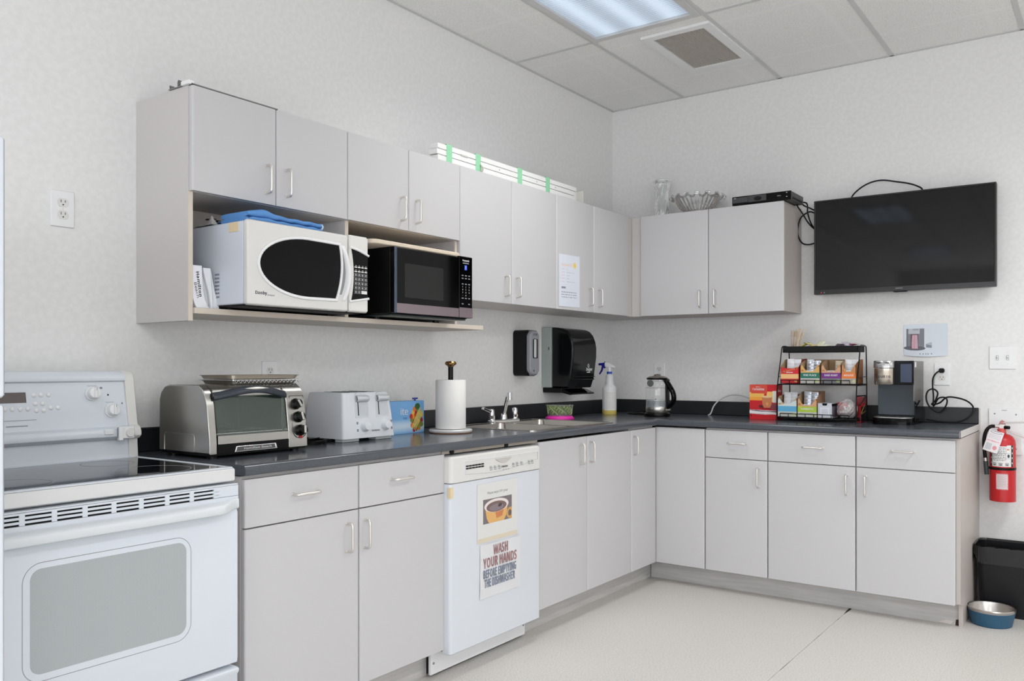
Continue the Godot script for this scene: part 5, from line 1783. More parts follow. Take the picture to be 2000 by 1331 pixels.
func on_wall_cabinets() -> void:
	var top := 2.1185
	# bundled window blind
	var o := lthing("window_blind", "white window blind bundled flat with green tape on the wall cabinets", "blind", 2.045, top, 0.185)
	var L := 1.20
	var wh := mat(Color8(238, 239, 238), 0.45)
	for k in 4:
		var m := MB.new()
		m.box(Vector3(0.0 + 0.006 * (k % 2), 0.001 + 0.0265 * k, 0.004 + 0.003 * (k % 2)), Vector3(L - 0.012 * (k % 3), 0.0255 + 0.0265 * k, 0.055), 0.003)
		put(m, "slat_bundle", wh, o)
	pbox("end_plate", Vector3(L + 0.0, 0.0, 0.0), Vector3(L + 0.085, 0.098, 0.004), wh, o, 0.001)
	pbox("end_bracket", Vector3(L + 0.08, 0.0, -0.02), Vector3(L + 0.086, 0.1, 0.05), mat(Color8(224, 222, 214), 0.5), o, 0.001)
	var tm := mat(Color8(150, 214, 172), 0.6)
	for x in [0.085, 0.30, 0.645, 0.905]:
		var m := MB.new()
		m.box(Vector3(x - 0.02, 0.0, 0.0545), Vector3(x + 0.02, 0.108, 0.0565), 0.0008)
		m.box(Vector3(x - 0.02, 0.107, 0.0), Vector3(x + 0.02, 0.109, 0.0565), 0.0008)
		put(m, "green_tape", tm, o)
	var cl := MB.new()
	cl.tube([Vector3(0.31, 0.06, 0.06), Vector3(0.33, 0.045, 0.062), Vector3(0.32, 0.02, 0.06), Vector3(0.335, 0.008, 0.062)], 0.003, 6)
	cl.tube([Vector3(0.32, 0.06, 0.06), Vector3(0.315, 0.03, 0.064), Vector3(0.33, 0.012, 0.062)], 0.0025, 6)
	put(cl, "pull_cord", mat(Color8(190, 184, 170), 0.5), o)
	for x in [0.47, 0.80, 0.98]:
		put_prism("rivet", oval(x, 0.066, 0.003, 0.003, 10), 0.0548, 0.0562, M.midgrey, o)
	pbox("wand", Vector3(0.17, 0.075, 0.054), Vector3(0.22, 0.083, 0.06), mat(Color8(206, 204, 198), 0.4), o, 0.002).rotation.z = 0.0
	# slim board and a bracket at the other end
	var b := lthing("valance_board", "thin grey board with a white end along the top of the first wall cabinet", "board", 3.345, top, 0.28)
	pbox("board", Vector3(0.006, 0.0, 0.0), Vector3(0.35, 0.004, 0.040), mat(Color8(120, 118, 116), 0.6), b, 0.0006)
	pbox("end_cap", Vector3(-0.004, 0.0, -0.004), Vector3(0.016, 0.013, 0.040), wh, b, 0.001)
	var br := lthing("metal_bracket", "small bent metal bracket lying on top of the first wall cabinet", "bracket", 3.335, top, 0.2)
	pbox("plate", Vector3(-0.012, 0.0, 0.0), Vector3(0.02, 0.002, 0.075), M.midgrey, br, 0.0005)
	var bt := MB.new()
	xprism(bt, pv([0.0, 0.0, 0.02, 0.0, 0.0, 0.018]), -0.006, 0.012)
	xprism(bt, pv([0.045, 0.0, 0.075, 0.0, 0.05, 0.026, 0.045, 0.02]), -0.006, 0.006)
	put(bt, "bent_flange", mat(Color8(110, 110, 108), 0.3, 0.8), br)
	# glass on the other cabinet
	var gl := mat(Color8(244, 246, 246, ), 0.02)
	gl.albedo_color.a = 0.03
	gl.refraction_enabled = true
	gl.refraction_scale = 0.05
	var v := thing("glass_vase", "tall clear rippled glass vase on the corner wall cabinet", "vase", Vector3(0.432, top, 0.15))
	var pr := []
	for k in 21:
		var t := k / 20.0
		var r := 0.048 - 0.006 * sin(PI * minf(t * 1.15, 1.0)) + 0.008 * smoothstep(0.9, 1.0, t) + 0.0012 * sin(t * 40.0)
		pr.append(Vector2(r, 0.24 * t))
	var vm := MB.new()
	vm.surf(func(u: float, w: float) -> Vector3:
		var t := w
		var r := 0.048 - 0.007 * sin(PI * minf(t * 1.1, 1.0)) + 0.009 * smoothstep(0.9, 1.0, t) + 0.0011 * sin(u * TAU * 9.0 + t * 14.0)
		return Vector3(r * cos(u * TAU), 0.013 + 0.225 * t, r * sin(u * TAU)), 96, 30)
	vm.surf(func(u: float, w: float) -> Vector3:
		var t := w
		var r := 0.0425 - 0.007 * sin(PI * minf(t * 1.1, 1.0)) + 0.009 * smoothstep(0.9, 1.0, t)
		return Vector3(r * cos(-u * TAU), 0.013 + 0.225 * t, r * sin(-u * TAU)), 48, 20)
	put(vm, "vase_wall", gl, v)
	put_lathe("vase_lip", [Vector2(0.049, 0.237), Vector2(0.0525, 0.24), Vector2(0.049, 0.243), Vector2(0.047, 0.24), Vector2(0.049, 0.237)], gl, v, Vector3.ZERO, 40)
	put_lathe("vase_foot", [Vector2(0.0, 0.0), Vector2(0.047, 0.0), Vector2(0.047, 0.012), Vector2(0.0, 0.014)], gl, v, Vector3.ZERO, 40)
	var gb := thing("glass_bowl", "wide clear cut-glass bowl with a scalloped rim on the wall cabinet", "bowl", Vector3(0.672, top, 0.163))
	var bm := MB.new()
	bm.surf(func(u: float, w: float) -> Vector3:
		var t := w
		var r: float = 0.062 + 0.092 * pow(t, 0.8) + 0.012 * smoothstep(0.8, 1.0, t) * (0.6 + 0.4 * cos(u * TAU * 16.0))
		var fl := 0.003 * cos(u * TAU * 32.0) * sin(PI * t)
		return Vector3((r + fl) * cos(u * TAU), 0.01 + 0.094 * t + 0.008 * smoothstep(0.75, 1.0, t) * cos(u * TAU * 16.0), (r + fl) * sin(u * TAU)), 192, 14)
	bm.surf(func(u: float, w: float) -> Vector3:
		var t := w
		var r: float = 0.057 + 0.093 * pow(t, 0.8) + 0.014 * smoothstep(0.8, 1.0, t) * (0.6 + 0.4 * cos(u * TAU * 16.0))
		return Vector3(r * cos(-u * TAU), 0.014 + 0.091 * t + 0.008 * smoothstep(0.75, 1.0, t) * cos(u * TAU * 16.0), r * sin(-u * TAU)), 96, 14)
	put(bm, "bowl_wall", gl, gb)
	for k in 16:
		var a := TAU * k / 16.0
		put_prism("rim_scallop", oval(0, 0, 0.017, 0.011, 14), -0.003, 0.003, gl, gb, 0.001).transform = Transform3D(Basis(Vector3.UP, -a + PI / 2) * Basis(Vector3.RIGHT, -0.6), Vector3(0.162 * cos(a), 0.108, 0.162 * sin(a)))
	put_lathe("bowl_foot", [Vector2(0.0, 0.0), Vector2(0.058, 0.0), Vector2(0.063, 0.012), Vector2(0.0, 0.014)], gl, gb, Vector3.ZERO, 40)
	# media box
	var s := thing("media_box", "slim black media box on the end of the wall cabinet next to the television", "set-top box", Vector3(0.95, top, 0.105))
	var bc := mat(Color8(58, 60, 58), 0.45)
	pbox("case", Vector3(0.0, 0.003, 0.0), Vector3(0.333, 0.048, 0.208), bc, s, 0.002)
	var fa := pbox("front_panel", Vector3(0.0, 0.001, 0.207), Vector3(0.333, 0.05, 0.2165), M.blackgloss, s, 0.0015)
	pbox("display_window", Vector3(0.004, 0.014, 0.2162), Vector3(0.092, 0.044, 0.2172), mat(Color8(62, 64, 66), 0.25), fa, 0.0004)
	pbox("button_field", Vector3(0.094, 0.012, 0.2162), Vector3(0.196, 0.046, 0.2172), mat(Color8(54, 55, 58), 0.4), fa, 0.0004)
	put_prism("rocker", oval(0.148, 0.028, 0.022, 0.012, 20), 0.217, 0.219, M.blackmat, fa, 0.001)
	lettering("BELL", Vector3(0.018, 0.04, 0.2174), 0.0045, M.inkwhite, fa)
	lettering("9242", Vector3(0.267, 0.028, 0.2168), 0.004, M.inkwhite, fa, 0.02)
	for y in [0.04, 0.018]:
		pbox("print_mark", Vector3(0.306, y, 0.2163), Vector3(0.313, y + 0.003, 0.2167), M.inkwhite, fa, 0.0)
	for k in 7:
		pbox("side_vent", Vector3(0.3325, 0.008, 0.03 + 0.024 * k), Vector3(0.3338, 0.02, 0.046 + 0.024 * k), M.dark, s, 0.0)

func television() -> void:
	var tv := thing("television", "black flat-screen television mounted on the wall", "television", Vector3(1.789, 1.61, 0.055), 0.022)
	var W := 0.444
	var m := MB.new()
	m.box(Vector3(-W, 0.0, 0.005), Vector3(W, 0.523, 0.05), 0.004)
	put(m, "case", M.black, tv)
	put_ring("bezel", rr(-W, 0.0, W, 0.523, 0.003, 2), rr(-W + 0.009, 0.027, W - 0.009, 0.514, 0.001, 2), 0.045, 0.054, mat(Color8(16, 16, 17), 0.18), tv, 0.0015)
	var sm := mat(Color8(10, 11, 12), 0.05)
	sm.metallic_specular = 0.4
	put_prism("screen", rr(-W + 0.009, 0.027, W - 0.009, 0.514, 0.001, 2), 0.046, 0.0505, sm, tv)
	lettering("INSIGNIA", Vector3(-0.005, 0.0145, 0.0542), 0.006, M.inkgrey, tv, 0.036, "Droid Sans", 700)
	put_prism("sensor_lip", pv([-0.04, 0.002, -0.03, -0.006, 0.03, -0.006, 0.04, 0.002]), 0.03, 0.053, M.black, tv)
	var led := mat(Color8(200, 20, 24), 0.4)
	led.emission_enabled = true
	led.emission = Color8(255, 30, 40)
	led.emission_energy_multiplier = 0.6
	put_prism("power_led", oval(-0.405, 0.010, 0.003, 0.003, 12), 0.0535, 0.0546, led, tv)
	put_prism("ir_window", oval(-0.388, 0.010, 0.003, 0.003, 12), 0.0535, 0.0544, M.midgrey, tv)
	pbox("wall_mount", Vector3(-0.2, 0.12, -0.05), Vector3(0.2, 0.4, 0.006), M.blackmat, tv, 0.002)
	var o := Vector3(1.25, 1.9, 0.0)
	var sets := [
		[Vector3(1.262, 2.128, 0.11), Vector3(1.262, 2.115, 0.15), Vector3(1.281, 2.075, 0.12), Vector3(1.309, 2.019, 0.1), Vector3(1.335, 1.984, 0.06), Vector3(1.37, 1.95, 0.045)],
		[Vector3(1.27, 2.14, 0.1), Vector3(1.302, 2.127, 0.1), Vector3(1.306, 2.075, 0.1), Vector3(1.317, 2.021, 0.08), Vector3(1.335, 1.987, 0.06), Vector3(1.37, 1.96, 0.045)],
		[Vector3(1.27, 2.135, 0.1), Vector3(1.291, 2.115, 0.11), Vector3(1.316, 2.102, 0.1), Vector3(1.338, 2.09, 0.07), Vector3(1.37, 2.08, 0.045)],
		[Vector3(1.37, 2.05, 0.045), Vector3(1.325, 2.081, 0.06), Vector3(1.3, 2.084, 0.07), Vector3(1.259, 2.057, 0.07), Vector3(1.240, 2.004, 0.06), Vector3(1.241, 1.955, 0.06), Vector3(1.263, 1.914, 0.06), Vector3(1.297, 1.902, 0.06), Vector3(1.332, 1.909, 0.05), Vector3(1.37, 1.92, 0.045)],
		[Vector3(1.529, 2.10, 0.045), Vector3(1.532, 2.147, 0.05), Vector3(1.569, 2.185, 0.05), Vector3(1.614, 2.209, 0.05), Vector3(1.658, 2.219, 0.05), Vector3(1.702, 2.217, 0.05), Vector3(1.756, 2.203, 0.05), Vector3(1.82, 2.185, 0.05), Vector3(1.862, 2.166, 0.05), Vector3(1.887, 2.145, 0.05), Vector3(1.89, 2.10, 0.045)]]
	var names := ["black cable from the media box dipping straight behind the television edge", "black cable from the media box hanging nearest the television side", "short black cable running level from the media box to the television", "black cable bowed into a wide loop beside the television", "black cable arching over the top edge of the television"]
	for k in 5:
		var pts := []
		for p in sets[k]:
			if k == 3 and p.x < 1.25:
				p.z = 0.06
			pts.append(p - sets[k][0])
		var c := thing("video_cable", names[k], "cable", sets[k][0], 0.0, "")
		put_tube("cable", pts, 0.0042, M.rubber, c, 8, 6)

# ---------------------------------------------------------------- coffee corner
func kettle() -> void:
	var o := thing("electric_kettle", "glass electric kettle with black handle and steel base, half full of water", "kettle", Vector3(0.502, CT, 0.358), 0.0)
	put_lathe("power_base", [Vector2(0.0, 0.0), Vector2(0.076, 0.0), Vector2(0.078, 0.004), Vector2(0.076, 0.018), Vector2(0.07, 0.022), Vector2(0.0, 0.022)], M.black, o, Vector3.ZERO, 40)
	put_lathe("steel_band", [Vector2(0.0, 0.022), Vector2(0.066, 0.022), Vector2(0.069, 0.026), Vector2(0.069, 0.055), Vector2(0.068, 0.058), Vector2(0.0, 0.058)], M.steel, o, Vector3.ZERO, 40)
	var gl := glass(Color8(240, 244, 244), 0.07, 0.01)
	put_lathe("glass_jug", [Vector2(0.068, 0.058), Vector2(0.0685, 0.12), Vector2(0.0675, 0.17), Vector2(0.063, 0.20), Vector2(0.057, 0.222)], gl, o, Vector3.ZERO, 48)
	var wa := glass(Color8(205, 222, 230), 0.18, 0.01)
	put_lathe("water", [Vector2(0.0, 0.0585), Vector2(0.0665, 0.0585), Vector2(0.0665, 0.094), Vector2(0.0, 0.094)], wa, o, Vector3.ZERO, 40)
	put_lathe("jug_line", [Vector2(0.0678, 0.168), Vector2(0.0686, 0.1685), Vector2(0.0678, 0.169)], M.darkgrey, o, Vector3.ZERO, 40)
	put_lathe("lid_ring", [Vector2(0.0, 0.218), Vector2(0.06, 0.218), Vector2(0.0645, 0.224), Vector2(0.062, 0.228), Vector2(0.0, 0.228)], M.black, o, Vector3.ZERO, 40)
	put_lathe("lid", [Vector2(0.061, 0.228), Vector2(0.05, 0.236), Vector2(0.02, 0.241), Vector2(0.0, 0.242)], mat(Color8(186, 178, 168), 0.3, 0.9), o, Vector3.ZERO, 40)
	put_lathe("lid_knob", [Vector2(0.022, 0.238), Vector2(0.021, 0.244), Vector2(0.014, 0.249), Vector2(0.0, 0.25)], mat(Color8(96, 84, 74), 0.4), o, Vector3.ZERO, 24)
	var h := MB.new()
	h.surf(func(u: float, v: float) -> Vector3:
		var a := TAU * v
		var t := u
		var px := 0.045 + 0.055 * sin(PI * pow(t, 0.75)) + 0.012 * (1.0 - t)
		var y := lerpf(0.045, 0.226, t)
		var w: float = 0.015 + 0.009 * t
		return Vector3(px + 0.013 * cos(a) * (1.0 + 0.3 * t), y + 0.004 * cos(a) * (t - 0.5), w * sin(a)), 32, 16)
	put(h, "handle", M.blackgloss, o)
	var hi := MB.new()
	hi.box(Vector3(0.058, 0.052, -0.02), Vector3(0.074, 0.224, 0.02), 0.006)
	put(hi, "handle_back", M.black, o)
	pbox("switch", Vector3(0.066, 0.034, -0.013), Vector3(0.085, 0.046, 0.013), M.steel, o, 0.003)
	var sp := MB.new()
	sp.tube([Vector3(-0.04, 0.213, 0.03), Vector3(-0.044, 0.196, 0.034), Vector3(-0.04, 0.187, 0.034), Vector3(-0.035, 0.196, 0.034), Vector3(-0.03, 0.213, 0.03)], 0.004, 8)
	put(sp, "spout_filter", M.darkgrey, o)
	put_prism("filter_disc", oval(-0.02, 0.196, 0.02, 0.02, 24), 0.048, 0.052, M.darkgrey, o)
	var c := thing("kettle_cord", "black kettle cord lying on the counter beside the backsplash corner", "cord", Vector3(0.43, CT, 0.33))
	put_tube("cable", [Vector3(0.004, 0.006, 0.0), Vector3(-0.06, 0.005, -0.03), Vector3(-0.13, 0.005, -0.05), Vector3(-0.19, 0.006, -0.10), Vector3(-0.16, 0.006, -0.17), Vector3(-0.10, 0.006, -0.13), Vector3(-0.17, 0.007, -0.08), Vector3(-0.22, 0.006, -0.18), Vector3(-0.16, 0.02, -0.28), Vector3(-0.10, 0.09, -0.305)], 0.004, M.rubber, c)
	var w := thing("white_cable", "thin pale grey cable arching up against the backsplash", "cable", Vector3(0.735, CT, 0.09))
	put_tube("cable", [Vector3(-0.012, 0.004, 0.03), Vector3(-0.005, 0.012, 0.012), Vector3(0.012, 0.06, 0.0), Vector3(0.042, 0.1, -0.03), Vector3(0.085, 0.122, -0.05), Vector3(0.13, 0.126, -0.055), Vector3(0.18, 0.118, -0.055), Vector3(0.235, 0.098, -0.055), Vector3(0.30, 0.07, -0.06), Vector3(0.36, 0.004, -0.05)], 0.0042, mat(Color8(196, 198, 200), 0.4), w)

func drink_box() -> void:
	var o := thing("drink_mix_box", "tall red drink mix box torn open along its lower edge", "box", Vector3(1.044, CT, 0.2))
	var W := 0.152
	var red := Color8(200, 30, 40)
	pbox("carton", Vector3(0, 0, 0), Vector3(W, 0.194, 0.1), mat(red, 0.45), o, 0.001)
	var im := paper(152, 194, red)
	ink_rect(im, 0.0, 0.0, 0.66, 0.26, Color8(214, 82, 62))
	ink_rect(im, 0.0, 0.22, 0.55, 0.46, Color8(240, 190, 96))
	ink_rect(im, 0.0, 0.36, 0.46, 0.46, Color8(244, 164, 64))
	ink_rect(im, 0.64, 0.2, 1.0, 0.5, Color8(240, 196, 110))
	ink_rect(im, 0.06, 0.03, 0.66, 0.26, Color8(214, 78, 62))
	ink_rect(im, 0.86, 0.18, 1.0, 0.52, Color8(222, 224, 214))
	ink_rect(im, 0.14, 0.31, 0.42, 0.32, Color8(206, 160, 70))
	ink_rect(im, 0.14, 0.35, 0.40, 0.36, Color8(206, 160, 70))
	ink_oval(im, 0.66, 0.65, 0.3, 0.06, Color8(150, 20, 34))
	ink_oval(im, 0.9, 0.63, 0.13, 0.1, Color8(140, 60, 74))
	ink_oval(im, 0.42, 0.62, 0.07, 0.04, Color8(96, 30, 34))
	ink_poly(im, pv([0.46, 0.34, 0.84, 0.34, 0.82, 0.56, 0.76, 0.66, 0.54, 0.66, 0.48, 0.56]), Color8(202, 128, 84))
	ink_oval(im, 0.65, 0.345, 0.19, 0.03, Color8(232, 196, 146))
	ink_oval(im, 0.66, 0.55, 0.05, 0.05, Color8(226, 148, 98))
	ink_poly(im, pv([0.0, 0.72, 1.0, 0.74, 1.0, 0.84, 0.6, 0.86, 0.0, 0.84]), Color8(214, 210, 214))
	ink_poly(im, pv([0.0, 0.735, 0.3, 0.74, 0.55, 0.755, 1.0, 0.75, 1.0, 0.785, 0.8, 0.77, 0.4, 0.765, 0.1, 0.75]), Color8(60, 34, 36))
	ink_poly(im, pv([0.0, 0.755, 0.5, 0.80, 0.62, 0.775, 0.95, 0.84, 0.6, 0.835, 0.2, 0.80, 0.0, 0.80]), Color8(236, 232, 234))
	ink_rect(im, 0.04, 0.87, 0.08, 0.93, Color8(120, 14, 24))
	var f := MB.new()
	f.prism(rr(0.0003, 0.0003, W - 0.0003, 0.1937, 0.0003, 1), 0.1, 0.1004)
	var pf := put(f, "printed_face", printed(im, 0.35), o)
	lettering("NESTLE", Vector3(0.047, 0.181, 0.1005), 0.004, M.inkwhite, pf, 0.022, "Droid Sans", 700)
	lettering("Carnation", Vector3(0.05, 0.169, 0.1005), 0.0125, M.inkwhite, pf, 0.066, "Droid Serif", 700)
	var tf := MB.new()
	tf.prism(pv([0.0, 0.044, 0.05, 0.04, 0.09, 0.043, 0.152, 0.034, 0.152, 0.028, 0.1, 0.036, 0.04, 0.033, 0.0, 0.036]), 0.1004, 0.1018)
	put(tf, "torn_flap", mat(Color8(236, 232, 232), 0.7), o)
	lettering("Carn", Vector3(W + 0.0004, 0.16, 0.055), 0.012, M.inkwhite, o, 0.05, "Droid Serif", 700, Vector3(0, PI / 2, 0))

func dispenser_box(called: String, label: String, at: Vector3, w: float, back: float, side: float, low: float, c_top: Color, c_band: Color, c_low: Color, txt: String, pods: Array) -> void:
	# an open display carton: low front, sloping sides, high back; raw board inside
	var d := 0.15
	var o := thing(called, label, "box", at, 0.0, "sachet cartons on the wire rack")
	var kraft := mat(Color8(176, 146, 112), 0.8)
	var t := 0.0015
	pbox("floor_board", Vector3(0, 0, 0), Vector3(w, t, d), kraft, o, 0.0)
	pbox("back_board", Vector3(0, 0, 0), Vector3(w, back, t), kraft, o, 0.0)
	for x in [0.0, w - t]:
		var m := MB.new()
		xprism(m, pv([0.0, 0.0, d, 0.0, d, side, d * 0.85, side + 0.012, d * 0.45, back * 0.97, 0.0, back]), x, x + t)
		put(m, "side_board", kraft if x == 0.0 else mat(c_top.darkened(0.25), 0.6), o)
	var im := paper(96, 112, c_low)
	ink_rect(im, 0.0, 0.0, 1.0, 0.5, c_top)
	for k in 26:
		var q := Color8(214, 160, 84) if k % 3 else Color8(140, 84, 48)
		ink_oval(im, fposmod(k * 0.618, 1.0), 0.03 + 0.3 * fposmod(k * 0.383, 1.0), 0.07, 0.045, c_top.lerp(q, 0.55), k * 0.7)
	ink_rect(im, 0.0, 0.42, 1.0, 0.72, c_band)
	ink_rect(im, 0.12, 0.78, 0.86, 0.82, c_low.darkened(0.25))
	ink_oval(im, 0.86, 0.86, 0.1, 0.08, c_low.lerp(Color8(190, 220, 120), 0.6))
	# low front with raised corners
	var f := MB.new()
	var prof := PackedVector2Array([Vector2(0, 0), Vector2(w, 0), Vector2(w, side)])
	for k in 11:
		var u := k / 10.0
		prof.append(Vector2(w * (0.9 - 0.8 * u), low + (side - low) * pow(absf(2 * u - 1), 3.0)))
	prof.append(Vector2(0, side))
	f.prism(prof, d - t, d)
	var pf := put(f, "printed_front", printed(im, 0.4), o)
	lettering(txt, Vector3(w / 2, side * 0.45, d + 0.0001), 0.0095, M.inkwhite, pf, w * 0.66, "Droid Sans", 700)
	pbox("print_mark", Vector3(w * 0.32, side * 0.66, d), Vector3(w * 0.68, side * 0.70, d + 0.0003), M.inkwhite, pf, 0.0)
	for k in pods.size():
		var p: Array = pods[k]
		var s := thing("sachet", p[1], "sachet", at + Vector3(p[0], 0.004, d - 0.055), 0.0, "sachets in the cartons on the rack")
		var m := MB.new()
		m.surf(func(u: float, v: float) -> Vector3:
			var a := PI * u
			var edge := smoothstep(0.0, 0.08, v) * smoothstep(1.0, 0.86, v)
			return Vector3(lerpf(-0.019, 0.019, u), p[2] * v, 0.0045 * sin(a) * edge - 0.016 * v + 0.0008 * sin(v * 40.0)), 10, 14, 0.0)
		m.surf(func(u: float, v: float) -> Vector3:
			var a := PI * u
			var edge := smoothstep(0.0, 0.08, v) * smoothstep(1.0, 0.86, v)
			return Vector3(lerpf(0.019, -0.019, u), p[2] * v, -0.001 - 0.0045 * sin(a) * edge - 0.016 * v), 10, 14, 0.0)
		put(m, "foil", p[3], s)

func rack() -> void:
	var ox := 1.208
	var o := thing("wire_rack", "black wire two-shelf rack holding coffee and tea cartons", "rack", Vector3(ox, CT, 0.0))
	var bk: Material = M.black
	var wd := 0.415
	for x in [0.0, wd]:
		var m := MB.new()
		m.tube([Vector3(x, 0.004, 0.33), Vector3(x, 0.1, 0.33), Vector3(x, 0.195, 0.318), Vector3(x, 0.29, 0.283), Vector3(x, 0.385, 0.25), Vector3(x, 0.404, 0.238), Vector3(x, 0.409, 0.20), Vector3(x, 0.404, 0.135), Vector3(x, 0.385, 0.122), Vector3(x, 0.25, 0.112), Vector3(x, 0.004, 0.105)], 0.0032, 8, 5)
		m.wire([Vector3(x, 0.012, 0.105), Vector3(x, 0.012, 0.33)], 0.0026)
		m.wire([Vector3(x, 0.195, 0.11), Vector3(x, 0.195, 0.316)], 0.0026)
		m.wire([Vector3(x, 0.24, 0.112), Vector3(x, 0.24, 0.302)], 0.0022)
		put(m, "side_frame", bk, o)
		for z in [0.105, 0.33]:
			put_cyl("rubber_foot", Vector3(x, 0.0, z), Vector3(x, 0.009, z), 0.0048, bk, o, -1.0, 10)
	for k in 2:
		var y: float = [0.018, 0.2][k]
		var zf: float = [0.335, 0.318][k]
		var m := MB.new()
		for q in 7:
			var z := lerpf(0.115, zf, q / 6.0)
			m.wire([Vector3(0, y - 0.001, z), Vector3(wd, y - 0.001, z)], 0.0022, 5)
		m.wire([Vector3(0, y - 0.002, zf), Vector3(wd, y - 0.002, zf)], 0.0034, 6)
		var n := 8
		for q in n + 1:
			var x := lerpf(0.02, wd - 0.035, q / float(n))
			m.wire([Vector3(x, y, 0.115), Vector3(x, y, zf), Vector3(x, y + 0.021, zf + 0.004)], 0.002, 5)
		m.wire([Vector3(0.02, y + 0.021, zf + 0.004), Vector3(wd - 0.035, y + 0.021, zf + 0.004)], 0.0024, 6)
		m.wire([Vector3(0, y + 0.0, 0.113), Vector3(wd, y + 0.0, 0.113)], 0.0026, 6)
		put(m, "wire_shelf", bk, o)
	var tm := MB.new()
	var ty := 0.372
	tm.box(Vector3(0.008, ty, 0.122), Vector3(wd - 0.008, ty + 0.003, 0.256), 0.0)
	tm.box(Vector3(0.008, ty, 0.253), Vector3(wd - 0.008, ty + 0.034, 0.256), 0.001)
	tm.box(Vector3(0.008, ty, 0.122), Vector3(wd - 0.008, ty + 0.034, 0.125), 0.001)
	tm.box(Vector3(0.008, ty, 0.122), Vector3(0.011, ty + 0.034, 0.256), 0.001)
	tm.box(Vector3(wd - 0.011, ty, 0.122), Vector3(wd - 0.008, ty + 0.034, 0.256), 0.001)
	put(tm, "top_tray", M.blackmat, o)
	# cartons
	var foil := mat(Color8(196, 200, 210), 0.25, 0.6)
	var foil2 := mat(Color8(226, 228, 234), 0.4)
	var kraft := mat(Color8(196, 184, 164), 0.6)
	var yu := CT + 0.2035
	var zz := 0.163
	dispenser_box("sachet_carton", "red sachet carton on the upper rack shelf", Vector3(1.222, yu, zz), 0.1, 0.135, 0.088, 0.082, Color8(206, 40, 48), Color8(238, 190, 130), Color8(206, 40, 48), "", [[0.035, "white sachet standing closest to the kraft side wall of the red carton", 0.13, foil2], [0.073, "white sachet beside the green carton, in the red carton", 0.128, foil2]])
	dispenser_box("sachet_carton", "green-banded coffee carton on the upper rack shelf", Vector3(1.33, yu, zz), 0.102, 0.13, 0.1, 0.068, Color8(214, 170, 104), Color8(30, 112, 92), Color8(206, 206, 200), "PIKE PLACE", [[0.034, "silver sachet in the green-banded carton, next to the red carton", 0.125, foil], [0.072, "silver sachet in the green-banded carton, next to the purple-banded one", 0.12, foil]])
	dispenser_box("sachet_carton", "purple-banded coffee carton on the upper rack shelf", Vector3(1.44, yu, zz), 0.102, 0.13, 0.1, 0.064, Color8(204, 156, 128), Color8(112, 44, 128), Color8(120, 122, 126), "DARK ROAST", [[0.075, "kraft coloured sachet in the purple-banded carton", 0.118, kraft]])
	dispenser_box("sachet_carton", "orange-banded coffee carton on the upper rack shelf", Vector3(1.545, yu, zz), 0.072, 0.13, 0.1, 0.068, Color8(198, 132, 82), Color8(226, 122, 52), Color8(170, 166, 160), "HOUSE", [[0.02, "silver sachet in the orange-banded carton, next to the purple-banded one", 0.125, foil2], [0.05, "silver sachet in the orange-banded carton, at the rack end", 0.125, foil2]])
	var yl := CT + 0.0215
	var zl := 0.178
	dispenser_box("sachet_carton", "sky blue tea carton on the lower rack shelf", Vector3(1.212, yl, zl), 0.104, 0.12, 0.1, 0.072, Color8(212, 222, 222), Color8(98, 178, 220), Color8(206, 206, 200), "", [[0.033, "white sachet poking out of the sky blue carton, by the rack end", 0.128, foil2], [0.068, "white sachet with a blue oval in the sky blue carton", 0.128, foil2]])
	dispenser_box("sachet_carton", "lime-banded carton on the lower rack shelf", Vector3(1.319, yl, zl), 0.104, 0.14, 0.1, 0.064, Color8(214, 162, 120), Color8(178, 206, 66), Color8(204, 206, 200), "VARIETY", [[0.035, "silver sachet in the lime-banded carton, next to the sky blue one", 0.135, foil], [0.073, "silver sachet in the lime-banded carton, by the white and black box", 0.132, foil]])
	var wb := thing("filter_box", "small white and black box on the lower rack shelf", "box", Vector3(1.426, yl, 0.205))
	pbox("carton", Vector3(0, 0, 0), Vector3(0.072, 0.078, 0.118), mat(Color8(206, 210, 220), 0.5), wb, 0.001)
	put_prism("black_notch", pv([0.022, 0.078, 0.026, 0.066, 0.046, 0.066, 0.05, 0.078]), 0.118, 0.1185, M.black, wb)
	pbox("side_print", Vector3(0.072, 0.004, 0.012), Vector3(0.0726, 0.074, 0.112), mat(Color8(120, 112, 126), 0.5), wb, 0.0)
	pbox("side_band", Vector3(0.0726, 0.062, 0.006), Vector3(0.0731, 0.076, 0.117), M.black, wb, 0.0)
	var lb := paper(64, 64, Color8(226, 228, 236))
	ink_lines(lb, 0.15, 0.2, 0.85, 0.85, 6, Color8(160, 164, 176), rng)
	var lm := MB.new()
	lm.prism(rr(0.012, 0.014, 0.06, 0.056, 0.001, 1), 0.118, 0.1184)
	put(lm, "label_sheet", printed(lb, 0.5), wb)
	# clear bag with sugar sticks
	var cb := thing("clear_bag", "clear plastic bag of white packets on the lower rack shelf", "bag", Vector3(1.512, yl + 0.001, 0.22))
	var bm := MB.new()
	bm.surf(func(u: float, v: float) -> Vector3:
		var a := TAU * u
		var r := (0.85 + 0.1 * sin(a * 5.0 + v * 6.0) + 0.06 * sin(a * 11.0 + v * 17.0)) * pow(sin(PI * clampf(v * 0.93 + 0.07, 0.0, 1.0)), 0.45)
		return Vector3(0.052 + 0.058 * r * cos(a), 0.002 + 0.094 * v + 0.006 * sin(a * 3.0 + 1.0) * v, 0.055 + 0.05 * r * sin(a)), 48, 18)
	put(bm, "film", glass(Color8(236, 234, 236), 0.3, 0.12), cb)
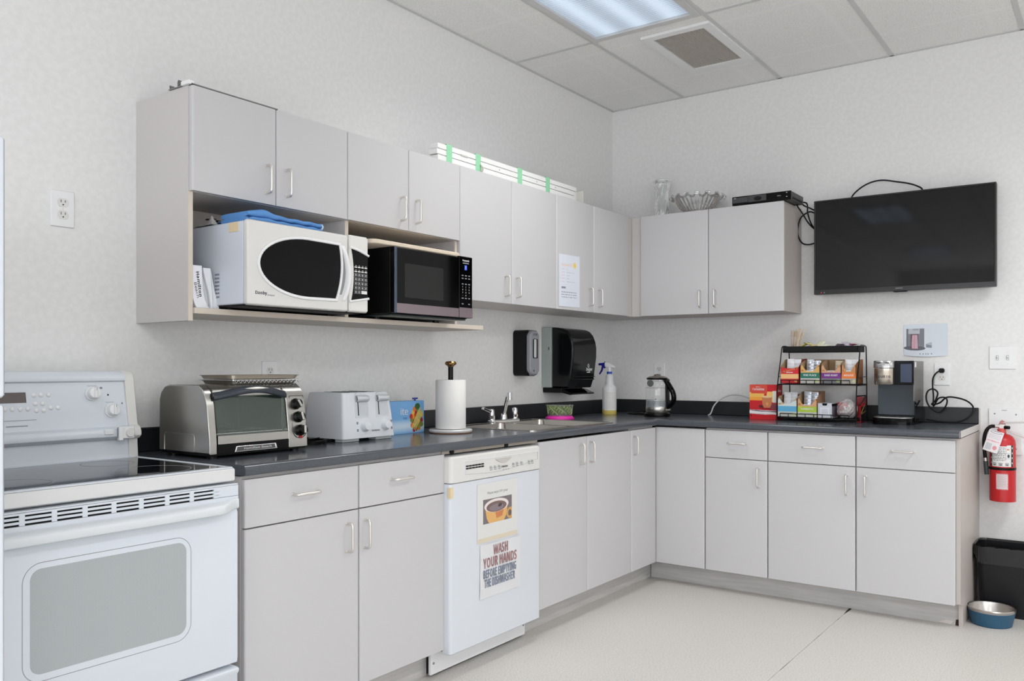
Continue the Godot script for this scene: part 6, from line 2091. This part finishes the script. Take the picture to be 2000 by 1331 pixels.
	for k in 9:
		var m := MB.new()
		m.T = Transform3D(Basis(Vector3.UP, 0.35 * k) * Basis(Vector3.RIGHT, 0.5 + 0.1 * k), Vector3(0.03 + 0.012 * (k % 4), 0.026 + 0.0055 * k, 0.045 + 0.006 * (k % 3)))
		m.box(Vector3(-0.03, -0.003, -0.012), Vector3(0.03, 0.003, 0.012), 0.002)
		put(m, "sugar_packet", mat(Color8(232, 228, 226), 0.5) if k % 4 else mat(Color8(196, 60, 70), 0.5), cb)
	var tr := thing("red_basket", "small black-rimmed red basket tipped against the rack end", "basket", Vector3(1.617, CT + 0.002, 0.232), 0.0)
	tr.rotation = Vector3(0.0, 0.08, 0.0)
	var tm2 := MB.new()
	xprism(tm2, pv([-0.09, 0.0, 0.07, 0.0, 0.11, 0.09, -0.1, 0.135, -0.104, 0.132, -0.094, 0.003]), 0.014, 0.017)
	tm2.box(Vector3(-0.014, 0.0, -0.09), Vector3(0.015, 0.003, 0.06))
	tm2.box(Vector3(-0.03, 0.003, -0.1), Vector3(0.014, 0.13, -0.096))
	put(tm2, "shell", mat(Color8(178, 26, 34), 0.4), tr)
	var rm := MB.new()
	rm.wire([Vector3(-0.03, 0.133, -0.1), Vector3(0.0165, 0.137, -0.1), Vector3(0.0165, 0.092, 0.108)], 0.004, 6)
	rm.box(Vector3(0.017, 0.004, -0.095), Vector3(0.019, 0.082, 0.075))
	put(rm, "black_rim", M.black, tr)
	var yl2 := MB.new()
	yl2.wire([Vector3(0.0195, 0.05, 0.075), Vector3(0.0195, 0.09, -0.03)], 0.0012, 4)
	yl2.wire([Vector3(0.0195, 0.045, 0.07), Vector3(0.0195, 0.055, -0.06)], 0.0012, 4)
	put(yl2, "gold_line", mat(Color8(206, 168, 84), 0.4), tr)
	# on the top tray
	var yt := CT + 0.376
	var cup := thing("clear_cup", "clear plastic cup of wooden stir sticks on the rack top", "cup", Vector3(1.262, yt, 0.19))
	put_lathe("cup_wall", [Vector2(0.0, 0.0), Vector2(0.03, 0.0), Vector2(0.037, 0.085), Vector2(0.0385, 0.087)], glass(Color8(240, 240, 238), 0.16, 0.05), cup, Vector3.ZERO, 28)
	for k in 26:
		var a := k * 2.4
		var r := 0.022 * sqrt((k + 0.5) / 26.0)
		var h := 0.105 + 0.03 * fposmod(k * 0.618, 1.0)
		var b := Vector3(r * cos(a), 0.003, r * sin(a))
		var tip := Vector3(r * 2.0 * cos(a) + 0.020, h, r * 1.8 * sin(a))
		var st := thing("stir_stick", "thin wooden stir stick in the clear cup", "stir stick", cup.position + b, 0.0, "wooden stir sticks in the clear cup")
		var m := MB.new()
		var d := (tip - b)
		m.T = Transform3D(Basis(Quaternion(Vector3.UP, d.normalized())) * Basis(Vector3.UP, a), Vector3.ZERO)
		m.box(Vector3(-0.0021, 0, -0.0006), Vector3(0.0021, d.length(), 0.0006), 0.0003)
		put(m, "stick", mat(Color8(212, 190, 164), 0.8), st)
	var packs := [[1.315, 0.0, Color8(222, 208, 110), 0.5], [1.345, 0.006, Color8(226, 214, 130), -0.3], [1.375, 0.0, Color8(214, 190, 150), 0.2], [1.40, 0.004, Color8(218, 222, 196), 0.7], [1.43, 0.0, Color8(222, 226, 204), 0.15], [1.51, 0.0, Color8(206, 196, 206), -0.2], [1.545, 0.006, Color8(196, 190, 206), 0.4], [1.572, 0.0, Color8(150, 60, 82), -0.1], [1.592, 0.004, Color8(200, 196, 204), 0.2]]
	var nm := ["yellow packet nearest the stir sticks on the rack top", "pale yellow packet lying across the yellow one on the rack top", "tan packet lying flat on the rack top", "greenish white packet leaning on the rack top", "greenish white packet flat at the middle of the rack top", "mauve packet lying flat on the rack top", "lilac packet heaped on the rack top", "dark pink packet on the rack top", "pale grey packet at the end of the rack top"]
	for k in packs.size():
		var p: Array = packs[k]
		var s := thing("sugar_packet", nm[k], "packet", Vector3(p[0], yt + 0.030 + p[1], 0.20), 0.4 * k, "sugar packets on the rack top")
		var m := MB.new()
		m.T = Transform3D(Basis(Vector3.BACK, p[3]), Vector3(0, 0.004, 0))
		m.surf(func(u: float, v: float) -> Vector3: return Vector3(0.06 * (u - 0.5), 0.004 * pow(sin(PI * u), 0.5) * pow(sin(PI * v), 0.5), 0.04 * (v - 0.5)), 10, 10, 0.003)
		put(m, "paper", mat(p[2], 0.6), s)
	var pile := thing("sugar_tray_liner", "low white box holding the packets in the rack top tray", "tray", Vector3(1.30, yt - 0.001, 0.135))
	pbox("liner", Vector3(0, 0, 0), Vector3(0.306, 0.030, 0.112), M.offwhite, pile, 0.001)

func coffee_maker() -> void:
	var o := thing("coffee_maker", "single-serve coffee maker with silver brew head and dark touch screen", "coffee maker", Vector3(1.70, CT, 0.0))
	var teal := mat(Color8(52, 63, 72), 0.35)
	var flat := Transform3D(Basis(Vector3.RIGHT, -PI / 2), Vector3.ZERO)
	pbox("tower", Vector3(0.008, 0.004, 0.05), Vector3(0.19, 0.322, 0.225), M.black, o, 0.004)
	pbox("front_panel", Vector3(0.008, 0.045, 0.225), Vector3(0.19, 0.205, 0.232), teal, o, 0.002)
	# side skin: steel above, black below
	pbox("side_skin", Vector3(0.19, 0.12, 0.052), Vector3(0.1935, 0.323, 0.3), mat(Color8(126, 122, 118), 0.32, 0.9), o, 0.001)
	pbox("side_skin", Vector3(0.19, 0.004, 0.052), Vector3(0.1935, 0.12, 0.27), M.blackgloss, o, 0.001)
	pbox("head_block", Vector3(0.09, 0.203, 0.2), Vector3(0.19, 0.323, 0.30), M.black, o, 0.004)
	pbox("screen_bezel", Vector3(0.104, 0.204, 0.298), Vector3(0.193, 0.324, 0.304), M.blackgloss, o, 0.001)
	pbox("touch_screen", Vector3(0.131, 0.215, 0.3035), Vector3(0.184, 0.308, 0.3046), mat(Color8(46, 58, 84), 0.1), o, 0.0004)
	pbox("sticker", Vector3(0.1934, 0.292, 0.245), Vector3(0.1939, 0.318, 0.28), M.white, o, 0.0)
	var st := mat(Color8(206, 196, 184), 0.24, 0.95)
	put_lathe("brew_head", [Vector2(0.0, 0.202), Vector2(0.052, 0.202), Vector2(0.0545, 0.205), Vector2(0.0545, 0.286), Vector2(0.0, 0.286)], st, o, Vector3(0.053, 0.0, 0.27), 48)
	put_lathe("lid", [Vector2(0.054, 0.287), Vector2(0.0575, 0.289), Vector2(0.0575, 0.322), Vector2(0.055, 0.325), Vector2(0.0, 0.326)], mat(Color8(186, 186, 186), 0.25, 0.8), o, Vector3(0.053, 0.0, 0.27), 48)
	pbox("lid_slot", Vector3(0.02, 0.3125, 0.322), Vector3(0.082, 0.3165, 0.3272), M.black, o, 0.001)
	# lettering bent round the head
	var s := "KEURIG"
	for k in 6:
		var a := (k - 2.5) * 0.225 - 0.02
		lettering(s[k], Vector3(0.053 + 0.0549 * sin(a), 0.243, 0.27 + 0.0549 * cos(a)), 0.0125, M.ink, o, 0.0, "Droid Sans", 700, Vector3(0, a, 0))
	var dm := MB.new()
	dm.T = flat
	dm.prism(rr(0.0, -0.352, 0.19, -0.22, [0.045, 0.045, 0.002, 0.002], 10), 0.0, 0.034, 0.004)
	put(dm, "drip_base", M.blackgloss, o)
	var dt := MB.new()
	dt.T = flat
	dt.prism(rr(0.004, -0.349, 0.187, -0.224, [0.043, 0.043, 0.002, 0.002], 10), 0.034, 0.038, 0.002)
	put(dt, "drip_tray", M.steel, o)
	# cord
	var raw := [[1.975, 1.188, 0.03], [1.957, 1.178, 0.05], [1.94, 1.149, 0.055], [1.937, 1.105, 0.05], [1.94, 1.052, 0.045], [1.939, 1.011, 0.05], [1.945, 1.005, 0.058], [1.967, 1.043, 0.064], [1.998, 1.048, 0.068], [2.008, 1.029, 0.066], [1.997, 0.996, 0.064], [1.972, 0.971, 0.068], [1.947, 0.98, 0.072], [1.92, 1.008, 0.072], [1.908, 1.046, 0.062], [1.915, 1.08, 0.055], [1.937, 1.091, 0.034], [1.958, 1.071, 0.032], [1.948, 1.032, 0.036], [1.932, 1.01, 0.044], [1.97, 1.019, 0.05], [2.004, 1.049, 0.05], [2.052, 1.047, 0.05], [2.099, 1.031, 0.055], [2.127, 0.999, 0.06], [2.113, 0.957, 0.07], [2.069, 0.927, 0.08], [1.993, 0.922, 0.085], [1.911, 0.932, 0.08]]
	var pts := []
	var base := Vector3(1.975, CT, 0.0)
	for p in raw:
		pts.append(Vector3(p[0], p[1], p[2]) - base)
	var c := thing("power_cord", "black coffee maker cord looped in the air from the outlet plug", "cord", base)
	put_tube("cable", pts, 0.0042, M.rubber, c, 8, 5)
	pbox("plug", Vector3(-0.013, 1.176 - CT, 0.008), Vector3(0.013, 1.2 - CT, 0.034), M.rubber, c, 0.006)

func extinguisher() -> void:
	var o := thing("fire_extinguisher", "red fire extinguisher with hose and paper tag hanging on the wall", "fire extinguisher", Vector3(2.26, 0.538, 0.085))
	put_lathe("cylinder", [Vector2(0.0, 0.012), Vector2(0.046, 0.006), Vector2(0.052, 0.0), Vector2(0.0575, 0.002), Vector2(0.0575, 0.285), Vector2(0.054, 0.305), Vector2(0.045, 0.322), Vector2(0.03, 0.332), Vector2(0.016, 0.336), Vector2(0.016, 0.342), Vector2(0.0, 0.342)], M.red, o, Vector3.ZERO, 44)
	put_lathe("strap", [Vector2(0.0578, 0.158), Vector2(0.0592, 0.159), Vector2(0.0592, 0.170), Vector2(0.0578, 0.171)], M.black, o, Vector3.ZERO, 44)
	var bend := func(called: String, a0: float, a1: float, y0: float, y1: float, r: float, mt: Material) -> void:
		var m := MB.new()
		var n := 14
		for k in n:
			var u0 := lerpf(a0, a1, k / float(n))
			var u1 := lerpf(a0, a1, (k + 1) / float(n))
			var P := func(a: float, y: float) -> Vector3: return Vector3(r * sin(a), y, r * cos(a))
			m.quad(P.call(u0, y0), P.call(u1, y0), P.call(u1, y1), P.call(u0, y1), P.call(u0, 0).normalized(), P.call(u1, 0).normalized(), P.call(u1, 0).normalized(), P.call(u0, 0).normalized(), Vector2(k / float(n), 1), Vector2((k + 1) / float(n), 1), Vector2((k + 1) / float(n), 0), Vector2(k / float(n), 0))
		put(m, called, mt, o)
	var la := paper(128, 128, Color8(226, 226, 226))
	ink_rect(la, 0.0, 0.0, 0.1, 1.0, Color8(34, 32, 34))
	ink_rect(la, 0.9, 0.0, 1.0, 1.0, Color8(34, 32, 34))
	for k in 4:
		ink_rect(la, 0.03, 0.1 + 0.23 * k, 0.07, 0.18 + 0.23 * k, Color8(210, 210, 210))
		ink_rect(la, 0.93, 0.1 + 0.23 * k, 0.97, 0.18 + 0.23 * k, Color8(210, 210, 210))
	ink_rect(la, 0.1, 0.0, 0.72, 0.05, Color8(190, 40, 44))
	ink_lines(la, 0.14, 0.1, 0.7, 0.75, 9, Color8(110, 110, 112), rng)
	ink_rect(la, 0.14, 0.38, 0.86, 0.39, Color8(60, 60, 62))
	ink_rect(la, 0.14, 0.62, 0.86, 0.63, Color8(60, 60, 62))
	ink_oval(la, 0.78, 0.5, 0.05, 0.08, Color8(60, 60, 64))
	ink_oval(la, 0.76, 0.2, 0.06, 0.03, Color8(214, 120, 60))
	for k in 3:
		ink_rect(la, 0.16 + 0.25 * k, 0.83, 0.30 + 0.25 * k, 0.96, Color8(80, 80, 84))
		ink_rect(la, 0.18 + 0.25 * k, 0.85, 0.28 + 0.25 * k, 0.94, Color8(214, 214, 216))
		ink_oval(la, 0.23 + 0.25 * k, 0.9, 0.03, 0.03, Color8(90, 90, 94))
	bend.call("instruction_label", -0.98, 0.98, 0.176, 0.282, 0.0579, printed(la, 0.4))
	var lb := paper(64, 80, Color8(216, 200, 202))
	for k in 20:
		for e in [0.0, 0.95]:
			if k % 2:
				ink_rect(lb, e, k * 0.05, e + 0.05, k * 0.05 + 0.05, Color8(190, 30, 36))
				ink_rect(lb, k * 0.05, e, k * 0.05 + 0.05, e + 0.05, Color8(190, 30, 36))
	ink_lines(lb, 0.14, 0.12, 0.86, 0.86, 9, Color8(176, 160, 164), rng)
	bend.call("inspection_label", -0.42, 0.52, 0.062, 0.142, 0.0579, printed(lb, 0.5))
	# valve, levers, gauge
	var al := mat(Color8(196, 190, 186), 0.3, 0.9)
	put_lathe("neck_collar", [Vector2(0.018, 0.336), Vector2(0.0195, 0.34), Vector2(0.0195, 0.358), Vector2(0.016, 0.363), Vector2(0.0, 0.363)], mat(Color8(206, 82, 78), 0.4), o, Vector3(-0.004, 0.0, 0.0), 24)
	pbox("valve_body", Vector3(-0.017, 0.358, -0.012), Vector3(0.012, 0.385, 0.012), al, o, 0.004)
	var vt := MB.new()
	vt.prism(pv([-0.016, 0.382, 0.012, 0.382, 0.008, 0.398, -0.002, 0.404, -0.012, 0.396]), -0.006, 0.006, 0.002, 0.002)
	put(vt, "valve_crown", mat(Color8(178, 120, 116), 0.35, 0.6), o)
	put_cyl("gauge", Vector3(0.01, 0.368, 0.008), Vector3(0.03, 0.368, 0.02), 0.0085, M.black, o, -1.0, 16)
	var lv := MB.new()
	lv.T = Transform3D(Basis(Vector3.BACK, 0.06), Vector3(0.0, 0.39, 0))
	lv.box(Vector3(0, -0.003, -0.008), Vector3(0.13, 0.003, 0.008), 0.002)
	put(lv, "squeeze_lever", al, o)
	var lw := MB.new()
	lw.T = Transform3D(Basis(Vector3.BACK, -0.42), Vector3(0.008, 0.358, 0))
	lw.box(Vector3(0, -0.003, -0.008), Vector3(0.12, 0.003, 0.008), 0.002)
	put(lw, "carry_lever", al, o)
	put_cyl("hose_fitting", Vector3(-0.014, 0.372, 0.004), Vector3(-0.036, 0.372, 0.012), 0.0065, al, o, -1.0, 14)
	put_tube("hose", [Vector3(-0.034, 0.372, 0.012), Vector3(-0.05, 0.371, 0.018), Vector3(-0.068, 0.352, 0.022), Vector3(-0.078, 0.315, 0.022), Vector3(-0.079, 0.27, 0.02), Vector3(-0.074, 0.21, 0.018)], 0.0085, M.rubber, o, 12)
	put_cyl("hose_ferrule", Vector3(-0.0745, 0.213, 0.018), Vector3(-0.0725, 0.196, 0.018), 0.0095, al, o, -1.0, 14)
	put_cyl("nozzle", Vector3(-0.0725, 0.197, 0.018), Vector3(-0.068, 0.130, 0.018), 0.0105, mat(Color8(48, 58, 56), 0.5), o, -1.0, 14)
	pbox("hose_clip", Vector3(-0.067, 0.158, 0.0), Vector3(-0.05, 0.17, 0.02), M.black, o, 0.002)
	pbox("wall_hook", Vector3(-0.02, 0.2, -0.085), Vector3(0.02, 0.30, -0.055), M.darkgrey, o, 0.002)
	var ti := paper(80, 110, Color8(232, 226, 230))
	ink_oval(ti, 0.5, 0.08, 0.42, 0.06, Color8(150, 150, 160))
	ink_oval(ti, 0.5, 0.08, 0.36, 0.03, Color8(232, 226, 230))
	ink_lines(ti, 0.1, 0.18, 0.9, 0.4, 3, Color8(190, 190, 198), rng)
	ink_lines(ti, 0.1, 0.46, 0.9, 0.56, 1, Color8(214, 120, 134), rng)
	ink_rect(ti, 0.1, 0.62, 0.5, 0.92, Color8(200, 204, 210))
	ink_oval(ti, 0.72, 0.78, 0.14, 0.1, Color8(222, 150, 160))
	var tg := MB.new()
	tg.T = Transform3D(Basis(Vector3.BACK, -0.3), Vector3(-0.018, 0.352, 0.060))
	tg.surf(func(u: float, v: float) -> Vector3: return Vector3(0.066 * (u - 0.5), -0.108 + 0.108 * v, 0.004 * sin(u * 3.0)), 8, 8, 0.001)
	put(tg, "paper_tag", printed(ti, 0.6), o)

func bin_and_bowl() -> void:
	var o := thing("waste_bin", "black rectangular waste bin with a black liner beside the end cabinet", "waste bin", Vector3(2.16, 0.0, 0.05))
	var flat := Transform3D(Basis(Vector3.RIGHT, -PI / 2), Vector3.ZERO)
	var m := MB.new()
	m.T = flat
	var bl := mat(Color8(13, 15, 18), 0.4, 0.0, 0.4)
	var secs := []
	for q in [[0.0, 0.022], [0.012, 0.018], [0.33, 0.0]]:
		secs.append([q[0], rr(q[1], -0.215 + q[1], 0.36 - q[1], -q[1], 0.03, 6)])
	for i in 2:
		m.wall(secs[i][1], secs[i][1], secs[i][0], secs[i + 1][1], secs[i + 1][0])
		m.wall(m.inset(secs[i][1], 0.003), m.inset(secs[i][1], 0.003), secs[i][0] + 0.003, m.inset(secs[i + 1][1], 0.003), secs[i + 1][0], -1.0)
	m.face(secs[0][1], 0.0, -1.0, secs[0][1])
	put(m, "bin_shell", bl, o)
	var rim := rr(-0.004, -0.219, 0.364, 0.004, 0.034, 10)
	var ln := MB.new()
	var fold := func(k: float, s: float) -> float: return 0.5 + 0.5 * sin(k * s)
	ln.surf(func(u: float, v: float) -> Vector3:
		var f := u * rim.size()
		var i := int(f) % rim.size()
		var p: Vector2 = rim[i].lerp(rim[(i + 1) % rim.size()], f - floor(f))
		var c := Vector2(0.18, -0.1075)
		var w := sin(u * 190.0) * 0.5 + sin(u * 83.0 + 1.3) * 0.5 + sin(u * 311.0 + 2.0) * 0.25
		var y: float
		var off: float
		if v < 0.4:
			var t := v / 0.4
			y = 0.275 + 0.065 * t + 0.006 * w * (1.0 - t) + 0.016 * sin(u * 23.0) * (1.0 - t)
			off = 0.004 + 0.0025 * w * (1.0 - t * 0.6)
		else:
			var t := (v - 0.4) / 0.6
			y = 0.34 - 0.09 * t * t - 0.004 * sin(PI * t)
			off = 0.004 - 0.014 * sin(PI * 0.5 * t) + 0.003 * w * t
		var d := (p - c).normalized()
		var q := p + d * off
		return Vector3(q.x, y, -q.y), 220, 14, 0.0)
	put(ln, "bin_liner", mat(Color8(14, 14, 15), 0.22), o)
	var b := thing("pet_bowl", "dark teal pet bowl with a brushed steel inside, on the floor by the bin", "pet bowl", Vector3(2.246, 0.0, 0.40))
	put_lathe("bowl_shell", [Vector2(0.0, 0.0), Vector2(0.082, 0.0), Vector2(0.086, 0.003), Vector2(0.0985, 0.062), Vector2(0.099, 0.066)], mat(Color8(38, 84, 112), 0.45), b, Vector3.ZERO, 56)
	put_lathe("steel_liner", [Vector2(0.099, 0.066), Vector2(0.1005, 0.068), Vector2(0.1015, 0.078), Vector2(0.099, 0.081), Vector2(0.0955, 0.079), Vector2(0.088, 0.05), Vector2(0.075, 0.018), Vector2(0.05, 0.010), Vector2(0.0, 0.009)], mat(Color8(190, 186, 182), 0.28, 1.0), b, Vector3.ZERO, 56)

func build_rest() -> void:
	_rest_left()
	sink_and_taps()
	wall_plates()
	on_wall_cabinets()
	television()
	kettle()
	drink_box()
	rack()
	coffee_maker()
	extinguisher()
	bin_and_bowl()
